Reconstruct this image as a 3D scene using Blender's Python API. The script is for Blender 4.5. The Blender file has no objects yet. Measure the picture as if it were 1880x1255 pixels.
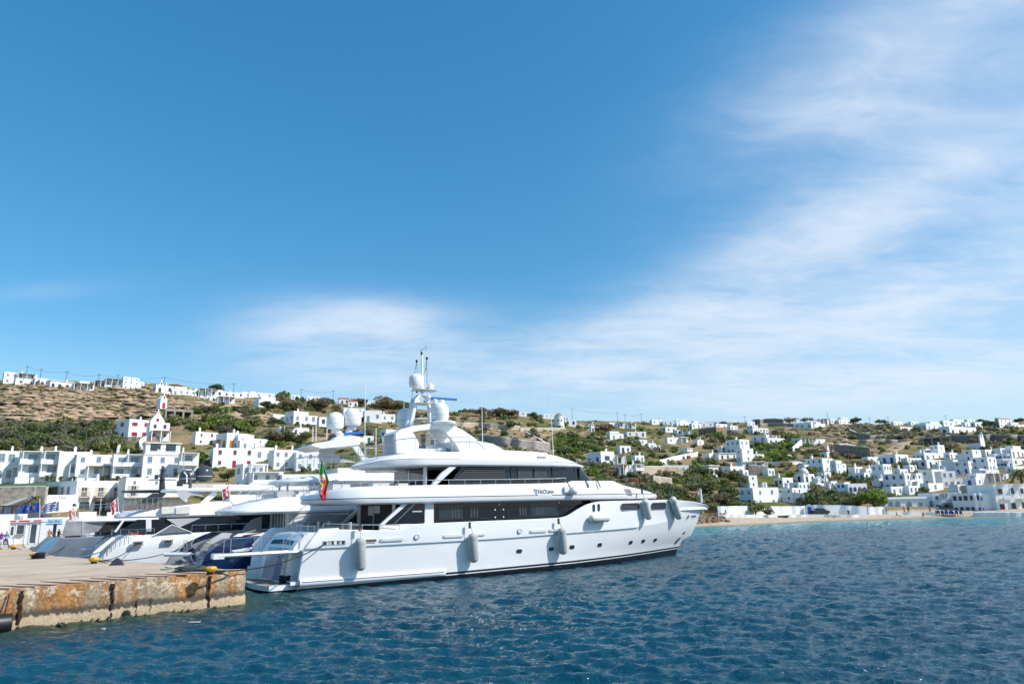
import bpy, bmesh, math, random
import numpy as np
from mathutils import Vector, Matrix, noise as mnoise
random.seed(7); np.random.seed(7)
R = math.radians
SC = bpy.context.scene
COL = SC.collection
# ------------------------------------------------------------------ camera, sky, sun, exposure
F, CX, CY = 1253.0, 940.0, 627.5          # photograph's focal length and centre in its own pixels (24 mm lens)
EYE = np.array([0.0, 0.0, 5.0]); PITCH, ROLL = R(13.25), R(1.35)
cam = bpy.data.cameras.new('camera'); cam_ob = bpy.data.objects.new('camera', cam); COL.objects.link(cam_ob)
cam.sensor_fit = 'HORIZONTAL'; cam.sensor_width = 36.0; cam.lens = 36.0 * F / 1880.0
cam.clip_start = 0.1; cam.clip_end = 6000
cam_ob.matrix_world = Matrix.Translation(EYE) @ Matrix.Rotation(R(90) + PITCH, 4, 'X') @ Matrix.Rotation(-ROLL, 4, 'Z')
SC.camera = cam_ob
SUN_AZ, SUN_EL = R(105), R(42)             # azimuth clockwise from +Y
sun = bpy.data.lights.new('sun', 'SUN'); sun.energy = 3.9; sun.angle = R(0.53); sun.color = (1.0, 0.95, 0.87)
sun_ob = bpy.data.objects.new('sun', sun); COL.objects.link(sun_ob)
sdir = Vector((math.sin(SUN_AZ) * math.cos(SUN_EL), math.cos(SUN_AZ) * math.cos(SUN_EL), math.sin(SUN_EL)))
sun_ob.rotation_euler = sdir.to_track_quat('Z', 'Y').to_euler()
sun_ob.location = (60, -40, 80)
SC.view_settings.view_transform = 'Standard'; SC.view_settings.look = 'None'
SC.view_settings.exposure = 0.40; SC.view_settings.gamma = 1; SC.view_settings.use_curve_mapping = False
SC.cycles.use_denoising = True
SC.cycles.max_bounces = 6; SC.cycles.transparent_max_bounces = 8

class NT:
    """small node-tree helper"""
    def __init__(s, tree): s.t = tree
    def n(s, typ, **kw):
        nd = s.t.nodes.new(typ)
        for k, v in kw.items():
            if k == 'inp':
                for a, b in v.items():
                    if hasattr(b, 'is_linked') or isinstance(b, bpy.types.NodeSocket): s.t.links.new(b, nd.inputs[a])
                    else: nd.inputs[a].default_value = b
            else: setattr(nd, k, v)
        return nd
    def math(s, op, a, b=0.0, c=None, clamp=False):
        nd = s.t.nodes.new('ShaderNodeMath'); nd.operation = op; nd.use_clamp = clamp
        for i, v in enumerate((a, b) if c is None else (a, b, c)):
            if isinstance(v, bpy.types.NodeSocket): s.t.links.new(v, nd.inputs[i])
            else: nd.inputs[i].default_value = v
        return nd.outputs[0]
    def ramp(s, fac, stops, interp='LINEAR'):
        nd = s.t.nodes.new('ShaderNodeValToRGB'); cr = nd.color_ramp; cr.interpolation = interp
        while len(cr.elements) > 1: cr.elements.remove(cr.elements[-1])
        cr.elements[0].position = stops[0][0]; cr.elements[0].color = (*stops[0][1], 1)
        for p, c in stops[1:]:
            e = cr.elements.new(p); e.color = (*c, 1)
        s.t.links.new(fac, nd.inputs[0]); return nd.outputs[0]
    def mix(s, fac, a, b, mode='MIX'):
        nd = s.t.nodes.new('ShaderNodeMix'); nd.data_type = 'RGBA'; nd.blend_type = mode
        for i, v in ((0, fac), (6, a), (7, b)):
            if isinstance(v, bpy.types.NodeSocket): s.t.links.new(v, nd.inputs[i])
            else: nd.inputs[i].default_value = v if i == 0 else (*v, 1)
        return nd.outputs[2]
    def noise(s, vec, scale, detail=4, rough=0.55, dist=0.0):
        nd = s.t.nodes.new('ShaderNodeTexNoise'); nd.inputs['Scale'].default_value = scale
        nd.inputs['Detail'].default_value = detail; nd.inputs['Roughness'].default_value = rough
        nd.inputs['Distortion'].default_value = dist
        if vec is not None: s.t.links.new(vec, nd.inputs['Vector'])
        return nd.outputs[0]
    def smooth(s, v, lo, hi):
        nd = s.t.nodes.new('ShaderNodeMapRange'); nd.interpolation_type = 'SMOOTHSTEP'
        s.t.links.new(v, nd.inputs[0]); nd.inputs[1].default_value = lo; nd.inputs[2].default_value = hi
        nd.inputs[3].default_value = 0; nd.inputs[4].default_value = 1
        return nd.outputs[0]
    def mapping(s, vec, scale=(1, 1, 1), rot=(0, 0, 0), loc=(0, 0, 0)):
        nd = s.t.nodes.new('ShaderNodeMapping'); s.t.links.new(vec, nd.inputs[0])
        nd.inputs[1].default_value = loc; nd.inputs[2].default_value = rot; nd.inputs[3].default_value = scale
        return nd.outputs[0]

world = bpy.data.worlds.new('World'); SC.world = world; world.use_nodes = True
wt = world.node_tree; wt.nodes.clear(); w = NT(wt)
sky = w.n('ShaderNodeTexSky', sky_type='NISHITA', sun_disc=False, sun_elevation=SUN_EL, sun_rotation=SUN_AZ,
          altitude=0.0, air_density=1.0, dust_density=0.55, ozone_density=3.2)
tc = w.n('ShaderNodeTexCoord'); dirv = tc.outputs['Generated']
sep = w.n('ShaderNodeSeparateXYZ', inp={0: dirv})
az = w.math('ARCTAN2', sep.outputs[0], sep.outputs[1])       # azimuth from +Y, clockwise
el = w.math('ARCSINE', sep.outputs[2])
zc = w.math('ADD', w.math('MAXIMUM', sep.outputs[2], 0.0), 0.16)
plane = w.n('ShaderNodeVectorMath', operation='DIVIDE', inp={0: dirv})
comb = w.n('ShaderNodeCombineXYZ', inp={0: zc, 1: zc, 2: zc}); wt.links.new(comb.outputs[0], plane.inputs[1])
pl = plane.outputs[0]                                         # where the view meets a flat layer of high cloud
streak = w.mapping(pl, scale=(0.7, 1.3, 1), rot=(0, 0, R(-50)))
n1 = w.noise(streak, 1.6, 10, 0.60, 0.5)
n2 = w.noise(w.mapping(pl, scale=(0.9, 1.9, 1), rot=(0, 0, R(-48)), loc=(3, 1, 0)), 3.6, 9, 0.62, 0.6)
n3 = w.noise(w.mapping(pl, loc=(7, 4, 2)), 1.1, 5, 0.6, 0.5)
cl = w.math('ADD', w.math('MULTIPLY', n1, 0.42), w.math('ADD', w.math('MULTIPLY', n2, 0.33), w.math('MULTIPLY', n3, 0.25)))
def blob(a0, e0, ra, re, rot=0.0):
    da = w.math('SUBTRACT', az, R(a0)); de = w.math('SUBTRACT', el, R(e0))
    c_, s_ = math.cos(R(rot)), math.sin(R(rot))
    p = w.math('DIVIDE', w.math('ADD', w.math('MULTIPLY', da, c_), w.math('MULTIPLY', de, s_)), R(ra))
    q = w.math('DIVIDE', w.math('SUBTRACT', w.math('MULTIPLY', de, c_), w.math('MULTIPLY', da, s_)), R(re))
    r2 = w.math('ADD', w.math('MULTIPLY', p, p), w.math('MULTIPLY', q, q))
    return w.math('POWER', 2.718, w.math('MULTIPLY', r2, -1.0))
SKYBLOBS = [(35, 31, 18, 6.5, 12, .95), (31, 21, 17, 3.6, 12, .88), (31, 13.5, 20, 4.6, 4, 1.0), (9, 12.8, 14, 3.2, 8, .72), (30, 8, 24, 3.0, 0, .8), (4, 9.6, 20, 2.4, 0, .5),
            (-13, 14.4, 10, 2.9, 2, .88), (-13, 11, 12, 2.2, 0, .45), (-36, 15, 6, 0.9, 14, .28), (68, 24, 20, 12, 10, 0.85), (150, 25, 40, 14, 0, .5), (-120, 30, 35, 12, 0, .4), (200, 45, 40, 20, 0, .4)]
mask = None
for a0, e0, ra, re, ro, k in SKYBLOBS:
    b = w.math('MULTIPLY', blob(a0, e0, ra, re, ro), k)
    mask = b if mask is None else w.math('SUBTRACT', w.math('ADD', mask, b), w.math('MULTIPLY', mask, b))
cloud = w.math('MULTIPLY', mask, w.math('ADD', 0.46, w.math('MULTIPLY', w.smooth(cl, 0.36, 0.66), 0.54)))
cloud = w.math('MULTIPLY', w.smooth(cloud, 0.0, 0.92), 0.86, clamp=True)
gam = w.n('ShaderNodeGamma', inp={0: sky.outputs[0], 1: 0.72})
hsv = w.n('ShaderNodeHueSaturation', inp={'Saturation': 1.56, 'Value': 1.0, 'Hue': 0.4905, 'Color': gam.outputs[0]})
skyc = w.mix(1.0, hsv.outputs[0], (1.56, 1.69, 1.74), 'MULTIPLY')
skyc = w.mix(w.math('MULTIPLY', w.smooth(el, R(15), R(0)), 0.55), skyc, (3.9, 5.0, 6.1))     # the paler air towards the horizon
col = w.mix(cloud, skyc, (5.4, 6.0, 6.8))
bg = w.n('ShaderNodeBackground', inp={'Color': col, 'Strength': 0.114})
wo = w.n('ShaderNodeOutputWorld', inp={'Surface': bg.outputs[0]})

# ------------------------------------------------------------------ sight lines: how a point of the photograph maps to a point of the place
_p, _r = PITCH, ROLL
_fwd = np.array([0, math.cos(_p), math.sin(_p)]); _up = np.array([0, -math.sin(_p), math.cos(_p)]); _rt = np.array([1.0, 0, 0])
_rt2 = _rt * math.cos(_r) - _up * math.sin(_r); _up2 = _up * math.cos(_r) + _rt * math.sin(_r)
def ray(px, py): return (px - CX) / F * _rt2 - (py - CY) / F * _up2 + _fwd
def on_level(px, py, z=0.0):
    d = ray(px, py); t = (z - EYE[2]) / d[2]; return EYE + t * d
def at_depth(px, py, D):
    d = ray(px, py); return EYE + d * (D / d[1])
def horizon(px):
    a = (px - CX) / F * _rt2[2] + _fwd[2]; return CY + F * a / _up2[2]
AZ = R(58.0); BX = np.array([math.sin(AZ), math.cos(AZ), 0]); BY = np.array([-math.cos(AZ), math.sin(AZ), 0]); BO = np.array([-14.78, 47.12, 0])
HARBOUR = Matrix.Translation(BO) @ Matrix.Rotation(R(90) - AZ, 4, 'Z')     # frame of the moored yachts: x to the bow, y to port
def HW(x, y, z=0.0): return BO + BX * x + BY * y + np.array([0, 0, z])
def S(px, py, y):
    """point of the harbour frame seen at (px, py) on the vertical plane at distance y to port"""
    d = ray(px, py); o = EYE - BO; t = (y - o @ BY) / (d @ BY); p = o + t * d
    return Vector((p @ BX, y, p[2]))
# ------------------------------------------------------------------ materials
MATS = {}
def mat(name, color, rough=0.5, metal=0.0, var=0.08, scale=6.0, bump=0.0, spec=0.5, coat=0.0, var2=None, coords='Object', emit=None):
    if name in MATS: return MATS[name]
    m = bpy.data.materials.new(name); m.use_nodes = True; t = m.node_tree; t.nodes.clear(); k = NT(t)
    tcn = k.n('ShaderNodeTexCoord'); vec = tcn.outputs[coords]
    nz = k.noise(vec, scale, 5, 0.6)
    c2 = var2 if var2 else tuple(max(0, c * (1 - var * 2.2)) for c in color)
    c1 = tuple(min(1, c * (1 + var * 0.6)) for c in color)
    colr = k.ramp(nz, [(0.3, c2), (0.62, c1)])
    b = k.n('ShaderNodeBsdfPrincipled', inp={'Base Color': colr, 'Roughness': rough, 'Metallic': metal, 'Specular IOR Level': spec, 'Coat Weight': coat})
    if bump:
        bn = k.n('ShaderNodeBump', inp={'Strength': bump, 'Distance': 0.05, 'Height': k.noise(vec, scale * 5, 4, 0.6)}); t.links.new(bn.outputs[0], b.inputs['Normal'])
    k.n('ShaderNodeOutputMaterial', inp={0: b.outputs[0]})
    MATS[name] = m; return m
gel = mat('white gelcoat', (0.80, 0.81, 0.82), 0.16, var=0.015, scale=0.7, coat=0.3)
gel2 = mat('cream gelcoat', (0.74, 0.745, 0.745), 0.25, var=0.02, scale=0.8)
greyp = mat('warm grey paint', (0.46, 0.46, 0.47), 0.35, var=0.03)
dgrey = mat('charcoal paint', (0.035, 0.04, 0.048), 0.3, var=0.05)
navy = mat('navy gelcoat', (0.006, 0.022, 0.085), 0.07, var=0.06, scale=0.6, coat=0.6)
slate = mat('slate grey gelcoat', (0.16, 0.20, 0.26), 0.14, var=0.05, scale=0.6, coat=0.4)
black = mat('black rubber', (0.012, 0.013, 0.015), 0.45, var=0.1)
antif = mat('black antifouling', (0.008, 0.011, 0.018), 0.35, var=0.2, scale=2)
glassd = mat('tinted glass', (0.006, 0.010, 0.018), 0.03, var=0.1, scale=0.8, spec=0.45)
glassm = mat('mid tinted glass', (0.022, 0.034, 0.046), 0.04, var=0.15, scale=2.5, spec=0.5)
glassl = mat('pale glass', (0.20, 0.25, 0.28), 0.06, var=0.2, scale=1.5, spec=0.8)
darkin = mat('dark interior', (0.012, 0.012, 0.014), 0.6, var=0.2)
steel = mat('stainless steel', (0.55, 0.57, 0.6), 0.22, 0.85, var=0.03)
alum = mat('brushed aluminium', (0.62, 0.65, 0.68), 0.32, 0.5, var=0.03)
fendg = mat('grey fender cover', (0.40, 0.42, 0.41), 0.75, var=0.06, scale=3, bump=0.15)
fendw = mat('white fender', (0.60, 0.62, 0.58), 0.6, var=0.07, scale=3, bump=0.1)
teak = mat('teak deck', (0.33, 0.21, 0.13), 0.6, var=0.15, scale=12)
wood = mat('varnished wood', (0.20, 0.08, 0.03), 0.3, var=0.2, scale=8)
ropeb = mat('black rope', (0.012, 0.012, 0.02), 0.8, var=0.2, scale=20)
ropew = mat('pale rope', (0.45, 0.44, 0.40), 0.85, var=0.15, scale=20)
blue_r = mat('blue radar cover', (0.01, 0.12, 0.42), 0.5, var=0.06)
domew = mat('white radome', (0.78, 0.78, 0.77), 0.42, var=0.015)
domeg = mat('graphite radome', (0.05, 0.06, 0.075), 0.28, var=0.05)
red = mat('red flag cloth', (0.62, 0.02, 0.03), 0.8, var=0.12, scale=5)
green_f = mat('green flag cloth', (0.04, 0.27, 0.05), 0.8, var=0.12, scale=5)
white_f = mat('white flag cloth', (0.72, 0.70, 0.68), 0.8, var=0.08, scale=5)
blue_f = mat('blue flag cloth', (0.015, 0.07, 0.36), 0.8, var=0.1, scale=5)
yel_f = mat('yellow flag cloth', (0.75, 0.42, 0.02), 0.8, var=0.1, scale=5)
whitew = mat('limewash', (0.85, 0.85, 0.845), 0.85, var=0.035, scale=0.35, bump=0.15)
whitew2 = mat('aged limewash', (0.80, 0.795, 0.78), 0.88, var=0.07, scale=0.5, bump=0.2)
whitew3 = mat('bluish limewash', (0.80, 0.815, 0.83), 0.85, var=0.04, scale=0.4, bump=0.15)
paneg = mat('window glass', (0.05, 0.075, 0.10), 0.12, var=0.4, scale=0.8, spec=0.7)
panel_b = mat('sky tinted glass', (0.16, 0.26, 0.36), 0.1, var=0.2, scale=0.5, spec=0.7)
greyst = mat('grey stone masonry', (0.27, 0.25, 0.225), 0.9, var=0.3, scale=1.6, bump=0.6)
brownst = mat('brown stone masonry', (0.34, 0.23, 0.155), 0.9, var=0.28, scale=1.6, bump=0.6)
conc = mat('raw concrete', (0.34, 0.31, 0.28), 0.9, var=0.15, scale=0.8, bump=0.3)
reed = mat('dry reed', (0.30, 0.24, 0.17), 0.95, var=0.25, scale=3)
SHUT = {'blue': mat('blue shutter paint', (0.02, 0.10, 0.42), 0.5), 'red': mat('crimson shutter paint', (0.40, 0.015, 0.05), 0.5),
        'grey': mat('grey frame paint', (0.42, 0.45, 0.48), 0.5), 'white': mat('white frame paint', (0.72, 0.72, 0.71), 0.5),
        'green': mat('green shutter paint', (0.01, 0.17, 0.10), 0.5), 'brown': mat('brown shutter paint', (0.16, 0.06, 0.03), 0.5),
        'pale': mat('pale blue shutter paint', (0.30, 0.48, 0.56), 0.5), 'cream': mat('cream shutter paint', (0.62, 0.56, 0.47), 0.5),
        'orange': mat('orange shutter paint', (0.45, 0.16, 0.04), 0.5), 'purple': mat('plum shutter paint', (0.14, 0.03, 0.06), 0.5),
        'dark': mat('dark opening', (0.03, 0.032, 0.036), 0.6), 'teal': mat('teal shutter paint', (0.06, 0.36, 0.42), 0.5)}
tile = mat('red roof tile', (0.38, 0.10, 0.05), 0.85, var=0.2, scale=3, bump=0.4)
bark = mat('bark', (0.12, 0.085, 0.055), 0.9, var=0.2, scale=6, bump=0.4)

def leafmat(name, a, b, c):
    m = bpy.data.materials.new(name); m.use_nodes = True; t = m.node_tree; t.nodes.clear(); k = NT(t)
    g = k.n('ShaderNodeNewGeometry'); oi = k.n('ShaderNodeObjectInfo')
    f = k.math('ADD', k.math('MULTIPLY', g.outputs['Random Per Island'], 0.62), k.math('MULTIPLY', oi.outputs['Random'], 0.38))
    colr = k.ramp(f, [(0.1, a), (0.5, b), (0.92, c)])
    d = k.n('ShaderNodeBsdfPrincipled', inp={'Base Color': colr, 'Roughness': 0.65, 'Specular IOR Level': 0.25})
    tr = k.n('ShaderNodeBsdfTranslucent', inp={'Color': colr})
    mx = k.n('ShaderNodeMixShader', inp={0: 0.45, 1: d.outputs[0], 2: tr.outputs[0]})
    k.n('ShaderNodeOutputMaterial', inp={0: mx.outputs[0]}); MATS[name] = m; return m
LEAF = [leafmat('olive green leaves', (0.117, 0.140, 0.047), (0.211, 0.229, 0.086), (0.313, 0.317, 0.133)),
        leafmat('dark green leaves', (0.063, 0.096, 0.040), (0.117, 0.163, 0.062), (0.188, 0.229, 0.086)),
        leafmat('grey green leaves', (0.157, 0.155, 0.102), (0.259, 0.243, 0.164), (0.361, 0.332, 0.234)),
        leafmat('brownish twigs and leaves', (0.19, 0.15, 0.09), (0.29, 0.235, 0.145), (0.36, 0.30, 0.19)),
        leafmat('fresh green leaves', (0.094, 0.147, 0.031), (0.188, 0.266, 0.055), (0.282, 0.368, 0.086)),
        leafmat('pink bougainvillea', (0.45, 0.13, 0.12), (0.58, 0.20, 0.17), (0.6, 0.28, 0.23))]

# ------------------------------------------------------------------ mesh helpers
class MB:
    """collects shapes that become ONE mesh object"""
    def __init__(s): s.v = []; s.f = []; s.m = []
    def add(s, vs, fs, m=0):
        o = len(s.v); s.v.extend([tuple(p) for p in vs]); s.f.extend([tuple(i + o for i in f) for f in fs]); s.m.extend([m] * len(fs)); return s
    def box(s, c, sz, rz=0.0, m=0, ry=0.0, M=None):
        hx, hy, hz = sz[0] / 2, sz[1] / 2, sz[2] / 2
        P = [Vector((x, y, z)) for z in (-hz, hz) for x, y in ((-hx, -hy), (hx, -hy), (hx, hy), (-hx, hy))]
        if M is None: M = Matrix.Translation(c) @ Matrix.Rotation(rz, 4, 'Z') @ Matrix.Rotation(ry, 4, 'Y')
        else: M = M @ Matrix.Translation(c)
        return s.add([M @ p for p in P], [(0, 3, 2, 1), (4, 5, 6, 7), (0, 1, 5, 4), (1, 2, 6, 5), (2, 3, 7, 6), (3, 0, 4, 7)], m)
    def box2(s, a, b, m=0):
        return s.box([(a[i] + b[i]) / 2 for i in range(3)], [abs(b[i] - a[i]) for i in range(3)], m=m)
    def extr(s, poly, vec, m=0):
        n = len(poly); vec = Vector(vec); P = [Vector(p) for p in poly]
        return s.add(P + [p + vec for p in P], [tuple(range(n))[::-1], tuple(range(n, 2 * n))] + [(i, (i + 1) % n, n + (i + 1) % n, n + i) for i in range(n)], m)
    def tube(s, pts, r, n=6, m=0, cap=True):
        P = [Vector(p) for p in pts]; rs = r if hasattr(r, '__len__') else [r] * len(P); V = []; Fc = []
        for i, p in enumerate(P):
            d = (P[min(i + 1, len(P) - 1)] - P[max(i - 1, 0)]).normalized()
            a = d.cross(Vector((0, 0, 1)))
            if a.length < 1e-3: a = d.cross(Vector((1, 0, 0)))
            a.normalize(); b = d.cross(a)
            V += [p + (a * math.cos(2 * math.pi * j / n) + b * math.sin(2 * math.pi * j / n)) * rs[i] for j in range(n)]
        for i in range(len(P) - 1):
            Fc += [(i * n + j, i * n + (j + 1) % n, (i + 1) * n + (j + 1) % n, (i + 1) * n + j) for j in range(n)]
        if cap: Fc += [tuple(range(n)), tuple(range((len(P) - 1) * n, len(P) * n))[::-1]]
        return s.add(V, Fc, m)
    def lathe(s, prof, n=16, c=(0, 0, 0), m=0, M=None):
        V = []; Fc = []; k = len(prof); c = Vector(c)
        for r, z in prof:
            V += [Vector((r * math.cos(2 * math.pi * j / n), r * math.sin(2 * math.pi * j / n), z)) for j in range(n)]
        if M is not None: V = [M @ v for v in V]
        V = [v + c for v in V]
        for i in range(k - 1): Fc += [(i * n + j, i * n + (j + 1) % n, (i + 1) * n + (j + 1) % n, (i + 1) * n + j) for j in range(n)]
        Fc += [tuple(range(n))[::-1], tuple(range((k - 1) * n, k * n))]
        return s.add(V, Fc, m)
    def grid(s, rows, m=0, mm=None):
        n = len(rows[0]); V = [p for r in rows for p in r]
        o = len(s.v); s.v.extend([tuple(p) for p in V])
        for i in range(len(rows) - 1):
            for j in range(n - 1):
                s.f.append((o + i * n + j, o + i * n + j + 1, o + (i + 1) * n + j + 1, o + (i + 1) * n + j)); s.m.append(mm[i] if mm else m)
        return s
    def build(s, name, mats, parent=None, smooth=35.0, origin=None, fix=True):
        if not isinstance(mats, (list, tuple)): mats = [mats]
        me = bpy.data.meshes.new(name)
        V = s.v if origin is None else [(a - origin[0], b - origin[1], c - origin[2]) for a, b, c in s.v]
        me.from_pydata(V, [], s.f); me.polygons.foreach_set('material_index', s.m)
        for q in mats: me.materials.append(q)
        if fix:
            bm = bmesh.new(); bm.from_mesh(me); bmesh.ops.remove_doubles(bm, verts=bm.verts, dist=0.0005)
            bmesh.ops.recalc_face_normals(bm, faces=bm.faces); bm.to_mesh(me); bm.free()
        if smooth:
            me.shade_smooth(); me.set_sharp_from_angle(angle=R(smooth))
        me.update()
        o = bpy.data.objects.new(name, me); COL.objects.link(o)
        if parent: o.parent = parent
        return o
def empty(name, loc=(0, 0, 0), rz=0.0, M=None):
    o = bpy.data.objects.new(name, None); COL.objects.link(o); o.empty_display_size = 0.3
    if M is not None: o.matrix_world = M
    else: o.location = loc; o.rotation_euler = (0, 0, rz)
    return o
def tag(o, label=None, cat=None, group=None, kind=None):
    if label: o['label'] = label
    if cat: o['category'] = cat
    if group: o['group'] = group
    if kind: o['kind'] = kind
    return o
def inst(src, parent, M, name=None):
    c = src.copy(); COL.objects.link(c); c.parent = parent
    if name: c.name = name
    c.matrix_local = M; return c
def pchip(ctrl):
    xs = np.array([c[0] for c in ctrl], float); ys = np.array([c[1] for c in ctrl], float)
    h = np.diff(xs); dl = np.diff(ys) / h; d = np.zeros_like(xs)
    for i in range(1, len(xs) - 1):
        if dl[i - 1] * dl[i] > 0:
            w1 = 2 * h[i] + h[i - 1]; w2 = h[i] + 2 * h[i - 1]; d[i] = (w1 + w2) / (w1 / dl[i - 1] + w2 / dl[i])
    d[0], d[-1] = dl[0], dl[-1]
    def f(x):
        x = np.clip(np.asarray(x, float), xs[0], xs[-1]); i = np.clip(np.searchsorted(xs, x) - 1, 0, len(h) - 1)
        t = (x - xs[i]) / h[i]
        return ((2 * t**3 - 3 * t**2 + 1) * ys[i] + (t**3 - 2 * t**2 + t) * h[i] * d[i] + (-2 * t**3 + 3 * t**2) * ys[i + 1] + (t**3 - t**2) * h[i] * d[i + 1])
    return f
def text_mesh(name, s, size, m, parent, M, depth=0.01, shear=0.0, bold=0.0):
    cu = bpy.data.curves.new(name, 'FONT'); cu.body = s; cu.size = size; cu.extrude = depth; cu.shear = shear; cu.offset = bold
    cu.align_x = 'CENTER'; cu.align_y = 'CENTER'; cu.resolution_u = 2
    tmp = bpy.data.objects.new(name, cu); COL.objects.link(tmp)
    dg = bpy.context.evaluated_depsgraph_get(); me = bpy.data.meshes.new_from_object(tmp.evaluated_get(dg))
    bpy.data.objects.remove(tmp); bpy.data.curves.remove(cu)
    me.name = name; me.materials.clear(); me.materials.append(m)
    o = bpy.data.objects.new(name, me); COL.objects.link(o)
    if parent: o.parent = parent
    o.matrix_local = M; return o
def np_mesh(name, V, Q, mats, mi=None, smooth=False):
    V = np.asarray(V, np.float32); Q = np.asarray(Q, np.int32); k = Q.shape[1]
    me = bpy.data.meshes.new(name); me.vertices.add(len(V)); me.vertices.foreach_set('co', V.ravel())
    me.loops.add(Q.size); me.loops.foreach_set('vertex_index', Q.ravel())
    me.polygons.add(len(Q)); me.polygons.foreach_set('loop_start', np.arange(0, Q.size, k, dtype=np.int32))
    for q in (mats if isinstance(mats, (list, tuple)) else [mats]): me.materials.append(q)
    if mi is not None: me.polygons.foreach_set('material_index', np.asarray(mi, np.int32))
    if smooth: me.polygons.foreach_set('use_smooth', np.ones(len(Q), bool))
    me.update(calc_edges=True); return me
def sag(a, b, drop, n=10):
    a, b = Vector(a), Vector(b); return [a.lerp(b, i / n) - Vector((0, 0, drop * 4 * (i / n) * (1 - i / n))) for i in range(n + 1)]
# ------------------------------------------------------------------ terrain
def vnoise(x, y, seed=0):
    x = np.asarray(x, float); y = np.asarray(y, float)
    xi = np.floor(x).astype(np.int64); yi = np.floor(y).astype(np.int64); fx = x - xi; fy = y - yi
    fx = fx * fx * (3 - 2 * fx); fy = fy * fy * (3 - 2 * fy)
    def h(a, b):
        n = (a * 374761393 + b * 668265263 + seed * 974634749) & 0x7fffffff
        n = ((n ^ (n >> 13)) * 1274126177) & 0x7fffffff
        return ((n ^ (n >> 16)) & 0xffff) / 65535.0
    return (h(xi, yi) * (1 - fx) + h(xi + 1, yi) * fx) * (1 - fy) + (h(xi, yi + 1) * (1 - fx) + h(xi + 1, yi + 1) * fx) * fy
def fbm(x, y, o=4, seed=0):
    a, s, t = 1.0, 0.0, 0.0
    for i in range(o):
        s = s + a * vnoise(x, y, seed + i * 17); t += a; a *= 0.5; x = x * 2.03 + 11.3; y = y * 2.03 - 7.1
    return s / t
COLS = [  # photograph column -> (depth, row) of the bare ground going up the hill
    (-500, [(60, -2.0, 'z'), (96, 1.2, 'z'), (106, 3.2, 'z'), (112, 7.5, 'z'), (150, 12, 'z'), (168, 820), (215, 760), (310, 690), (345, 692), (430, 700)]),
    (0, [(60, -2.0, 'z'), (94, 0.8, 'z'), (99, 3.7, 'z'), (104, 4.3, 'z'), (109.5, 6.4, 'z'), (112, 8.4, 'z'), (148, 892), (152, 885), (168, 832), (178, 822), (215, 765), (310, 704), (322, 702), (430, 722)]),
    (250, [(70, -2, 'z'), (100, 1.0, 'z'), (104, 2.2, 'z'), (118, 935), (124, 892), (148, 880), (152, 872), (168, 832), (200, 806), (240, 760), (305, 712), (320, 708), (430, 722)]),
    (450, [(80, -2, 'z'), (106, 1.0, 'z'), (120, 937), (135, 905), (150, 885), (170, 852), (205, 806), (245, 770), (300, 740), (325, 730), (340, 729), (430, 742)]),
    (650, [(84, -2, 'z'), (110, 1.0, 'z'), (124, 934), (150, 885), (185, 838), (228, 795), (275, 770), (330, 748), (350, 742), (430, 748)]),
    (900, [(90, -2, 'z'), (112, 1.0, 'z'), (128, 928), (160, 882), (200, 846), (245, 815), (300, 790), (350, 770), (388, 760), (470, 762)]),
    (1100, [(100, -2, 'z'), (118, .8, 'z'), (128, 932), (160, 888), (232, 852), (280, 822), (335, 797), (400, 779), (422, 774), (500, 776)]),
    (1300, [(110, -2, 'z'), (127, 0, 'z'), (139, 1.7, 'z'), (143, 2.2, 'z'), (158, 922), (195, 888), (245, 850), (295, 820), (355, 795), (420, 779), (440, 777), (520, 779)]),
    (1500, [(115, -2, 'z'), (138, 0, 'z'), (150, 1.7, 'z'), (154, 2.2, 'z'), (175, 912), (205, 884), (250, 846), (295, 815), (350, 790), (415, 776), (440, 775), (520, 778)]),
    (1700, [(120, -2, 'z'), (143, 0, 'z'), (153, 1.5, 'z'), (157, 2.0, 'z'), (180, 905), (220, 868), (262, 838), (310, 810), (370, 790), (425, 782), (450, 779), (520, 781)]),
    (1880, [(112, -2, 'z'), (138, 0, 'z'), (146, 1.2, 'z'), (150, 1.6, 'z'), (170, 900), (208, 862), (255, 832), (310, 803), (380, 785), (432, 777), (460, 774), (520, 776)]),
    (2400, [(112, -2, 'z'), (138, 0, 'z'), (146, 1.2, 'z'), (150, 1.6, 'z'), (170, 5, 'z'), (210, 11, 'z'), (260, 20, 'z'), (310, 30, 'z'), (380, 40, 'z'), (440, 50, 'z'), (470, 52, 'z'), (520, 50, 'z')]),
]
_cu, _cf = [], []
for px, prof in COLS:
    d = ray(px, horizon(px)); _cu.append(d[0] / d[1])
    _cf.append(pchip([(p[0], p[1]) if len(p) == 3 else (p[0], at_depth(px, p[1], p[0])[2]) for p in prof]))
_cu = np.array(_cu)
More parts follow.
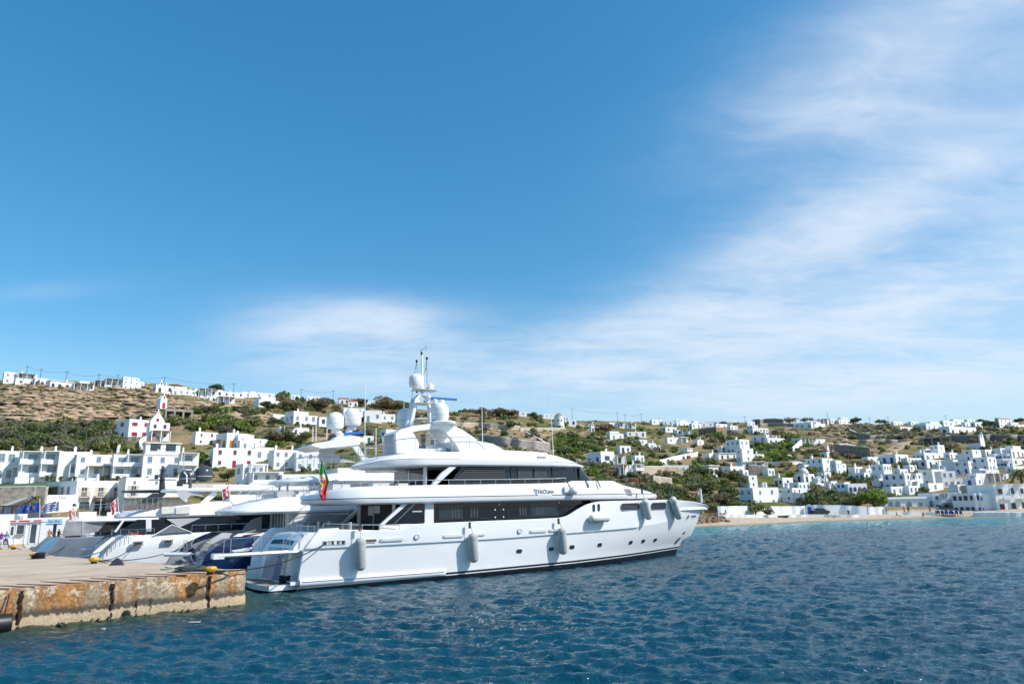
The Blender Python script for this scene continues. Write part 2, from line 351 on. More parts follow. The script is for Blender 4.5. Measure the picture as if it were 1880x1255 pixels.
def ground_z(x, y):
    x = np.asarray(x, float); y = np.asarray(y, float)
    u = np.clip(x / np.maximum(y, 1.0), _cu[0], _cu[-1] - 1e-6)
    i = np.clip(np.searchsorted(_cu, u, side='right') - 1, 0, len(_cu) - 2); t = (u - _cu[i]) / (_cu[i + 1] - _cu[i]); t = t * t * (3 - 2 * t)
    Z = np.stack([f(y) for f in _cf]); I = np.arange(Z.shape[1]) if Z.ndim == 2 else None
    zf = Z.reshape(len(_cf), -1); ii = i.ravel(); k = np.arange(zf.shape[1])
    z = (zf[ii, k] * (1 - t.ravel()) + zf[ii + 1, k] * t.ravel()).reshape(x.shape)
    m = np.clip((z - 7) / 10, 0, 1)
    z = z + m * ((fbm(x / 26, y / 26, 3, 5) - 0.5) * 2.2 + (fbm(x / 5.5, y / 7, 4, 9) - 0.5) * 1.3)
    # ledges of layered rock on the bare western slope
    lm = np.clip((-0.28 - u) / 0.12, 0, 1) * np.clip((z - 30) / 6, 0, 1)
    st = 2.4; q = z / st + fbm(x / 18, y / 18, 3, 31) * 1.5; fr = q - np.floor(q); sh = np.clip(fr / 0.35, 0, 1)
    z = z + lm * (sh - fr) * st * 0.55
    return z
def hit(px, py, d0=95.0, d1=520.0):
    d = ray(px, py); D = np.arange(d0, d1, 0.5); t = D / d[1]; x = d[0] * t; z = EYE[2] + d[2] * t
    below = np.nonzero(z <= ground_z(x, D))[0]
    k = below[0] if len(below) else int(np.argmin(z - ground_z(x, D)))
    return Vector((x[k], D[k], float(ground_z(x[k:k + 1], D[k:k + 1])[0]))), float(t[k])

def grid_quads(nr, nc):
    a = np.arange(nr * nc).reshape(nr, nc)
    return np.stack([a[:-1, :-1], a[:-1, 1:], a[1:, 1:], a[1:, :-1]], -1).reshape(-1, 4)
def terrain_mat():
    m = bpy.data.materials.new('dry hillside ground'); m.use_nodes = True; t = m.node_tree; t.nodes.clear(); k = NT(t)
    g = k.n('ShaderNodeNewGeometry'); pos = g.outputs['Position']; sp = k.n('ShaderNodeSeparateXYZ', inp={0: pos}); nrm = k.n('ShaderNodeSeparateXYZ', inp={0: g.outputs['Normal']})
    big = k.noise(pos, 0.035, 5, 0.6, 0.6); mid = k.noise(pos, 0.22, 6, 0.65); fine = k.noise(k.mapping(pos, scale=(1, 1, 2.5)), 1.4, 6, 0.7)
    rock = k.ramp(fine, [(0.28, (0.15, 0.105, 0.065)), (0.45, (0.29, 0.205, 0.125)), (0.6, (0.39, 0.29, 0.19)), (0.75, (0.48, 0.38, 0.27))])
    soil = k.ramp(mid, [(0.3, (0.23, 0.165, 0.085)), (0.55, (0.32, 0.24, 0.125)), (0.75, (0.38, 0.30, 0.165))])
    green = k.ramp(fine, [(0.3, (0.06, 0.075, 0.022)), (0.6, (0.12, 0.135, 0.04)), (0.8, (0.19, 0.18, 0.06))])
    steep = k.smooth(nrm.outputs[2], 0.93, 0.74)
    gm = k.smooth(k.math('ADD', k.math('MULTIPLY', big, 0.65), k.math('MULTIPLY', mid, 0.35)), 0.44, 0.58)
    c = k.mix(k.smooth(mid, 0.42, 0.55), soil, rock); c = k.mix(gm, c, green); c = k.mix(k.math('MULTIPLY', steep, 0.85), c, rock)
    sand = k.ramp(k.noise(pos, 0.9, 5, 0.6), [(0.3, (0.50, 0.40, 0.29)), (0.7, (0.60, 0.50, 0.38))])
    wet = k.mix(k.smooth(sp.outputs[2], 0.35, 0.0), sand, (0.28, 0.24, 0.17))
    c = k.mix(k.math('MULTIPLY', k.smooth(k.math('ADD', sp.outputs[2], k.math('MULTIPLY', mid, 0.6)), 2.05, 1.7), k.smooth(sp.outputs[0], 22, 30)), c, wet)
    b = k.n('ShaderNodeBsdfPrincipled', inp={'Base Color': c, 'Roughness': 0.95, 'Specular IOR Level': 0.1})
    bn = k.n('ShaderNodeBump', inp={'Strength': 0.9, 'Distance': 0.5, 'Height': fine}); t.links.new(bn.outputs[0], b.inputs['Normal'])
    k.n('ShaderNodeOutputMaterial', inp={0: b.outputs[0]}); return m
U = np.unique(np.concatenate([np.linspace(-3.2, -1.0, 30), np.linspace(-1.0, 1.0, 820), np.linspace(1.0, 3.2, 30)]))
DD = np.concatenate([np.arange(60, 100, 2.0), np.arange(100, 350, 1.1), np.arange(350, 520, 2.0), np.linspace(521, 3000, 12)])
Ug, Dg = np.meshgrid(U, DD); Xg, Yg = Ug * Dg, Dg
Zg = ground_z(Xg, np.minimum(Yg, 520)); Zg = np.where(Yg > 520, Zg - (Yg - 520) * 0.03, Zg)
me = np_mesh('hillside', np.stack([Xg, Yg, Zg], -1).reshape(-1, 3), grid_quads(*Ug.shape), terrain_mat(), smooth=True)
hill = bpy.data.objects.new('hillside', me); COL.objects.link(hill); tag(hill, 'rocky scrub covered hillside rising behind the harbour and its sandy beach', 'hillside', kind='structure')

# ------------------------------------------------------------------ sea
def water_mat():
    m = bpy.data.materials.new('sea water'); m.use_nodes = True; t = m.node_tree; t.nodes.clear(); k = NT(t)
    g = k.n('ShaderNodeNewGeometry'); pos = g.outputs['Position']
    at = k.n('ShaderNodeAttribute', attribute_name='shallow'); qa = k.n('ShaderNodeAttribute', attribute_name='quayside')
    pat = k.noise(k.mapping(pos, scale=(1, 2.2, 1)), 0.035, 4, 0.6, 0.6)
    deep = k.ramp(pat, [(0.3, (0.003, 0.040, 0.070)), (0.7, (0.006, 0.066, 0.104))])
    c = k.mix(at.outputs['Fac'], deep, (0.03, 0.40, 0.44))
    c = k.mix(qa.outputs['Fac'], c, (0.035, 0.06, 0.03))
    b = k.n('ShaderNodeBsdfPrincipled', inp={'Base Color': c, 'Roughness': 0.07, 'IOR': 1.33, 'Specular IOR Level': 0.5})
    h1 = k.noise(k.mapping(pos, scale=(1, 1.5, 1), rot=(0, 0, 0.3)), 3.4, 4, 0.6, 0.4); h2 = k.noise(k.mapping(pos, scale=(1, 1.7, 1), rot=(0, 0, -0.2)), 7.0, 3, 0.6, 0.2)
    hh = k.math('ADD', h1, k.math('MULTIPLY', h2, 0.3))
    bn = k.n('ShaderNodeBump', inp={'Strength': 0.9, 'Distance': 0.12, 'Height': hh}); t.links.new(bn.outputs[0], b.inputs['Normal'])
    k.n('ShaderNodeOutputMaterial', inp={0: b.outputs[0]}); return m
U = np.unique(np.concatenate([np.linspace(-8, -1.0, 24), np.linspace(-1.0, 0.98, 900), np.linspace(0.98, 8, 24)]))
DD = np.concatenate([np.array([2.0, 5, 8, 10, 12]), 13 * 1.0043 ** np.arange(0, 590), np.array([165, 180, 220, 300, 420, 600.0])])
Ug, Dg = np.meshgrid(U, DD); Xg, Yg = Ug * Dg, Dg
rs = np.random.RandomState(3); Zg = np.zeros_like(Xg)
gust = 0.78 + 0.45 * fbm(Xg / 14, Yg / 22, 3, 71)
cell = np.maximum(Dg * 0.0046, 0.05)
for i in range(60):
    lam = 0.26 * (10 ** (rs.rand() ** .85 * 0.86)); th = R(rs.normal(80, 30)); kk = 2 * math.pi / lam
    ph = rs.rand() * 6.28; a = 0.0108 * lam ** 0.85
    arg = kk * (Xg * math.cos(th) + Yg * math.sin(th)) + ph + 2.4 * vnoise(Xg / (lam * 4), Yg / (lam * 4), 100 + i)
    Zg += a * np.clip(lam / cell - 2.2, 0, 1) * (1.9 * np.exp(1.15 * (np.sin(arg) - 1)) - 0.75)
Zg *= gust * np.clip((165 - Dg) / 30, 0, 1) * np.clip((Dg - 10) / 4, 0, 1)
gz = ground_z(Xg, np.clip(Yg, 60, 520)); gz = np.where(Yg < 100, -3, gz)
shal = np.clip((gz + 1.9) / 1.9, 0, 1) ** 1.0
dshore = np.clip(1 - (np.interp(Ug.ravel(), _cu, [90, 96, 100, 106, 110, 112, 118, 127, 138, 143, 138, 138]).reshape(Ug.shape) - Dg) / 46, 0, 1)
shal = np.where(Ug > 0.1, np.clip(0.75 * dshore ** 1.6 * (0.55 + 0.9 * fbm(Xg / 9, Yg / 6, 3, 12)), 0, 0.95), 0)
V = np.stack([Xg, Yg, Zg], -1).reshape(-1, 3); nV = len(V); Q = grid_quads(*Ug.shape)
V = np.concatenate([V, np.array([[-16, -700, 0], [16, -700, 0], [16, 2, 0], [-16, 2, 0], [-900, -700, 0], [-16, -700, 0], [-16, 2, 0], [-900, 2, 0], [16, -700, 0], [900, -700, 0], [900, 2, 0], [16, 2, 0]], float)])
Q = np.concatenate([Q, nV + np.arange(12).reshape(3, 4)])
me = np_mesh('sea', V, Q, water_mat(), smooth=True)
a = me.attributes.new('shallow', 'FLOAT', 'POINT'); a.data.foreach_set('value', np.concatenate([shal.ravel(), np.zeros(12)]).astype(np.float32))
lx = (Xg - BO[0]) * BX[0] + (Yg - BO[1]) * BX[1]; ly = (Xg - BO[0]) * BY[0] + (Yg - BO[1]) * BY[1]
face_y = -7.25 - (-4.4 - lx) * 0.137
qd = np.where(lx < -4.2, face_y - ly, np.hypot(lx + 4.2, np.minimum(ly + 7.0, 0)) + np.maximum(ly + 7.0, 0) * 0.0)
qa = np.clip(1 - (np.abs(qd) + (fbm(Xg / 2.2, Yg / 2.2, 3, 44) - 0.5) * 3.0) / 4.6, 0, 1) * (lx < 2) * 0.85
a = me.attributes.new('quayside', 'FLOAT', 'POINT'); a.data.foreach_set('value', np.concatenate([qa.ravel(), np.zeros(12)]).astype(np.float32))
sea = bpy.data.objects.new('sea', me); COL.objects.link(sea); tag(sea, 'choppy dark blue harbour water turning turquoise at the beach', 'sea', kind='structure')

# ------------------------------------------------------------------ quay
def quay_mats():
    m = bpy.data.materials.new('stained quay wall'); m.use_nodes = True; t = m.node_tree; t.nodes.clear(); k = NT(t)
    tcn = k.n('ShaderNodeTexCoord'); pos = tcn.outputs['Object']; sp = k.n('ShaderNodeSeparateXYZ', inp={0: pos}); z = sp.outputs[2]
    fine = k.noise(pos, 7, 6, 0.65); mid = k.noise(k.mapping(pos, scale=(1, 1, 0.8)), 1.6, 5, 0.6, 0.5)
    strk = k.noise(k.mapping(pos, scale=(1, 1, 0.10)), 1.35, 4, 0.6, 0.2); strf = k.noise(k.mapping(pos, scale=(1, 1, 0.06)), 7, 3, 0.6)
    base = k.ramp(fine, [(0.3, (0.19, 0.145, 0.095)), (0.5, (0.33, 0.255, 0.17)), (0.7, (0.47, 0.385, 0.28))])
    rust = k.ramp(k.math('ADD', k.math('MULTIPLY', strk, 0.6), k.math('MULTIPLY', fine, 0.4)), [(0.35, (0.12, 0.05, 0.022)), (0.5, (0.27, 0.115, 0.04)), (0.6, (0.47, 0.20, 0.045)), (0.72, (0.36, 0.19, 0.09))])
    rm = k.math('MULTIPLY', k.smooth(strk, 0.42, 0.56), k.smooth(mid, 0.25, 0.5))
    c = k.mix(k.math('MULTIPLY', rm, 0.85), base, rust)
    spall = k.math('MULTIPLY', k.smooth(k.math('ADD', k.math('MULTIPLY', mid, 0.6), k.math('MULTIPLY', fine, 0.4)), 0.53, 0.60), k.smooth(z, 0.75, 1.15))
    c = k.mix(k.math('MULTIPLY', spall, 0.9), c, (0.60, 0.50, 0.38))
    zz = k.math('ADD', z, k.math('ADD', k.math('MULTIPLY', k.math('SUBTRACT', strf, 0.5), 0.28), k.math('MULTIPLY', k.math('SUBTRACT', mid, 0.5), 0.5)))
    dark = k.math('MULTIPLY', k.smooth(zz, 0.42, 0.52), k.smooth(zz, 0.92, 0.66))
    c = k.mix(k.math('MULTIPLY', dark, 0.85), c, (0.045, 0.05, 0.05))
    low = k.smooth(zz, 0.55, 0.45)
    c = k.mix(low, c, k.ramp(fine, [(0.3, (0.36, 0.27, 0.17)), (0.65, (0.52, 0.41, 0.28))]))
    c = k.mix(k.smooth(z, 0.10, 0.02), c, (0.09, 0.10, 0.05))
    b = k.n('ShaderNodeBsdfPrincipled', inp={'Base Color': c, 'Roughness': 0.9, 'Specular IOR Level': 0.2})
    bn = k.n('ShaderNodeBump', inp={'Strength': 0.8, 'Distance': 0.06, 'Height': k.math('ADD', fine, k.math('MULTIPLY', mid, 0.7))}); t.links.new(bn.outputs[0], b.inputs['Normal'])
    k.n('ShaderNodeOutputMaterial', inp={0: b.outputs[0]})
    m2 = bpy.data.materials.new('worn quay concrete'); m2.use_nodes = True; t = m2.node_tree; t.nodes.clear(); k = NT(t)
    tcn = k.n('ShaderNodeTexCoord'); pos = tcn.outputs['Object']; sp = k.n('ShaderNodeSeparateXYZ', inp={0: pos})
    big = k.noise(k.mapping(pos, scale=(0.6, 1.0, 1)), 0.45, 6, 0.65, 0.9); fine = k.noise(pos, 5, 6, 0.65)
    c = k.ramp(k.math('ADD', k.math('MULTIPLY', big, 0.7), k.math('MULTIPLY', fine, 0.3)), [(0.30, (0.25, 0.17, 0.105)), (0.42, (0.44, 0.345, 0.25)), (0.56, (0.53, 0.44, 0.345)), (0.72, (0.58, 0.50, 0.41))])
    # rust washed off the steel strips set in the outer edge
    edge = k.math('ADD', sp.outputs[1], k.math('MULTIPLY', sp.outputs[0], -0.137)); ed = k.smooth(k.math('ADD', edge, k.math('MULTIPLY', fine, 0.9)), -5.0, -6.2)
    c = k.mix(k.math('MULTIPLY', ed, 0.8), c, k.ramp(fine, [(0.35, (0.30, 0.15, 0.07)), (0.65, (0.52, 0.34, 0.20))]))
    b = k.n('ShaderNodeBsdfPrincipled', inp={'Base Color': c, 'Roughness': 0.92, 'Specular IOR Level': 0.2})
    bn = k.n('ShaderNodeBump', inp={'Strength': 0.5, 'Distance': 0.05, 'Height': fine}); t.links.new(bn.outputs[0], b.inputs['Normal'])
    k.n('ShaderNodeOutputMaterial', inp={0: b.outputs[0]}); return m, m2
QW, QT = quay_mats(); QZ = 1.78
qpoly = [(-46, -12.95), (-20, -9.4), (-8.0, -7.75), (-4.75, -7.3), (-4.3, -6.9), (-4.25, -6.2), (-5.0, -5.6), (-9.9, 8.5), (-13.6, 18.6), (-16.5, 38), (-18, 60), (-9, 74), (-90, 74), (-90, -18.96)]
def resample(poly, step):
    out = []
    for i in range(len(poly)):
        a, b = np.array(poly[i], float), np.array(poly[(i + 1) % len(poly)], float); L = np.hypot(*(b - a)); st = step if (a[0] > -47 and b[0] > -47) else 8
        n = max(1, int(L / st)); out += [a + (b - a) * j / n for j in range(n)]
    return np.array(out)
qb = resample(qpoly, 0.28); nq = len(qb)
tang = np.roll(qb, -1, 0) - np.roll(qb, 1, 0); tang /= np.linalg.norm(tang, axis=1)[:, None]; nrm = np.stack([tang[:, 1], -tang[:, 0]], 1)
zrow = [-2.0, -0.2, 0.15, 0.4, 0.62, 0.85, 1.05, 1.25, 1.42, 1.58, 1.70, QZ]
mb = MB(); rows = []; sarc = np.cumsum(np.r_[0, np.linalg.norm(np.diff(qb, axis=0), axis=1)])
for zi, z in enumerate(zrow):
    off = (fbm(sarc / 0.7, np.full(nq, z / 0.5 + 3), 4, 3) - 0.5) * 0.17 + (0.06 if z < 0.5 else 0)
    chip = np.clip(fbm(sarc / 1.1, np.full(nq, 9.0), 3, 61) - 0.52, 0, 1) * 0.8
    if z > 1.35: off = off - chip * (z - 1.35) / 0.43
    zz = z - (chip * 0.25 if z > 1.5 else 0)
    rows.append([(p[0] + n[0] * o, p[1] + n[1] * o, (zv if zi else -2.0)) for p, n, o, zv in zip(qb, nrm, off, np.broadcast_to(zz, (nq,)))])
rows = [r + [r[0]] for r in rows]; mb.grid(rows, 0)
qin = [(p[0] - n[0] * 0.22, p[1] - n[1] * 0.22, QZ + 0.012) for p, n in zip(qb, nrm)]
mb.grid([rows[-1], qin + [qin[0]]], 0)
from mathutils.geometry import tessellate_polygon
tri = tessellate_polygon([[Vector(p) for p in qin]]); mb.add(qin, tri, 1)
quay = mb.build('quay', [QW, QT], smooth=40); quay.matrix_world = HARBOUR
tag(quay, 'rust stained concrete quay with a weathered outer edge', 'quay', kind='structure')
for i in range(len(quay.data.polygons)): pass
rustm = mat('rusty steel', (0.16, 0.055, 0.025), 0.85, var=0.4, scale=9, bump=0.5)
rustd = mat('dark corroded steel', (0.06, 0.022, 0.014), 0.9, var=0.4, scale=9, bump=0.6)
def fy(x): return -7.25 - (-4.4 - x) * 0.137
mbp = MB()
for i in range(13):
    x = -5.9 - i * 0.93 + random.uniform(-.05, .05); y = fy(x); L = random.uniform(2.0, 2.6); sk = random.uniform(-1.3, -1.0)
    mbs = MB(); a = [(x - .02, y + .18, QZ - .02), (x + .48, y + .14, QZ - .02), (x + .10 + sk, y + L, QZ - .02), (x + sk, y + L, QZ - .02)]
    mbs.extr(a, (0, 0, 0.05), 0); mbs.build('rust_strip', rustm, quay, smooth=0)
for x, wd in ((-14.2, .20), (-10.6, .19), (-6.2, .13), (-9.5, .05), (-8.9, .04)):
    y = fy(x); mbs = MB(); top = 1.66 if wd > .1 else .85
    pts = [(x + random.uniform(-.05, .05), y - .06 + random.uniform(-.03, .02), z) for z in np.linspace(0.1 if wd > .1 else .15, top, 9)]
    mbs.tube(pts, [wd * random.uniform(.3, .62) for _ in pts], 5); mbs.build('corroded_joint', rustd, quay, smooth=0)
# ------------------------------------------------------------------ the big white motor yacht
def level(X0, X1, y, z, n):
    t = np.linspace(0, 1, n); t = t + 0.10 * np.sin(2 * np.pi * t) / (2 * np.pi) * -1.0
    X = X0 + (X1 - X0) * t; return X, y(X), (z(X) if callable(z) else np.full(n, float(z)))
def skin(mb, levels, mats, mirror=True):
    """surface through a list of levels; levels = (X, y, z) arrays"""
    for s in ((-1, 1) if mirror else (-1,)):
        mb.grid([[(a, s * b, c) for a, b, c in zip(*L)] for L in levels], mm=mats)
def deckplate(mb, L, m=0, crown=0.0, nseg=6):
    X, y, z = L
    rows = [[(a, b * q, c + crown * (1 - q * q)) for a, b, c in zip(X, y, z)] for q in np.linspace(-1, 1, nseg + 1)]
    mb.grid(rows, m)
NH = 84
yacht = empty('motor_yacht', M=HARBOUR)
tag(yacht, 'large white three deck motor yacht moored stern to the quay with green white red flag', 'yacht')
wl_y = pchip([(-.6, 3.5), (3, 3.75), (10, 4.0), (18, 3.92), (24, 3.15), (28, 2.15), (31, 1.2), (33, .55), (34.6, 0)])
kn_y = pchip([(-.6, 3.7), (3, 4.02), (10, 4.25), (20, 4.22), (26, 3.62), (30, 2.75), (34, 1.62), (36.5, .8), (38.6, 0)])
sh_y = pchip([(.5, 3.72), (3, 4.12), (10, 4.33), (20, 4.33), (26, 3.85), (30, 3.15), (34, 2.12), (37, 1.15), (38.8, .45), (39.5, 0)])
kn_z = pchip([(-.6, 2.58), (12, 2.6), (21.8, 2.76), (26.5, 2.84), (31.7, 3.12), (34.8, 3.5), (38.6, 3.92)])
sh_z = pchip([(.5, 3.69), (2.8, 3.56), (5.6, 3.42), (5.95, 3.44), (6.35, 3.78), (18.4, 3.82), (19.2, 3.92), (20.4, 4.42), (21.6, 4.82), (23, 4.96), (31, 4.95), (35.6, 4.74), (38, 4.48), (39.5, 4.2)])
def wy(a, b, t): return lambda X: a(X) * (1 - t) + b(X) * t
s1 = lambda X: .22 + .010 * np.clip(X, 0, 40); s2 = lambda X: s1(X) + .06; s3 = lambda X: s1(X) + .17; s4 = lambda X: s1(X) + .20
mid_z = lambda X: 1.35 + .01 * np.clip(X, 0, 40)
def inset(f, d): return lambda X: np.maximum(f(X) - d, 0)
wl = level(-.55, 34.6, wl_y, 0.0, NH)
keel = level(-.3, 33, lambda X: wl_y(np.minimum(X + 1.6, 34.6)) * .8, -0.7, NH)
def mixl(t, z, X0, X1):
    return level(X0, X1, lambda X: wl_y(X - 4.0 * t * np.clip((X - 10) / 24, 0, 1)) * (1 - t) + kn_y(X + 4.0 * (1 - t) * np.clip((X - 10) / 24, 0, 1)) * t, z, NH)
kn = level(-.32, 38.6, kn_y, kn_z, NH)
LV = [keel, wl, mixl(.07, s1, -.56, 34.85), mixl(.09, s2, -.56, 34.93), mixl(.13, s3, -.56, 35.1), mixl(.14, s4, -.56, 35.12), mixl(.32, lambda X: .95 + .01 * np.clip(X, 0, 40), -.55, 35.9), mixl(.55, mid_z, -.5, 36.75), mixl(.8, lambda X: 2.0 + .012 * np.clip(X, 0, 40) + np.clip((X - 30) / 8, 0, 1) * .5, -.42, 37.75), kn]
lower = MB(); skin(lower, LV, [1, 1, 0, 1, 2, 0, 0, 0, 0])
# transom and stern quarters
hull = lower.build('hull', [gel, antif, mat('navy boot line', (0.01, 0.02, 0.05), 0.3)], yacht, smooth=50)
NHU = 110
def lvu(X0, X1, y, z): return level(X0, X1, y, z, NHU)
bump_o = lambda X: .09 * np.clip((27.15 - X) / .12, 0, 1)
kn2 = lvu(-.32, 38.6, lambda X: kn_y(X), kn_z)
kna = lvu(-.32, 38.6, lambda X: kn_y(X) + bump_o(X), lambda X: kn_z(X) - .05 * (X < 27.1))
knb = lvu(-.30, 38.62, lambda X: kn_y(X) + bump_o(X) + .012 * (X < 27.1), lambda X: kn_z(X) + .03)
mu = lvu(.12, 39.05, lambda X: wy(kn_y, sh_y, .55)(X) + bump_o(X) * .9, lambda X: kn_z(X) * .5 + sh_z(X) * .5)
top = lvu(.55, 39.5, lambda X: sh_y(X) + bump_o(X) * .5, lambda X: sh_z(X) - .04)
top1 = lvu(.57, 39.45, lambda X: sh_y(X) + bump_o(X) * .5 - .04, lambda X: sh_z(X))
top2 = lvu(.62, 39.2, lambda X: np.maximum(sh_y(X) - .16, 0), lambda X: sh_z(X))
top3 = lvu(.65, 39.0, lambda X: np.maximum(sh_y(X) - .18, 0), lambda X: np.minimum(sh_z(X) - .4, 4.0 + 0 * X) * (X > 22) + 3.0 * (X <= 22))
ub = MB(); skin(ub, [kn2, kna, knb, mu, top, top1, top2, top3], [0] * 7); deckplate(ub, top3, 1)
for s in (-1, 1):       # closed ends of the stern quarters
    out = [(L[0][0], s * L[1][0], L[2][0]) for L in (wl, LV[4], LV[6], LV[7], LV[8], kn, mu, top, top1)]
    inn = [(x + .03, y - s * .42, z) for x, y, z in out]; ub.grid([out, inn]); ub.grid([inn, [(1.9, y, max(z, .5)) for x, y, z in inn]])
ub.build('bulwark', [gel, teak], yacht, smooth=40)
zs = [0.40, 0.9, 1.5, 2.1, 2.62, 2.68, 2.95, 3.02, 3.3, 3.46]; xs = [-1.22, -1.12, -1.03, -.93, -.80, -.74, -.56, -.50, -.18, .12]
def tr(z, y, o=0.0): return (float(np.interp(z, zs, xs)) + .045 * y * y - o, y, z)
ys = np.linspace(-2.25, 2.25, 13); tb = MB()
tb.grid([[tr(z, y) for y in ys] for z in zs]); tb.grid([[tr(3.46, y) for y in ys], [(.5, y, 3.46) for y in ys], [(.5, y, 3.0) for y in ys]])
for s in (-1, 1): tb.grid([[tr(z, s * 2.25) for z in zs], [(2.2, s * 2.25, z) for z in zs]])
tb.build('transom', gel, yacht, smooth=40)
gd = MB(); yy = np.linspace(-1.75, 1.75, 9); gd.grid([[tr(z, y, .025) for y in yy] for z in (.55, 1.2, 1.9, 2.5)])
gd.build('garage_door', mat('shade grey gelcoat', (0.30, 0.345, 0.41), 0.12, var=.02, coat=.3), yacht, smooth=40)  # bluish grey of the stern panel in shade is put into its colour
tw = MB(); tw.grid([[tr(z - .05 * y * y / 3, y, .03) for y in yy] for z in (2.74, 3.0)]); tw.build('stern_window', glassd, yacht, smooth=40)
for s in (1,):
    for i in range(7):
        st = MB(); st.box2((-1.35 + i * .34, s * 2.27, .2), (-1.01 + i * .34 if i < 6 else 2.0, s * 3.22, .5 + .37 * (i + 1)), 0); st.build('step', gel2, yacht, smooth=0)
pf = MB(); out = [(-2.75 + .055 * (y - .3) ** 2, y, .44) for y in np.linspace(-3.0, 3.55, 15)] + [(.4, 3.55, .44), (.4, -3.0, .44)]
pf.extr([(x, y, .14) for x, y, z in out], (0, 0, .30)); pf.build('swim_platform', gel, yacht, smooth=40)
pt = MB(); out2 = [(-2.5 + .055 * (y - .3) ** 2, y, .44) for y in np.linspace(-2.5, 3.3, 15)] + [(-1.3, 3.3, .44), (-1.3, -2.5, .44)]
pt.extr(out2, (0, 0, .012)); pt.build('teak_inlay', teak, yacht, smooth=0)
pu = MB(); pu.extr([(-2.2 + .05 * y * y, y, -.5) for y in np.linspace(-2.2, 2.9, 7)] + [(0, 2.9, -.5), (0, -2.2, -.5)], (0, 0, .64)); pu.build('platform_support', antif, yacht, smooth=40)
nt = MB(); nt.box2((-1.0, -3.4, .42), (-.2, -2.4, .62)); nt.build('stern_box', gel, yacht, smooth=30)
nt = MB(); nt.box2((-1.02, -3.3, .49), (-.99, -2.45, .56)); nt.build('slot', black, yacht, smooth=0)
text_mesh('name_lettering', 'THEOLIMA', .46, mat('silver letters', (.72, .73, .75), .3, .6), yacht, Matrix.Translation((-1.02, 0, 2.05)) @ Matrix(((0, 0, -1, 0), (-1, 0, 0, 0), (0, 1, 0, 0), (0, 0, 0, 1))))

for o in yacht.children:
    if o.name.split('.')[0] in ('hull', 'bulwark', 'transom', 'garage_door', 'stern_window', 'step'):
        for vtx in o.data.vertices:
            x_, y_, _z = vtx.co
            if x_ < 3 and y_ > -.3: vtx.co.x = x_ - 1.5 * ((y_ + .3) / 4) ** 1.6 * min(1, (3 - x_) / 3)
# hull side helper: where the sight line (px,py) meets the starboard side
_rows = LV[1:-1] + [kna, knb, mu, top]
def hull_y(x, z):
    zz, yy_ = [], []
    for X, y, Z in _rows:
        zz.append(float(np.interp(x, X, Z))); yy_.append(float(np.interp(x, X, y)))
    return float(np.interp(z, zz, yy_))
def HS(px, py, off=0.0):
    y = -4.0
    for _ in range(7):
        p = S(px, py, y); y = -hull_y(p.x, p.z) - off
    return S(px, py, y)
def hx(x, z, off=0.0): return Vector((x, -hull_y(x, z) - off, z))
def plate(mb, pts, th=.03, m=0, rim=None):
    """thin plate lying on the starboard hull over (x, z) outline"""
    o = [hx(x, z, th) for x, z in pts]; i = [hx(x, z, -.04) for x, z in pts]; n = len(pts)
    mb.add(o + i, [tuple(range(n))] + [(k, (k + 1) % n, n + (k + 1) % n, n + k) for k in range(n)], m)
def rrect(cx, cz, w_, h_, r, n=4, sk=0.0):
    P = []
    for qx, qz, a0 in ((1, 1, 0), (-1, 1, 90), (-1, -1, 180), (1, -1, 270)):
        for k in range(n + 1):
            a = R(a0 + 90 * k / n); P.append((cx + qx * (w_ / 2 - r) + r * math.cos(a) + sk * (qz * (h_ / 2)), cz + qz * (h_ / 2 - r) + r * math.sin(a)))
    return P
for px, py in ((953, 1011), (1012, 1007), (1050, 1003.5), (1101, 999.5), (1158, 995), (1181, 992.5), (1203, 990.5)):
    p = HS(px, py); f = MB(); plate(f, rrect(p.x, p.z, .50, .30, .10), .025); o = f.build('porthole', steel, yacht, smooth=0)
    g_ = MB(); plate(g_, rrect(p.x, p.z, .42, .23, .09), .032); g_.build('pane', glassm, o, smooth=0)
for x0, x1, y0, y1 in ((1140, 1173, 923, 936.5), (1195, 1222, 921.5, 935)):
    a, b = HS(x0, y1), HS(x1, y0); cx, cz, w_, h_ = (a.x + b.x) / 2, (a.z + b.z) / 2, abs(b.x - a.x), .50
    f = MB(); plate(f, rrect(cx, cz, w_ + .1, h_ + .1, .26), .06); o = f.build('cabin_window', steel, yacht, smooth=0)
    g_ = MB(); plate(g_, rrect(cx, cz, w_, h_, .22), .075); g_.build('pane', mat('smoked cabin glass', (.05, .055, .065), .08, var=.2), o, smooth=0)
for px, py in ((1090, 932), (1099, 931)):
    p = HS(px, py); f = MB(); plate(f, rrect(p.x, p.z, .30, .62, .14), .02); o = f.build('cabin_window', steel, yacht, smooth=0)
    g_ = MB(); plate(g_, rrect(p.x, p.z, .22, .54, .11), .03); g_.build('pane', glassm, o, smooth=0)
for x0, x1, yc in ((668, 690, 992), (698, 739, 990.3), (814, 849, 983.5), (866, 889, 980.5), (973, 1002, 974.5), (1008, 1026, 973)):
    a, b = HS(x0, yc), HS(x1, yc); f = MB(); plate(f, rrect((a.x + b.x) / 2, (a.z + b.z) / 2, abs(b.x - a.x) + .08, .20, .1), .06); o = f.build('freeing_port', alum, yacht, smooth=0)
    g_ = MB(); plate(g_, rrect((a.x + b.x) / 2 + .05, (a.z + b.z) / 2 + .015, abs(b.x - a.x) - .06, .12, .06), .072); g_.build('flap', gel2 if x0 > 690 else wood, o, smooth=0)
for px, py in ((764.5, 985), (953.5, 974.5)):
    p = HS(px, py); f = MB(); plate(f, rrect(p.x, p.z, .36, .34, .16), .07); o = f.build('fairlead', steel, yacht, smooth=0)
    g_ = MB(); plate(g_, rrect(p.x - .02, p.z, .26, .25, .12), .082); g_.build('opening', gel2, o, smooth=0)
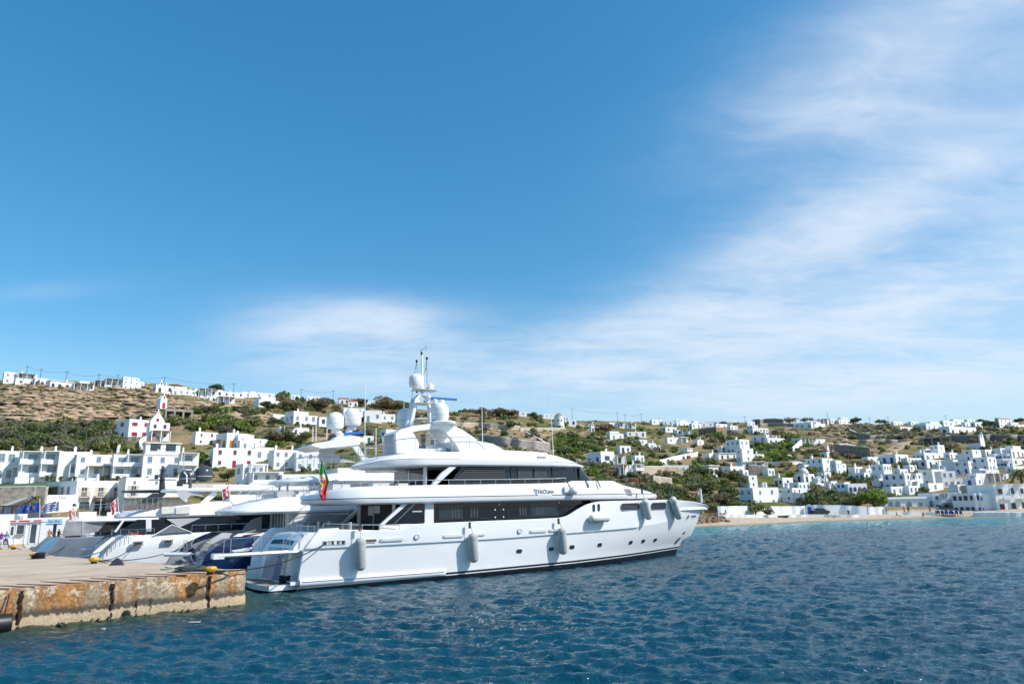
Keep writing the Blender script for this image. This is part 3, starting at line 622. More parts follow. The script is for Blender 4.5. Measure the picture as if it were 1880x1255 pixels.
p = HS(613, 996); f = MB(); plate(f, rrect(p.x, p.z, 1.42, .27, .05), .03); o = f.build('mooring_port', steel, yacht, smooth=0)
for i, (mm_, ww) in enumerate(((black, .16), (alum, .1), (mat('yellow paint', (.55, .45, .05), .5), .1), (black, .1), (gel2, .16), (black, .08), (alum, .12), (black, .12))):
    g_ = MB(); plate(g_, rrect(p.x - .56 + i * .16, p.z, ww, .2, .03), .04); g_.build('roller', mm_, o, smooth=0)
rb = MB()   # spray rail along the after waterline
for (z0, z1, o0) in ((.34, .74, .12),):
    X = np.linspace(-.5, 9.2, 34); prof = [(z0 - .05, -.03), (z0, o0 * .8), (z0 + .12, o0 * 1.2), (z1 - .12, o0 * 1.2), (z1, o0 * .6), (z1 + .03, -.03)]
    rb.grid([[hx(x, z, o * min(1, (9.25 - x) * 3)) for z, o in prof] for x in X])
rb.build('spray_rail', gel, yacht, smooth=50)
sl = MB(); X = np.linspace(-.4, 9.0, 20); sl.grid([[hx(x, .56, .152), hx(x, .60, .152)] for x in X]); sl.build('pinstripe', navy, yacht, smooth=0)
an = MB(); a = [HS(1237.5, 997), HS(1255.5, 975.5), HS(1258, 976), HS(1240, 998)]
an.extr([v + Vector((0, -.05, 0)) for v in a], (0, .12, 0)); an.build('anchor_pocket', dgrey, yacht, smooth=0)
p = HS(1273, 947.5); dx = (hx(p.x + .8, p.z) - hx(p.x - .8, p.z)).normalized(); nx = dx.cross(Vector((0, 0, 1))).normalized(); up_ = nx.cross(dx)
Mx = Matrix.Translation(p + nx * .03) @ Matrix((dx, up_, nx)).transposed().to_4x4()
text_mesh('bow_lettering', 'THEOLIMA', .24, mat('dark letters', (.03, .035, .05), .4), yacht, Mx, shear=.25)
em = MB(); em.extr([(-1.55, -.18, 0), (-1.4, .0, 0), (-1.25, .22, 0), (-1.15, .05, 0), (-1.32, -.12, 0)], (0, 0, .02)); eo = em.build('bow_emblem', MATS['dark letters'], yacht, smooth=0); eo.matrix_local = Mx

# ---- main deck house
mh = MB(); mh.box2((7.62, -3.86, 3.0), (8.36, 3.86, 5.12)); mh.build('deckhouse_pillar', gel2, yacht, smooth=0)
gh = MB(); gb = pchip([(8.3, 3.8), (20, 3.8), (23, 3.4), (26, 2.8)]); X = np.linspace(8.36, 26, 20)
for s in (-1, 1): gh.grid([[(x, s * gb(x), 3.0) for x in X], [(x, s * gb(x), 5.12) for x in X]])
gh.build('saloon_glass', glassd, yacht, smooth=0)
for x0, x1 in ((8.75, 12.9), (14.35, 18.9)):
  for s in (-1, 1):
    f = MB(); f.box2((x0, s * 3.80, 3.98), (x1, s * 3.825, 4.01)); f.box2((x0, s * 3.80, 4.93), (x1, s * 3.825, 4.955)); f.box2((x0, s * 3.80, 4.01), (x0 + .03, s * 3.825, 4.93)); f.box2((x1 - .03, s * 3.80, 4.01), (x1, s * 3.825, 4.93))
    o = f.build('window_frame', dgrey, yacht, smooth=0)
    for a_, b_ in ((x0 + .04, x0 + 1.9), (x0 + 1.98, x1 - .04)):
        g_ = MB(); g_.box2((a_, s * 3.812, 4.02), (b_, s * 3.80, 4.92)); g_.build('pane', glassm if a_ < 10 or a_ > 16 else glassd, o, smooth=0)
    for cx in (x0 + 1.0, x0 + 2.5):
        g_ = MB()
        for q in range(3): g_.box2((cx + q * .24, s * 3.815, 4.08), (cx + q * .24 + .13, s * 3.812, 4.85))
        g_.build('curtain', mat('pale curtain', (.05, .06, .066), .3, var=.2), o, smooth=0)
for x, z in ((13.25, 4.55), (13.95, 4.55), (13.25, 4.02), (13.95, 4.02), (13.6, 4.9), (18.95, 4.95)):
    f = MB(); f.lathe([(.001, 0), (.055, 0), (.055, .03), (.001, .035)], 8, M=Matrix.Rotation(R(90), 4, 'X')); o = f.build('deck_light', gel2, yacht, smooth=0); o.location = (x, -3.82, z)
for s in (-1, 1):
    wg = MB(); y = s * 4.0
    wg.extr([(4.75, y, 3.84), (6.42, y, 5.12), (7.62, y, 5.12), (7.62, y, 3.84)], (0, -s * .14, 0)); wg.build('wing_panel', glassd, yacht, smooth=0)
    wg = MB(); wg.extr([(4.42, y, 3.80), (6.02, y, 5.12), (6.40, y, 5.12), (4.74, y, 3.80)], (0, -s * .2, 0)); wg.build('wing_frame', gel2, yacht, smooth=0)
    wg = MB(); wg.extr([(5.42, y - s * -.012, 3.86), (6.86, y + s * .012, 5.1), (6.90, y + s * .012, 5.1), (5.46, y + s * .012, 3.86)], (0, -s * .01, 0)); wg.build('wing_line', steel, yacht, smooth=0)
    wg = MB(); wg.box2((4.42, s * 3.98, 3.0), (6.6, s * 3.8, 3.8)); wg.build('coaming', gel, yacht, smooth=0)
sg = MB(); sg.box2((6.7, -4.02, 4.55), (7.4, -4.0, 4.63)); sg.build('wing_sign', alum, yacht, smooth=0)
bd = MB(); bd.box2((5.6, -3.7, 3.0), (5.7, 3.7, 5.12)); bd.build('aft_bulkhead', darkin, yacht, smooth=0)
for y0, y1, z0, z1 in ((3.7, 2.9, 3.0, 5.12), (1.3, .2, 4.35, 5.0), (.3, .18, 3.0, 4.4), (.1, -1.0, 4.5, 5.02), (-3.3, -3.7, 3, 5.12)):
    b_ = MB(); b_.box2((5.54, y0, z0), (5.6, y1, z1)); b_.build('door_panel', gel2, yacht, smooth=0)
b_ = MB(); b_.box2((2.2, .5, 3.0), (3.6, -1.6, 3.75)); b_.box2((1.2, 2.4, 3.0), (2.0, -2.2, 3.42)); b_.build('deck_sofa', mat('beige cushions', (.5, .46, .42), .8, var=.1), yacht, smooth=0)
for k_, (x, y) in enumerate(((2.6, 2.8), (3.3, 2.6), (3.0, -2.9))):
    b_ = MB(); b_.box((x, y, 3.45), (.5, .5, .08)); b_.box((x - .22, y, 3.75), (.06, .5, .55))
    for ax in (-.2, .2):
        for ay in (-.2, .2): b_.tube([(x + ax, y + ay, 3.0), (x + ax, y + ay, 3.44)], .025, 4)
    b_.build('deck_chair', gel2, yacht, smooth=0)
def railing(name, path, h, n_post, wires, parent, r=.022, m=steel, double_top=False):
    """posts and top rail along a path of deck edge points"""
    P = [Vector(p) for p in path]; seg = [0.0]
    for a_, b_ in zip(P, P[1:]): seg.append(seg[-1] + (b_ - a_).length)
    def at(s_):
        for i in range(len(P) - 1):
            if s_ <= seg[i + 1] + 1e-6:
                t = (s_ - seg[i]) / max(1e-6, seg[i + 1] - seg[i]); return P[i].lerp(P[i + 1], t)
        return P[-1]
    mb = MB(); mb.tube([p + Vector((0, 0, h)) for p in P], r * 1.25, 5)
    o = mb.build(name, m, parent, smooth=60)
    for i in range(n_post):
        q = at(seg[-1] * i / (n_post - 1)); b = MB(); b.tube([q - Vector((0, 0, .03)), q + Vector((0, 0, h))], r, 5); b.build('stanchion', m, o, smooth=0)
    for k in range(wires):
        hh = h * (k + 1) / (wires + 1); b = MB(); b.tube([p + Vector((0, 0, hh)) for p in P], .008, 4); b.build('wire', m, o, smooth=0)
    return o
railing('aft_rail', [(.75, -3.8, 3.64), (3, -4.03, 3.5), (5.7, -4.2, 3.4)], .36, 5, 0, yacht)
railing('aft_rail', [(.75, 3.8, 3.64), (3, 4.03, 3.5), (5.7, 4.2, 3.4)], .36, 5, 0, yacht)
railing('aft_rail', [(.45, -3.0, 3.46), (.2, 0, 3.46), (.45, 3.0, 3.46)], .38, 6, 1, yacht)

# ---- upper deck: overhang, bulwark and nose
N2 = 96
b2 = pchip([(.35, 0), (.42, .8), (.7, 1.8), (1.25, 2.8), (2.1, 3.6), (3.4, 4.12), (5.6, 4.32), (20, 4.34), (24, 4.08), (27, 3.62), (29.3, 2.95), (30.8, 2.05), (31.5, 1.1), (31.7, 0)])
z2 = pchip([(.35, 5.72), (1.1, 5.98), (1.9, 6.19), (3.4, 6.26), (6, 6.30), (18.4, 6.40), (19.4, 6.44), (20.2, 6.56), (24.3, 6.56), (25, 6.38), (25.7, 6.2), (28, 5.86), (30.5, 5.45), (31.7, 5.1)])
def l2(d, z): return level(.35 + d * .8, 31.7 - d * .8, lambda X: np.maximum(b2((X - .35 - d * .8) * (31.35 / (31.35 - 1.6 * d)) + .35) - d, 0), z, N2)
lo = lambda X: 5.1 - .09 * np.clip((X - 18) / 10, 0, 1) + .10 * np.clip((2.8 - X) / 2.4, 0, 1)
sd = MB()
L2 = [l2(.55, lambda X: lo(X) + .02), l2(.22, lambda X: lo(X)), l2(.06, lambda X: lo(X) + .10), l2(.0, lambda X: lo(X) + .26), l2(.0, lambda X: np.minimum(5.47, z2(X) - .04)), l2(.035, lambda X: np.minimum(5.475, z2(X) - .035)), l2(.035, lambda X: np.minimum(5.53, z2(X) - .03)), l2(0, lambda X: np.minimum(5.535, z2(X) - .02)),
      l2(.06, lambda X: z2(X) * .75 + 5.5 * .25), l2(.16, lambda X: z2(X) - .03), l2(.21, lambda X: z2(X)), l2(.34, lambda X: z2(X) - .01)]
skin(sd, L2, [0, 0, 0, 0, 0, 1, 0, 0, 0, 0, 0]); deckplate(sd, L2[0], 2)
inn = l2(.36, lambda X: np.where(X < 20.2, 5.62, z2(X) - .01)); skin(sd, [L2[-1], inn], [0]); deckplate(sd, inn, 0, .05)
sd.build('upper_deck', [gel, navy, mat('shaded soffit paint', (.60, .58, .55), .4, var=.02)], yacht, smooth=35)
bl = MB(); Xb = np.linspace(21.8, 31.2, 26)
for s in (-1, 1): bl.grid([[(x, s * float(np.minimum(b2(x) - .12, 99)), 4.90) for x in Xb], [(x, s * float(b2(x) - .12), 5.06) for x in Xb]])
bl.build('deck_joint', black, yacht, smooth=0)
rp = [(x, -(float(b2(x)) - .28), float(z2(x))) for x in (2.0, 2.8, 4, 6, 9, 12, 15, 18.3, 19.5)]
railing('upper_rail', rp, .34, 15, 0, yacht); railing('upper_rail', [(x, -y, z) for x, y, z in rp], .34, 15, 0, yacht)
rp = [(2.1, -3.2, 6.17), (1.45, -2.3, 6.0), (1.0, -1.2, 5.88), (.88, 0, 5.85), (1.0, 1.2, 5.88), (1.45, 2.3, 6.0), (2.1, 3.2, 6.17)]
railing('stern_rail', rp, .5, 7, 1, yacht)
npl = MB(); a = [S(px, py, -4.36) for px, py in ((981, 896), (1016, 896), (1016, 905), (1013, 909), (988, 909), (983, 904))]
npl.extr(a, (0, .12, 0)); npo = npl.build('name_board', gel, yacht, smooth=0)
q = S(999.5, 901.3, -4.385); gl_ = mat('grey letters', (.25, .26, .28), .4)
for s_, dx_, sz_ in (('TH', -.55, .44), ('E', -.22, .31), ('O', .03, .44), ('LIMA', .56, .31)): text_mesh('name_lettering', s_, sz_, gl_, npo, Matrix.Translation(q + Vector((dx_, 0, -.02 if sz_ > .4 else -.06))) @ Matrix.Rotation(R(90), 4, 'X'))
nb = MB(); nb.box2((*S(1037, 903, -4.5)[:2], S(1037, 903, -4.5).z), (S(1046, 893, -4.5).x, -4.1, S(1046, 893, -4.5).z)); nb.build('bracket', gel2, yacht, smooth=0)
fb = MB(); fb.lathe([(.001, -.36), (.2, -.32), (.31, -.15), (.33, 0), (.3, .17), (.2, .3), (.06, .37), (.001, .38)], 14, M=Matrix.Rotation(R(55), 4, 'Y')); o = fb.build('fender_ball', domew, yacht, smooth=50); o.location = S(1053.5, 900, -4.6)  # white fender ball hanging in the bracket
for cx0, cx1, cy0, cy1 in ((1145, 1164, 896, 908),):
    a, b = S(cx0, cy1, -4.0), S(cx1, cy0, -4.0)
    for i in range(7):
        v = MB(); zc_ = a.z + (b.z - a.z) * (i + .5) / 7; yv = -(float(b2(a.x)) - .05 + .0); v.box2((a.x, yv, zc_ - .02), (b.x, yv + .1, zc_ + .02)); v.build('vent_slat', greyp, yacht, smooth=0)
hk = MB()
for px in (1042, 1076, 1097):
    p_ = S(px, 884 if px > 1050 else 886, -4.2); hk.tube([p_ + Vector((0, .1, .12)), p_ + Vector((0.02, -.08, -.05)), p_ + Vector((.18, -.1, -.42))], .045, 5)
hk.build('fender_hook', dgrey, yacht, smooth=0)
b_ = MB(); b_.box2((2.0, -1.5, 5.6), (3.2, 1.5, 6.5)); b_.box2((4.4, -2.6, 5.6), (5.6, -1.8, 6.52)); b_.box2((5.9, 1.2, 5.6), (7.0, 2.4, 6.5)); b_.box2((6.2, -2.8, 5.6), (6.9, -2.0, 6.5)); b_.build('deck_furniture', mat('white cushions', (.6, .59, .57), .8, var=.06), yacht, smooth=0)

# ---- bridge deck house
def lb(X0, X1, yw, z, n=40): return level(X0, X1, lambda X: pchip([(0, 3.28), (.55, 3.28), (.80, 3.24), (.9, 2.9), (.96, 2.1), (.99, 1.0), (1, 0)])((X - X0) / (X1 - X0)) * yw, z, n)
gh = MB(); LB = [lb(9.2, 25.0, 1, 5.6), lb(9.9, 24.35, 1, 6.5), lb(10.9, 22.95, .98, 7.66)]; skin(gh, LB, [0, 0]); deckplate(gh, LB[-1]); gh.build('bridge_glass', mat('bridge glass', (.016, .020, .026), .04, var=.12, scale=.7, spec=.5), yacht, smooth=30)
lf = MB(); lf.extr([(10.15, -3.29, 6.68), (11.35, -3.29, 7.60), (14.4, -3.29, 7.60), (14.4, -3.29, 6.68)], (0, -.012, 0)); lvo = lf.build('louvre_panel', darkin, yacht, smooth=0)
for i in range(6):
    z = 6.72 + i * .155; v = MB(); x0 = 10.15 + (z - 6.68) / .92 * 1.2
    v.extr([(x0, -3.30, z), (x0, -3.36, z + .01), (x0 + .03, -3.36, z + .045), (x0 + .03, -3.30, z + .05)], (14.4 - x0, 0, 0)); v.build('louvre', mat('louvre grey', (.16, .165, .175), .4), lvo, smooth=0)
for a_, b_, mm_, sl_ in ((15.6, 16.9, MATS['pale curtain'], 0), (17.1, 18.3, MATS['pale curtain'], 0), (19.7, 21.0, glassl, .28), (21.05, 21.35, darkin, .1)):
    v = MB(); v.extr([(a_ + sl_ * .9, -3.285 if a_ < 19 else -3.2, 6.72), (b_, -3.285 if a_ < 19 else -3.16, 6.72), (b_ - .02, -3.285 if a_ < 19 else -3.12, 7.56), (a_ - sl_ * .3, -3.285 if a_ < 19 else -3.18, 7.56)], (0, -.02, 0)); v.build('pane', mm_, yacht, smooth=0)
for x in (15.0, 18.8, 21.45):
    v = MB(); v.box2((x, -3.31, 6.5), (x + .05, -2.9, 7.62)); v.build('mullion', dgrey, yacht, smooth=0)
for s in (-1, 1):
    v = MB(); v.extr([(8.35, s * 3.5, 6.35), (8.75, s * 3.5, 6.35), (10.3, s * 3.5, 7.6), (9.75, s * 3.5, 7.6), (9.1, s * 3.5, 7.15)], (0, -s * .25, 0)); v.build('roof_strut', gel2, yacht, smooth=0)
v = MB(); v.box2((8.2, -3.0, 5.6), (8.3, 3.0, 7.6)); v.build('aft_bulkhead', glassd, yacht, smooth=0)
v = MB(); v.box2((8.16, -3.0, 5.6), (8.2, -2.5, 7.6)); v.build('side_screen', gel2, yacht, smooth=0)
v = MB(); v.box2((8.15, -.05, 5.6), (8.2, .05, 7.5)); v.build('door_frame', steel, yacht, smooth=0)

# ---- roof / sun deck
b3 = pchip([(3.85, 0), (3.92, .7), (4.2, 1.55), (4.9, 2.5), (6.0, 3.2), (7.8, 3.66), (18, 3.68), (20.5, 3.4), (22, 2.8), (23.1, 1.7), (23.5, .7), (23.6, 0)])
zl3 = pchip([(3.85, 7.74), (5.3, 8.04), (7.6, 8.13), (14, 8.10), (20, 8.0), (23.6, 7.72)]); zt3 = pchip([(3.85, 7.88), (5.4, 8.36), (8.0, 8.60), (15, 8.74), (18.6, 8.60), (21.2, 8.17), (23.6, 7.76)])
zb3 = pchip([(3.85, 7.56), (6.6, 7.62), (12, 7.66), (23.6, 7.62)])
def l3(d, z): return level(3.85 + d, 23.6 - d, lambda X: np.maximum(b3((X - 3.85 - d) * (19.75 / (19.75 - 2 * d)) + 3.85) - d, 0), z, 72)
rf = MB(); L3 = [l3(.5, zb3), l3(.2, zb3), l3(.03, lambda X: zb3(X) + .10), l3(0, lambda X: (zb3(X) + zl3(X)) / 2), l3(.0, lambda X: zl3(X) - .015), l3(.03, zl3), l3(.03, lambda X: zl3(X) + .025), l3(0, lambda X: zl3(X) + .03), l3(.12, lambda X: np.maximum((zl3(X) + zt3(X)) / 2, zl3(X) + .035)), l3(.34, lambda X: np.maximum(zt3(X), zl3(X) + .04)), l3(.6, lambda X: np.maximum(zt3(X) + .03, zl3(X) + .05))]
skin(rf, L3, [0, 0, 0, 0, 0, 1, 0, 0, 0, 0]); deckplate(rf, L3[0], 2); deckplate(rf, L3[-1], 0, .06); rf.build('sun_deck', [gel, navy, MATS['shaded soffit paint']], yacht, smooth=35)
for i in range(5):
    a, b = S(985, 842.5, -3.45), S(1000, 837, -3.45); v = MB(); z = a.z + (b.z - a.z) * (i + .5) / 5; v.box2((a.x, -3.62, z - .02), (b.x, -3.2, z + .02)); v.build('vent_slat', greyp, yacht, smooth=0)
def crop(x, y): return 700 + x / 5.705, 620 + y / 5.705
def poly(pts, y): return [S(*crop(*p), y) for p in pts]
for s in (-1, 1):
    a = poly([(165, 1205), (150, 1000), (200, 960), (330, 920), (480, 902), (620, 895), (720, 900), (850, 960), (1000, 1062), (1000, 1072), (780, 1068), (850, 1195), (800, 1195), (740, 1060), (640, 945), (560, 950), (400, 970), (330, 985), (395, 1095), (390, 1205)], -1.35)
    v = MB(); P = [Vector((p.x, s * 1.35, p.z)) for p in a]
    P2 = [Vector((p.x, s * .95, p.z)) for p in a]; n = len(P); tris = tessellate_polygon([P])
    v.add(P + P2, [t for t in tris] + [tuple(n + i for i in t[::-1]) for t in tris] + [(i, (i + 1) % n, n + (i + 1) % n, n + i) for i in range(n)]); v.build('arch_side', gel, yacht, smooth=30)
a = poly([(150, 1000), (200, 960), (330, 920), (480, 902), (620, 895), (720, 900), (850, 960), (850, 985), (720, 925), (620, 945), (560, 950), (400, 970), (330, 985)], -1.35)
v = MB(); v.grid([[(p.x, y, p.z + .02 * (1 - (y / 1.35) ** 2)) for p in a[:7]] for y in np.linspace(-1.33, 1.33, 7)]); v.grid([[(p.x, y, p.z) for p in a[7:]] for y in np.linspace(-1.33, 1.33, 7)]); v.build('hardtop', gel, yacht, smooth=50)
a = [S(px, py, -2.5) for px, py in ((850, 838), (834, 808.5), (875, 808.5), (905, 814), (926, 826), (985, 829), (1004, 831), (1012, 838))]
v = MB(); v.extr([Vector((p.x, -2.5, p.z)) for p in a], (0, 5.0, 0)); v.build('windbreak', gel, yacht, smooth=30)
v = MB(); v.tube([S(838, 811, -2.52), S(877, 811, -2.52), S(893, 826, -2.52)], .018, 4); v.build('pinstripe', greyp, yacht, smooth=0)
railing('sun_deck_rail', [(4.9, -1.9, 8.12), (5.6, -2.5, 8.38), (6.8, -3.0, 8.52), (8.4, -3.25, 8.62), (11.5, -3.3, 8.7)], 1.05, 6, 2, yacht)
railing('sun_deck_rail', [(4.9, 1.9, 8.12), (5.6, 2.5, 8.38), (6.8, 3.0, 8.52), (8.4, 3.25, 8.62), (11.5, 3.3, 8.7)], 1.05, 6, 2, yacht)
railing('sun_deck_rail', [(4.9, -1.9, 8.12), (4.5, 0, 8.05), (4.9, 1.9, 8.12)], 1.05, 4, 2, yacht)
for y in (-1.2, .6):
    v = MB(); v.box2((8.4, y, 8.6), (9.8, y + .9, 9.05)); v.build('sun_lounger', MATS['white cushions'], yacht, smooth=0)
v = MB(); v.lathe([(.5, 0), (.55, .35), (.5, .5), (.02, .55)], 12); o = v.build('jacuzzi_cover', gel2, yacht, smooth=40); o.location = (10.4, -.6, 8.62)
# mast
def c2(x, y, yy_): return S(*crop(x, y), yy_)
mastm = MB()
for s in (-1, 1):
    mastm.tube([Vector((c2(285, 930, 0).x, s * .38, c2(285, 930, 0).z)), Vector((c2(320, 760, 0).x, s * .34, c2(320, 760, 0).z)), Vector((c2(345, 650, 0).x, s * .3, c2(345, 650, 0).z)), Vector((c2(400, 600, 0).x, s * .26, c2(400, 600, 0).z))], [.19, .17, .14, .12], 8)
    mastm.tube([Vector((c2(530, 900, 0).x, s * .38, c2(530, 900, 0).z)), Vector((c2(525, 730, 0).x, s * .34, c2(525, 730, 0).z)), Vector((c2(500, 640, 0).x, s * .3, c2(500, 640, 0).z)), Vector((c2(455, 595, 0).x, s * .26, c2(455, 595, 0).z))], [.21, .18, .15, .12], 8)
mo = mastm.build('mast', gel, yacht, smooth=60)
v = MB(); p0, p1 = c2(430, 600, 0), c2(424, 170, 0); v.tube([p0, p0.lerp(p1, .5), p1], [.16, .11, .075], 8); v.build('mast_pole', gel, yacht, smooth=60)
for x0, x1, yy_, wd in ((340, 575, 548, 1.3), (330, 505, 690, 1.6), (320, 455, 857, 2.0), (400, 480, 600, .9)):
    a, b = c2(x0, yy_ - 5, 0), c2(x1, yy_ + 8, 0); v = MB(); v.box2((a.x, -wd / 2, b.z), (b.x, wd / 2, a.z)); v.build('mast_platform', gel, yacht, smooth=0)
def dome(parent, c, r, hgt, m=domew, name='radome', foot=.3):
    prof = [(r * .42, -foot), (r * .45, -.02), (r * .86, 0), (r * .97, hgt * .10), (r, hgt * .28), (r, hgt * .55)] + [(r * math.cos(R(a_)), hgt * .55 + hgt * .45 * math.sin(R(a_))) for a_ in (15, 30, 45, 60, 75, 88)]
    v = MB(); v.lathe(prof, 22); o = v.build(name, m, parent, smooth=40); o.location = c
    v = MB(); v.lathe([(r * 1.005, hgt * .27), (r * 1.015, hgt * .28), (r * 1.015, hgt * .30), (r * 1.005, hgt * .31)], 22); v.build('seam', mat('radome seam', (.6, .6, .6), .5), o, smooth=0)
    return o
def dome_px(x0, x1, yt, yb, yy_, **kw):
    a, b, t, u_ = c2(x0, yb, yy_), c2(x1, yb, yy_), c2((x0 + x1) / 2, yt, yy_), c2((x0 + x1) / 2, yb, yy_)
    D = (EYE - np.array(HARBOUR @ u_)); rr = (x1 - x0) / 5.705 / 2 * np.linalg.norm(D) / F
    return dome(yacht, u_, rr, t.z - u_.z, **kw)
dome_px(290, 434, 373, 512, 0, foot=.25); dome_px(530, 706, 672, 866, -1.2, foot=.15); dome_px(163, 320, 735, 925, 1.6, foot=.2); dome_px(483, 542, 476, 532, 0, foot=.1); dome_px(340, 400, 625, 682, 0, foot=.1)
q = c2(633, 678, -1.2); v = MB(); v.lathe([(.22, -.05), (.24, .1), (.15, .2), (.01, .23)], 12); o = v.build('dome_cap', domew, yacht, smooth=40); o.location = q
q = c2(650, 890, -1.2); v = MB(); v.lathe([(.95, -.12), (1.02, 0), (.9, .1), (.01, .12)], 20); o = v.build('dome_base', gel, yacht, smooth=40); o.location = q
a, b = c2(525, 628, -.5), c2(790, 628, -.5); v = MB(); v.box2((a.x, -.58, a.z - .09), (b.x, -.40, a.z + .07)); v.build('radar_scanner', blue_r, yacht, smooth=0)
v = MB(); v.lathe([(.16, -.35), (.2, -.05), (.12, 0)], 10); o = v.build('radar_pedestal', gel, yacht, smooth=40); o.location = c2(560, 640, -.5)
for x0, y0, y1 in ((422, 150, 178), (370, 232, 258), (477, 203, 230), (482, 525, 550), (452, 660, 684), (372, 562, 575)):
    a, b = c2(x0, y1, 0), c2(x0, y0, 0); v = MB(); v.lathe([(.085, 0), (.085, b.z - a.z), (.03, b.z - a.z + .02)], 8); o = v.build('signal_light', black, yacht, smooth=0); o.location = a
v = MB()
for x0, y0, x1, y1 in ((370, 258, 348, 372), (370, 258, 380, 372), (477, 230, 478, 480), (477, 230, 462, 330), (330, 530, 318, 660), (470, 320, 440, 380)):
    v.tube([c2(x0, y0, 0), c2(x1, y1, 0)], .018, 4)
v.build('mast_stay', dgrey, yacht, smooth=0); v = MB(); v.tube([c2(405, 135, 0), c2(430, 120, 0), c2(475, 110, 0), c2(470, 85, 0), c2(460, 92, 0)], .016, 4); v.tube([c2(424, 160, 0), c2(418, 130, 0)], .015, 4); v.build('mast_stay', dgrey, yacht, smooth=0)
for px0, py0, px1, py1, yy_ in ((886, 812, 883.5, 690, -1.6), (1016, 832, 1006, 662, -2.3), (796.5, 715, 796, 680, 0), (742, 770, 741.5, 730, 2.0)):
    v = MB(); v.tube([S(px0, py0 + 3, yy_), S(px0 * .7 + px1 * .3, py0 * .7 + py1 * .3, yy_), S(px1, py1, yy_)], [.035, .028, .012], 5); v.build('whip_antenna', domew, yacht, smooth=0)
# foredeck: bow mast with its small flag
pb = S(1288, 922, -.3); v = MB(); v.tube([pb, pb + Vector((0, 0, 1.25))], [.12, .09], 8); v.build('bow_post', gel, yacht, smooth=50)
v = MB(); v.box2((35.2, -.6, 4.0), (36.2, .5, 4.75)); v.build('windlass', dgrey, yacht, smooth=0)
v = MB(); v.box2((31.8, -.8, 4.0), (33.2, .8, 4.9)); v.build('hatch_box', gel2, yacht, smooth=0)
railing('nose_rail', [(24.5, -3.2, 6.5), (26, -3.2, 6.22), (28, -2.9, 5.92), (30, -2.0, 5.6)], .12, 6, 0, yacht, r=.02, m=dgrey)
# passerelle
a, b = S(398, 1020, -2.3), S(548, 1011.5, -2.3); pas = MB(); dv = (b - a)
for oy in (-.42, .42): pas.tube([a + Vector((0, oy, 0)), b + Vector((0.2, oy, 0))], .10, 7)
pas.box2((a.x, a.y - .42, a.z - .02), (b.x + .2, a.y + .42, a.z + .05)); po = pas.build('gangway', alum, yacht, smooth=50)
v = MB(); v.box2((a.x - .25, a.y - .5, a.z - .16), (a.x + .35, a.y + .5, a.z + .12)); v.build('gangway_tip', gel2, po, smooth=0)
for oy in (-.45,):
    pth = [a + Vector((.25, oy, .95)), a + dv * .4 + Vector((0, oy, .98)), b + Vector((-.2, oy, 1.0))]
    v = MB(); v.tube(pth, .025, 5); v.build('handrail', steel, po, smooth=0)
    for t_ in (.06, .14, .42, .50, .78, .86, .97):
        q = a + dv * t_ + Vector((0, oy, .05)); v = MB(); v.tube([q, q + Vector((0, 0, .92))], .022, 5); v.build('stanchion', steel, po, smooth=0)
v = MB(); v.tube([a + dv * .55 + Vector((0, .3, .1)), S(508, 975, -1.9)], .05, 5); v.build('gangway_strut', steel, po, smooth=0)

# ---- ensign at the stern
fl = empty('flag', M=HARBOUR @ Matrix.Translation(S(607, 896, -2.6))); tag(fl, 'green white and red ensign with a crest hanging from its pole over the yacht stern', 'flag')
org = S(607, 896, -2.6); v = MB(); v.tube([org, S(589, 838, -2.6)], .035, 6); v.build('flag_pole', steel, fl, smooth=0, origin=org)
outl = [(591, 843, 592, 843), (587.5, 858, 597, 858), (586, 872, 600, 868), (585, 886, 604, 882), (583.5, 898, 600, 897), (586, 908, 598.5, 907), (592, 919, 597, 918)]
def fold(t, s): return .10 * math.sin(s * 9 + t * 2) * (.3 + t)
rows = []
for i, (xa, ya, xb, yb) in enumerate(outl):
    rows.append([S(xa + (xb - xa) * s, ya + (yb - ya) * s, -2.6 + fold(i / 6, s)) for s in np.linspace(0, 1, 9)])
fm = MB(); cols = {0: 0, 1: 0, 2: 1, 3: 1, 4: 2, 5: 2}
for i in range(6):
    for j in range(8):
        m_ = 0 if (i < 2 or j > 5 and i < 4) else (1 if i < 4 and not (i == 3 and j > 3) else 2)
        if i == 4 and j < 3: m_ = 1
        fm.add([rows[i][j], rows[i][j + 1], rows[i + 1][j + 1], rows[i + 1][j]], [(0, 1, 2, 3)], m_)
fm.build('flag_cloth', [green_f, white_f, red], fl, smooth=60, origin=org)
cm = MB()
for i, (cx, cy, m_) in enumerate(((591, 876, 0), (594, 879, 1), (591, 883, 2), (594, 886, 0), (589.5, 886, 1), (592.5, 890, 1), (596, 882, 0))):
    q = S(cx, cy, -2.76); cm.box(q, (.14, .03, .16), m=m_)
cm.build('crest', [red, yel_f, blue_f], fl, smooth=0, origin=org)
pj = empty('flag', M=HARBOUR @ Matrix.Translation(pb + Vector((0, 0, .4)))); tag(pj, 'small faded red and white flag at the bow of the big yacht', 'flag')
v = MB(); v.tube([(0, 0, 0), (0, 0, 1.0)], .02, 5); v.build('flag_pole', steel, pj, smooth=0)
fm = MB(); fm.grid([[(-.02 - s * .42, .05 * math.sin(s * 7), .95 - t * .55 - s * .3) for s in np.linspace(0, 1, 6)] for t in (0, .33, .66, 1)], mm=[0, 1, 0]); fm.build('flag_cloth', [mat('faded red cloth', (.5, .14, .15), .8), white_f], pj, smooth=0)

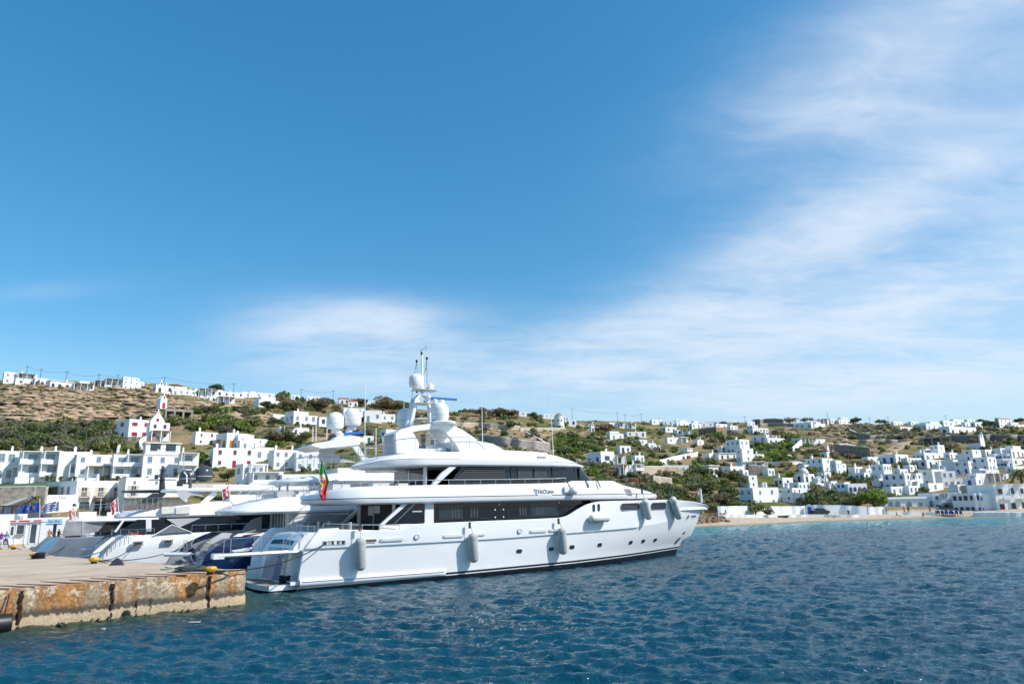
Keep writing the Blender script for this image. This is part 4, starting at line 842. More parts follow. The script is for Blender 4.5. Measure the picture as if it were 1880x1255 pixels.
# ---- fenders hung along the hull, each with its line
def fender(px0, py0, px1, py1, r, m, label, hook, group='fenders hung along the big yacht', off=.1):
    a = HS(px0, py0, r + off); b = HS(px1, py1, r + off)
    root = empty('fender', M=HARBOUR @ Matrix.Translation(a)); tag(root, label, 'fender', group)
    ax = (b - a); L = ax.length; q = ax.to_track_quat('Z', 'Y').to_matrix().to_4x4()
    prof = [(r * math.sin(R(t_)), r * .75 * (1 - math.cos(R(t_)))) for t_ in (4, 30, 60, 90)]; prof += [(z_r, L - z_) for z_r, z_ in prof[::-1]]
    v = MB(); v.lathe(prof, 18, M=q); v.build('fender_body', m, root, smooth=50)
    v = MB(); v.lathe([(r * .995, L * .18), (r * 1.012, L * .185), (r * 1.012, L * .19), (r * .995, L * .2)], 18, M=q); v.build('seam', mat('fender seam', (.32, .33, .33), .8), root, smooth=0)
    if hook:
        h = S(*hook, a.y + .12); v = MB(); v.tube([Vector((0, 0, 0)), h - a], .022, 5); v.build('fender_line', ropew, root, smooth=0)
        v = MB(); v.box(h - a + Vector((0, -.02, -.2)), (.16, .07, .42)); v.build('line_clip', dgrey, root, smooth=0)
    return root
fender(662, 986, 662, 1047, .34, fendg, 'thick grey fender with a white lower end nearest the stern of the big yacht', (661, 962))
fender(868, 978, 870, 1032, .33, fendg, 'grey fender hanging below the saloon windows amidships on the big yacht', (862, 958))
fender(1031, 968, 1034, 1017, .33, fendg, 'grey fender hanging where the yacht side begins to sweep upward', (1025, 951))
fender(1184, 916, 1191, 953, .32, fendw, 'white fender hanging between the two rounded cabin windows', (1178, 896))
fender(1234, 913, 1247, 951, .32, fendw, 'slanting white fender hanging closest to the yacht bow', (1228, 900))
fender(1083, 951.5, 1118, 950, .31, fendw, 'white fender lying sideways under the pair of oval windows', None, off=.05)
# ------------------------------------------------------------------ the yachts moored beyond it (same frame, each with its own root at its stern)
class Boat:
    def __init__(s, name, label, x0, yc):
        s.o = (x0, yc, 0.0); s.root = empty(name, M=HARBOUR @ Matrix.Translation(s.o)); tag(s.root, label, 'yacht', 'yachts moored stern to the quay')
    def put(s, mb, name, m, smooth=35, parent=None):
        return mb.build(name, m, parent or s.root, smooth=smooth, origin=s.o)
    def rel(s, p): return Vector(p) - Vector(s.o)
    def hull(s, L, B, rows, mats, matset, stern, ytab, name='hull', deck=True, skew=1.7):
        """rows: (z or fn, width factor, bow overhang, stern x offset)"""
        x0, yc, _ = s.o; yt = pchip(ytab); LVs = []
        for z, wf, ov, so in rows:
            xa, xb = x0 + so, x0 + L + ov
            t = np.linspace(0, 1, 60); X = xa + (xb - xa) * t; y = yt(t) * B / 2 * wf
            zz = z(t) if callable(z) else np.full(60, float(z)); LVs.append((X, y, zz))
        mb = MB()
        for sg_ in (-1, 1): mb.grid([[(a, yc + sg_ * b, c) for a, b, c in zip(*l)] for l in LVs], mm=mats)
        X, y, z = LVs[-1]; mb.grid([[(a, yc + b * q, c - .02) for a, b, c in zip(X, y - .01, z)] for q in np.linspace(-1, 1, 5)], mats[-1])
        if stern:       # raked transom panel
            pts = [(l[0][0] + .02, l[1][0] - .02, l[2][0]) for l in LVs]
            mb.grid([[(a + .10 * (1 - q * q) * -1, yc + b * q, c) for q in np.linspace(-1, 1, 9)] for a, b, c in pts], stern[0])
        s.LVs = LVs; s.yt = yt
        o = s.put(mb, name, matset, 40)
        for v in o.data.vertices:       # the port quarter reaches farther aft, as in the photograph
            q = (v.co.y + B / 2) / B; k_ = min(1, max(0, (5.0 - v.co.x) / 5.0))
            if q > 0 and k_ > 0: v.co.x -= skew * q ** 1.2 * k_
        return o
    def slab(s, name, outline, levels, m, mats=None, parent=None):
        """solid of (x -> half breadth) outlines; levels: (inset, z fn)"""
        x0, yc, _ = s.o; f = pchip(outline); a0, a1 = outline[0][0], outline[-1][0]; mb = MB(); LVs = []
        for d, zf in levels:
            X = a0 + d + (a1 - a0 - 2 * d) * (lambda t: t - .1 * np.sin(2 * np.pi * t) / (2 * np.pi))(np.linspace(0, 1, 64))
            src = a0 + (X - a0 - d) * (a1 - a0) / (a1 - a0 - 2 * d); LVs.append((X, np.maximum(f(src) - d, 0), zf(X) if callable(zf) else np.full(64, float(zf))))
        for sg_ in (-1, 1): mb.grid([[(a, yc + sg_ * b, c) for a, b, c in zip(*l)] for l in LVs], mm=mats or [0] * (len(LVs) - 1))
        for l in (LVs[0], LVs[-1]): mb.grid([[(a, yc + b * q, c) for a, b, c in zip(*l)] for q in np.linspace(-1, 1, 5)])
        return s.put(mb, name, m, 35, parent)
    def ppoly(s, name, pts, y, th, m, parent=None, smooth=0):
        """panel traced on the plane y (harbour frame), thickness th to port"""
        P = [S(px, py, y) for px, py in pts]; mb = MB(); n = len(P); P2 = [p + Vector((0, th, 0)) for p in P]; tris = tessellate_polygon([P])
        mb.add(P + P2, [tuple(t) for t in tris] + [tuple(n + i for i in t[::-1]) for t in tris] + [(i, (i + 1) % n, n + (i + 1) % n, n + i) for i in range(n)])
        return s.put(mb, name, m, smooth, parent)
    def boxp(s, name, a, b, m, parent=None):
        mb = MB(); mb.box2(a, b); return s.put(mb, name, m, 0, parent)
    def tubes(s, name, paths, r, m, parent=None, n=5):
        o = None
        for p in paths:
            mb = MB(); mb.tube(p, r, n); o = s.put(mb, name, m, 60, parent)
        return o
    def rail(s, name, path, h, np_, wires, m=steel):
        return railing(name, [s.rel(p) for p in path], h, np_, wires, s.root, m=m)
    def dome(s, c, r, h, m, foot=.3): return dome(s.root, s.rel(c), r, h, m, foot=foot)
HULLY = [(0, .90), (.12, .97), (.4, 1.0), (.65, .93), (.82, .66), (.93, .3), (1, 0)]

# --- navy blue hulled yacht with white upper works
B2 = Boat('navy_yacht', 'navy blue hulled superyacht with white upper decks moored right behind the big white yacht', -5.0, 9.6)
B2.hull(34, 7.8, [(-.6, .8, -2.0, .3), (0, .93, -.6, .1), (.9, .97, .6, .15), (1.9, 1.0, 2.0, .55), (2.55, 1.01, 2.9, 1.25), (lambda t: 3.1 + .9 * t * t, 1.02, 4.0, 2.2), (lambda t: 3.3 + .9 * t * t, 1.0, 4.1, 2.6)], [0, 0, 0, 0, 0, 1], [navy, gel], [0], HULLY)
B2.boxp('swim_platform', (-6.6, 6.6, .35), (-4.6, 12.6, .55), gel2)
text_mesh('name_lettering', 'oco', .6, mat('silver letters', (.6, .62, .65), .3), B2.root, Matrix.Translation((.35, 1.1, 1.65)) @ Matrix(((0, .35, -.94, 0), (-1, 0, 0, 0), (0, .94, .35, 0), (0, 0, 0, 1))))
gr = B2.tubes('gangway', [[S(302, 1017, 10.5), S(385, 1017, 8.5)]], .16, gel2); B2.tubes('handrail', [[S(375, 1016, 8.5), S(420, 985, 7.5), S(470, 972, 6.5)]], .04, steel)
B2.tubes('stanchion', [[S(x, 1015, 9.0), S(x, 990, 9.0)] for x in (338, 343, 378, 384)], .03, steel)
B2.tubes('cap_rail', [[S(446, 983, 5.9), S(480, 978, 6.0), S(520, 976, 6.2)]], .06, wood)
B2.ppoly('fairlead_hatch', [(424, 1010), (465, 1003), (464, 1010), (430, 1013)], 5.62, .1, gel2)
# overhang of the upper deck
B2.slab('upper_deck', [(-3.6, 0), (-3.4, 1.4), (-2.7, 2.8), (-1.5, 3.5), (.5, 3.85), (16, 3.85), (20, 3.2), (22, 1.6), (22.6, 0)],
        [(.5, 4.66), (.1, 4.64), (0, 4.78), (.02, 4.9), (.45, lambda X: 4.95 + .85 * np.clip((X + 3.4) / 4.0, 0, 1) ** .8), (.7, lambda X: 4.97 + .88 * np.clip((X + 3.4) / 4.0, 0, 1) ** .8)], gel)
B2.slab('bridge_deck', [(.2, 0), (.45, 1.2), (1.3, 2.5), (3.2, 3.3), (5.5, 3.5), (14, 3.5), (18, 2.6), (19, 0)],
        [(.6, 6.78), (.12, 6.85), (0, lambda X: 7.02 + 0 * X), (.3, lambda X: 7.1 + .5 * np.clip((X - .2) / 5, 0, 1)), (.6, lambda X: 7.15 + .55 * np.clip((X - .2) / 5, 0, 1))], gel)
B2.boxp('deckhouse', (1.2, 6.6, 2.6), (15, 12.6, 4.7), gel2); B2.boxp('upper_house', (4.2, 7.0, 4.9), (15, 12.2, 6.85), gel2)
for y_ in (6.98, 12.2): B2.boxp('window_band', (5.6, y_, 5.5), (14, y_ + .03, 6.5), glassd)
B2.boxp('aft_door', (1.12, 7.7, 2.7), (1.2, 11.6, 4.62), mat('green tinted glass', (.03, .07, .06), .05, var=.5, scale=1.5, spec=.8))
for y_ in (7.7, 8.6, 9.6, 10.6, 11.6): B2.boxp('door_frame', (1.06, y_ - .06, 2.7), (1.13, y_ + .06, 4.62), alum)
B2.boxp('aft_door', (4.12, 8.0, 4.95), (4.2, 11.5, 6.7), glassd)
B2.ppoly('wing', [(443, 979), (452, 964), (463, 954), (476, 949), (481, 948), (479, 980)], 12.6, .25, greyp)
B2.ppoly('wing', [(516, 976), (530, 960), (548, 943), (640, 941), (640, 975)], 6.0, -.3, gel2)
for i in range(6):
    yb = 962.5 - i * 3.5; B2.ppoly('louvre', [(556 + i * 2.6, yb), (640, yb + .3), (640, yb - 1.0), (557 + i * 2.6, yb - 1.3)], 5.68, -.05, MATS['louvre grey'])
# hardtop, mast legs and domes
P = [S(*p, 8.0) for p in ((566, 818), (590, 823), (650, 813), (668, 838), (700, 838), (668, 806), (620, 806), (590, 812))]
mb = MB(); mb.extr([Vector((p.x, 7.2, p.z)) for p in [S(566, 819, 8), S(585, 824, 8), S(625, 821, 8), S(655, 817, 8), S(655, 808, 8), S(610, 808, 8), S(585, 813, 8), S(570, 815, 8)]], (0, 4.8, 0)); B2.put(mb, 'hardtop', gel, 30)
for y_, th in ((7.3, .35), (11.5, .35)):
    B2.ppoly('hardtop_leg', [(645, 816), (655, 812), (670, 838), (690, 845), (668, 845)], y_, th, gel)
B2.ppoly('hardtop_pylon', [(591, 848), (591, 822), (620, 820), (614, 832), (628, 842), (655, 848)], 9.2, .8, greyp)
mb = MB(); mb.extr([Vector((p.x, 8.9, p.z)) for p in [S(608, 808, 9.5), S(617, 801, 9.5), S(640, 799, 9.5), S(668, 806, 9.5), S(668, 812, 9.5)]], (0, 1.4, 0)); B2.put(mb, 'mast_base', gel, 0)
for px_, yt_, yb_, r_ in ((615, 757, 787, 15), (647, 750, 781, 15.3)):
    c = S(px_, yb_, 9.6); dist = np.linalg.norm(EYE - np.array(HARBOUR @ c)); B2.dome(c, r_ * dist / F, (yb_ - yt_) * dist / F, domew, foot=.35)
mb = MB(); a, b = S(617, 790, 9.6), S(630, 806, 9.6); mb.tube([a, b], .3, 6); a, b = S(643, 786, 9.6), S(636, 804, 9.6); mb.tube([a, b], .3, 6); B2.put(mb, 'dome_bracket', gel, 40)
a, b = S(632, 798.5, 8.8), S(670, 795, 8.8); mb = MB(); mb.extr([a, b, b + Vector((0, 0, .22)), a + Vector((0, 0, .22))], (0, .2, 0)); B2.put(mb, 'radar_scanner', blue_r, 0)
for px_, y0_, y1_ in ((670, 840, 705), (574, 810, 783), (580, 810, 780), (600, 808, 786), (690, 845, 785), (729, 850, 790)):
    B2.tubes('whip_antenna', [[S(px_, y0_, 9), S(px_ + .5, y1_, 9)]], .035, domew)
B2.rail('bridge_rail', [S(522, 867, 8.0), S(560, 862, 7.0), S(620, 860, 6.4), S(690, 858, 6.4)], .95, 9, 2)
B2.rail('bridge_rail', [S(522, 867, 11), S(560, 858, 12.4), S(620, 856, 12.8)], .95, 6, 2)
B2.rail('upper_rail', [S(470, 922, 11.5), S(470, 922, 9), S(500, 913, 7), S(560, 908, 6.0), S(640, 905, 5.9)], .8, 10, 1)
for px_ in (513, 528): B2.tubes('deck_post', [[S(px_, 918, 11.5), S(px_, 888, 11.5)]], .1, gel)
B2.boxp('tender_crane', (-2.6, 9.5, 5.6), (-1.2, 11.5, 6.1), gel2); B2.boxp('deck_box', (.4, 7.2, 5.75), (1.8, 8.4, 6.3), greyp)
B2.boxp('sun_awning', (5.2, 7.6, 7.6), (7.5, 11.5, 8.1), gel2)

# --- white flybridge yacht with graphite domes
B3 = Boat('flybridge_yacht', 'white flybridge yacht with two graphite domes and a grey triangular bulwark panel', -11.0, 19.0)
B3.hull(27, 7.0, [(-.6, .8, -1.5, .2), (0, .92, -.5, 0), (1.2, .97, .8, .25), (2.2, 1.0, 2.0, .9), (lambda t: 3.0 + .7 * t * t, 1.02, 3.0, 1.7), (lambda t: 3.2 + .7 * t * t, .99, 3.1, 2.0)], [0] * 5, [gel, slate], [1], HULLY)
B3.boxp('swim_platform', (-13.0, 16.6, .35), (-10.8, 21.6, .55), gel2)
B3.ppoly('stern_wing', [(163, 1030), (172, 1012), (206, 985), (216, 984), (184, 1012), (178, 1030)], 16.0, .35, gel)
B3.ppoly('stern_wing', [(146, 1028), (160, 1008), (180, 988), (188, 988), (168, 1010), (156, 1028)], 21.6, .35, gel)
B3.slab('flybridge_deck', [(-9.9, 0), (-9.6, 1.5), (-8.6, 2.7), (-6, 3.3), (-3, 3.5), (6, 3.4), (11, 2.4), (13, 0)],
        [(.4, 4.52), (.08, 4.50), (0, 4.62), (.1, lambda X: 4.75 + .3 * np.clip((X + 10) / 6, 0, 1)), (.3, lambda X: 4.95 + .75 * np.clip((X + 9.5) / 7, 0, 1)), (.5, lambda X: 4.97 + .77 * np.clip((X + 9.5) / 7, 0, 1))], gel)
B3.boxp('saloon', (-6.2, 16.2, 2.8), (8, 21.8, 4.55), glassd)
B3.ppoly('side_glass', [(222, 975), (252, 953), (290, 953), (316, 966), (318, 974)], 15.75, .04, glassd)
B3.ppoly('wing_pillar', [(209, 976), (226, 953), (230, 953), (214, 976)], 15.7, .1, gel2)
B3.ppoly('mullion', [(268, 975), (268, 953), (278, 953), (278, 975)], 15.66, .08, gel2)
B3.ppoly('side_panel', [(305, 952), (369, 950), (330, 967)], 15.6, .12, greyp)
B3.ppoly('side_window', [(328, 967), (368, 951), (460, 949), (440, 966), (350, 973)], 15.62, .08, glassd)
B3.ppoly('bulwark_wedge', [(284, 980), (316, 963), (352, 976)], 15.45, .1, mat('wedge grey', (.17, .19, .215), .3))
B3.ppoly('wedge_trim', [(282, 981), (316, 961.5), (354, 976.5), (350, 976.5), (316, 963), (286, 981)], 15.43, .1, gel)
B3.boxp('cockpit_bulkhead', (-6.3, 16.3, 2.8), (-6.2, 21.7, 4.52), darkin); B3.boxp('cockpit_sofa', (-8.6, 17.0, 2.9), (-7.7, 21, 3.5), mat('orange cushions', (.45, .12, .05), .8))
B3.rail('cockpit_rail', [S(205, 981, 15.75), S(250, 980, 15.6), S(283, 978, 15.55)], .35, 6, 1)
B3.rail('side_rail', [S(352, 973, 15.5), S(400, 971, 15.5), S(470, 969, 15.5)], .4, 6, 0)
B3.rail('fly_rail', [S(226, 935, 16.2), S(260, 932, 16.0), S(300, 930, 15.9)], .75, 8, 1)
B3.ppoly('fly_windscreen', [(226, 938), (228, 928), (300, 922), (350, 920), (350, 930), (300, 932)], 16.1, .04, mat('smoked acrylic', (.2, .16, .16), .1, var=.2))
for x0_, x1_ in ((297, 320), (323, 349)):
    B3.ppoly('life_raft', [(x0_, 943), (x0_, 930), (x1_, 929), (x1_, 942)], 15.5, .5, mat('canvas cover', (.70, .68, .64), .8, var=.08, scale=3))
B3.slab('hardtop', [(-6.6, 0), (-6.3, 1.2), (-5.0, 2.2), (-2, 2.6), (6, 2.5), (8, 1.2), (8.4, 0)], [(.4, 6.52), (.05, 6.55), (0, 6.68), (.12, 6.8), (.4, 6.86)], gel)
for y_ in (16.8, 20.8):
    B3.ppoly('hardtop_leg', [(359, 930), (391, 901), (398, 903), (398, 908), (372, 929)], y_, .3, gel)
    B3.ppoly('hardtop_fin', [(324, 900), (356, 897), (375, 911), (352, 908), (338, 919), (331, 914)], y_, .25, greyp)
B3.boxp('radome_plinth', (-4.3, 17.9, 6.84), (-1.6, 20.1, 7.25), mat('sand paint', (.5, .47, .42), .5))
for px_, yt_, yb_, r_ in ((344, 864, 886, 13.2), (373, 858, 882, 13.8)):
    c = S(px_, yb_, 19); dist = np.linalg.norm(EYE - np.array(HARBOUR @ c)); B3.dome(c, r_ * dist / F, (yb_ - yt_) * dist / F, domeg, foot=.1)
B3.tubes('antenna_frame', [[S(343, 886, 18), S(343, 872, 18), S(338, 866, 18), S(341, 862, 18), S(352, 862, 18), S(355, 868, 18), S(350, 872, 18), S(350, 886, 18)]], .06, domew)
B3.tubes('whip_antenna', [[S(337, 862, 19), S(339, 828, 19)]], .04, greyp)
for px_, py_ in ((253, 997), (308, 994)):
    p = S(px_, py_, 15.4); mb = MB(); mb.box(p + Vector((0, .05, 0)), (.75, .2, .34)); o = B3.put(mb, 'hull_port', steel, 0); mb = MB(); mb.box(p + Vector((0, -.04, 0)), (.5, .12, .2)); B3.put(mb, 'pane', dgrey, 0, parent=o)
B3.tubes('gangway', [[S(128, 1008, 21), S(200, 1006, 19)], ], .07, alum)
B3.rail('quarter_rail', [S(188, 1026, 15.7), S(214, 1002, 15.7), S(240, 992, 15.6)], .6, 8, 0)
B3.tubes('boom', [[S(391, 893, 17), S(440, 892, 17), S(505, 894, 17)]], .16, gel)
B3.tubes('boom_strut', [[S(430, 912, 17), S(450, 896, 17)], [S(440, 915, 17), S(470, 896, 17)], [S(474, 912, 17), S(490, 895, 17)], [S(470, 908, 17), S(512, 902, 17)]], .07, alum)
B3.ppoly('tender', [(462, 905), (466, 899), (512, 897), (513, 903), (500, 906)], 17.5, 1.2, gel2)

# --- slate grey yacht
B4 = Boat('slate_yacht', 'slate grey hulled motor yacht with a black radar mast moored farthest along the quay', -14.9, 26.4)
B4.hull(22, 6.0, [(-.6, .8, -1.2, .2), (0, .93, -.4, 0), (1.2, .97, .6, .35), (2.1, 1.0, 1.6, .8), (lambda t: 2.9 + .6 * t * t, 1.02, 2.4, 1.4), (lambda t: 3.0 + .6 * t * t, .98, 2.5, 1.7)], [0] * 5, [slate], [0], HULLY)
B4.slab('flybridge_deck', [(-13.3, 0), (-13.0, 1.4), (-12.1, 2.5), (-9, 2.9), (2, 2.9), (5, 1.6), (6, 0)], [(.3, 4.22), (.05, 4.2), (0, 4.3), (.15, 4.45), (.4, 4.62)], gel)
B4.boxp('saloon', (-11.0, 24.0, 2.7), (3, 28.8, 4.25), glassm)
B4.ppoly('cockpit_screen', [(113, 984), (121, 957), (198, 954), (180, 975), (150, 982)], 23.9, .03, mat('clear screen', (.30, .31, .32), .08, var=.25, scale=.6, spec=.8))
B4.ppoly('screen_frame', [(151, 982), (151, 955), (153, 955), (153, 982)], 23.85, .05, greyp)
B4.ppoly('wing', [(180, 976), (199, 954), (226, 953), (208, 976)], 23.8, .05, darkin)
B4.boxp('teak_seat', (-13.2, 25.2, 2.95), (-12.0, 28.4, 3.12), mat('orange teak', (.42, .16, .05), .5))
B4.rail('aft_rail', [S(110, 984, 28.5), S(150, 983, 24.2), S(205, 980, 23.8)], .42, 9, 1)
B4.rail('fly_rail', [S(139, 938, 25.5), S(180, 937, 24), S(225, 934, 24)], .55, 6, 1)
B4.boxp('deck_locker', (-12.4, 25.4, 4.6), (-11.0, 26.6, 5.1), gel2); B4.boxp('deck_locker', (-10.2, 24.6, 4.6), (-9.2, 25.8, 5.05), gel2)
B4.slab('hardtop', [(-9.2, 0), (-8.6, .9), (-7.0, 1.6), (-4, 1.9), (-1, 1.6), (0, 0)], [(.3, 6.72), (.04, 6.76), (0, 6.85), (.2, 6.95)], dgrey)
for y_ in (24.6, 27.6): B4.ppoly('hardtop_leg', [(252, 924), (280, 905), (306, 905), (286, 924)], y_, .2, dgrey)
mb = MB(); c = S(298, 900, 26.3); mb.tube([c + Vector((0, 0, -.3)), c + Vector((-.1, 0, 1.0)), c + Vector((-.15, 0, 2.3))], [.3, .22, .10], 8); B4.put(mb, 'radar_mast', dgrey, 50)
for z_, w_ in ((1.0, 2.6), (1.9, .7)):
    mb = MB(); mb.box(c + Vector((-.1, 0, z_)), (.25, w_, .1)); mb.box(c + Vector((-.1, 0, z_)), (w_ * .9, .2, .08)); B4.put(mb, 'mast_spreader', dgrey, 0)
B4.boxp('searchlight', (c.x - .8, 25.8, c.z + 1.06), (c.x - .5, 26.1, c.z + 1.45), dgrey); B4.boxp('horn', (c.x + 1.2, 26, c.z + .4), (c.x + 1.7, 26.4, c.z + .9), dgrey)
text_mesh('name_lettering', 'SAI', .5, MATS['silver letters'], B4.root, Matrix.Translation((.42, 1.0, 1.75)) @ Matrix(((0, .35, -.94, 0), (-1, 0, 0, 0), (0, .94, .35, 0), (0, 0, 0, 1))))
B4.tubes('gangway', [[S(88, 1012, 27), S(148, 1007, 26)]], .08, gel2)

# stern ensigns of these three yachts
for (px_, pyt, pyb, y_, w_, h_, lab, host) in ((137, 929, 951, 25.5, .75, 1.25, 'small red flag with a white emblem on the slate grey yacht', B4), (216, 912, 941, 18, .8, 1.5, 'red flag with a white eight pointed cross on the stern of the flybridge yacht', B3), (421, 888, 921, 10.5, .95, 1.35, 'red flag with a white emblem flying over the navy yacht stern', B2)):
    o0 = S(px_ + 2, pyb, y_); t0 = S(px_, pyt, y_); fl = empty('flag', M=HARBOUR @ Matrix.Translation(o0)); tag(fl, lab, 'flag', 'red stern flags')
    v = MB(); v.tube([o0 + Vector((.5, 0, -.4)), o0, t0], .03, 5); v.build('flag_pole', gel2, fl, smooth=0, origin=o0)
    fm = MB(); nr, nc = 12, 12; g_ = []
    for i in range(nr):
        t_ = i / (nr - 1); g_.append([Vector(t0) + Vector((-.05 - s_ * w_ * .5 * (1 - .25 * t_) + t_ * .05, .1 * math.sin(s_ * 8 + t_ * 2) - s_ * .1, -.05 - t_ * h_ * .72 - s_ * h_ * .30)) for s_ in np.linspace(0, 1, nc)])
    for i in range(nr - 1):
        for j in range(nc - 1):
            di, dj = abs(i - 5), abs(j - 5); wh = di == dj and di in (1, 2, 3) or (di, dj) in ((0, 0), (2, 3), (3, 2))
            if i in (0, 10) or j in (0, 10): wh = True
            fm.add([g_[i][j], g_[i][j + 1], g_[i + 1][j + 1], g_[i + 1][j]], [(0, 1, 2, 3)], 1 if wh else 0)
    fm.build('flag_cloth', [red, white_f], fl, smooth=60, origin=o0)
# ------------------------------------------------------------------ houses of the town
def window_proto(style, kind):
    """mesh of a window or door; x to the right, z up from its foot, wall plane at y = 0, outside at y < 0"""
    mb = MB(); w_, h_ = 1.0, 1.35
    if kind == 'door': h_ = 2.0
    if kind == 'wide': w_, h_ = 1.9, 1.35
    if kind == 'arch':
        pts = [(-.5, 0), (.5, 0)] + [(.5 * math.cos(R(a)), .9 + .5 * math.sin(R(a))) for a in range(0, 181, 30)]
        mb.extr([(x, -.05, z) for x, z in pts], (0, .08, 0), 0); mb.extr([(x * .82, -.07, .03 + z * .92) for x, z in pts], (0, .04, 0), 1)
        mb.box((0, -.08, .65), (.06, .03, 1.25), m=0); return mb
    t = .09
    for x in (-w_ / 2, w_ / 2 - t): mb.box2((x, -.06, 0), (x + t, .05, h_), 0)
    mb.box2((-w_ / 2 + t, -.06, h_ - t), (w_ / 2 - t, .05, h_), 0); mb.box2((-w_ / 2 - .06, -.10, -.07), (w_ / 2 + .06, .05, 0), 3)
    if kind == 'door' and style not in ('grey', 'white', 'dark'): mb.box2((-w_ / 2 + t, -.03, 0), (w_ / 2 - t, .03, h_ - t), 0); mb.box2((-.03, -.045, .05), (.03, -.03, h_ - t), 2)
    else:
        mb.box2((-w_ / 2 + t, -.015, 0), (w_ / 2 - t, .03, h_ - t), 1); mb.box2((-.035, -.045, 0), (.035, -.015, h_ - t), 0)
        mb.box2((-w_ / 2 + t, -.04, h_ * .55), (-.04, -.015, h_ * .55 + .05), 0); mb.box2((.04, -.04, h_ * .55), (w_ / 2 - t, -.015, h_ * .55 + .05), 0)
    if kind == 'shut':
        for s in (-1, 1): mb.box2((s * (w_ / 2 + .03), -.07, .02), (s * (w_ / 2 + .50), -.005, h_ - .02), 0)
    return mb
_wp = {}
def wproto(style, kind, glass=None):
    k = (style, kind)
    if k not in _wp:
        mb = window_proto(style, kind); me = bpy.data.meshes.new(kind); me.from_pydata(mb.v, [], mb.f); me.polygons.foreach_set('material_index', mb.m)
        fr = SHUT[style]
        for q in (fr, paneg if style in ('dark', 'blue', 'red', 'brown') else panel_b if style == 'grey' else paneg, SHUT['dark'], whitew2): me.materials.append(q)
        _wp[k] = me
    return _wp[k]
def add_window(parent, style, kind, M):
    o = bpy.data.objects.new('door' if kind == 'door' else 'window', wproto(style, kind)); COL.objects.link(o); o.parent = parent; o.matrix_local = M; return o
AREA = {'A': (0, 660, 3.917), 'B': (430, 620, 3.921), 'C': (840, 720, 3.76), 'D': (1240, 740, 5.703), 'E': (1540, 740, 5.529), 'P': (0, 0, 1.0)}
HOUSE_RECTS = []
def pxy(ar, x, y): a = AREA[ar]; return a[0] + x / a[2], a[1] + y / a[2]
def block(mb, x0, y0, z0, x1, y1, z1, m=0, par=.28, wt_=.22):
    """walls with a low parapet round a flat roof"""
    if min(x1 - x0, y1 - y0) < 3 * wt_ or par <= 0: mb.box2((x0, y0, z0), (x1, y1, z1), m); return
    a = [(x0, y0), (x1, y0), (x1, y1), (x0, y1)]; b = [(x0 + wt_, y0 + wt_), (x1 - wt_, y0 + wt_), (x1 - wt_, y1 - wt_), (x0 + wt_, y1 - wt_)]
    V = [(x, y, z0) for x, y in a] + [(x, y, z1) for x, y in a] + [(x, y, z1) for x, y in b] + [(x, y, z1 - par) for x, y in b]
    Fc = [(0, 3, 2, 1)] + [(i, (i + 1) % 4, 4 + (i + 1) % 4, 4 + i) for i in range(4)] + [(4 + i, 4 + (i + 1) % 4, 8 + (i + 1) % 4, 8 + i) for i in range(4)] + [(8 + i, 8 + (i + 1) % 4, 12 + (i + 1) % 4, 12 + i) for i in range(4)] + [(12, 13, 14, 15)]
    mb.add(V, Fc, m)
_rnd = random.Random(11)
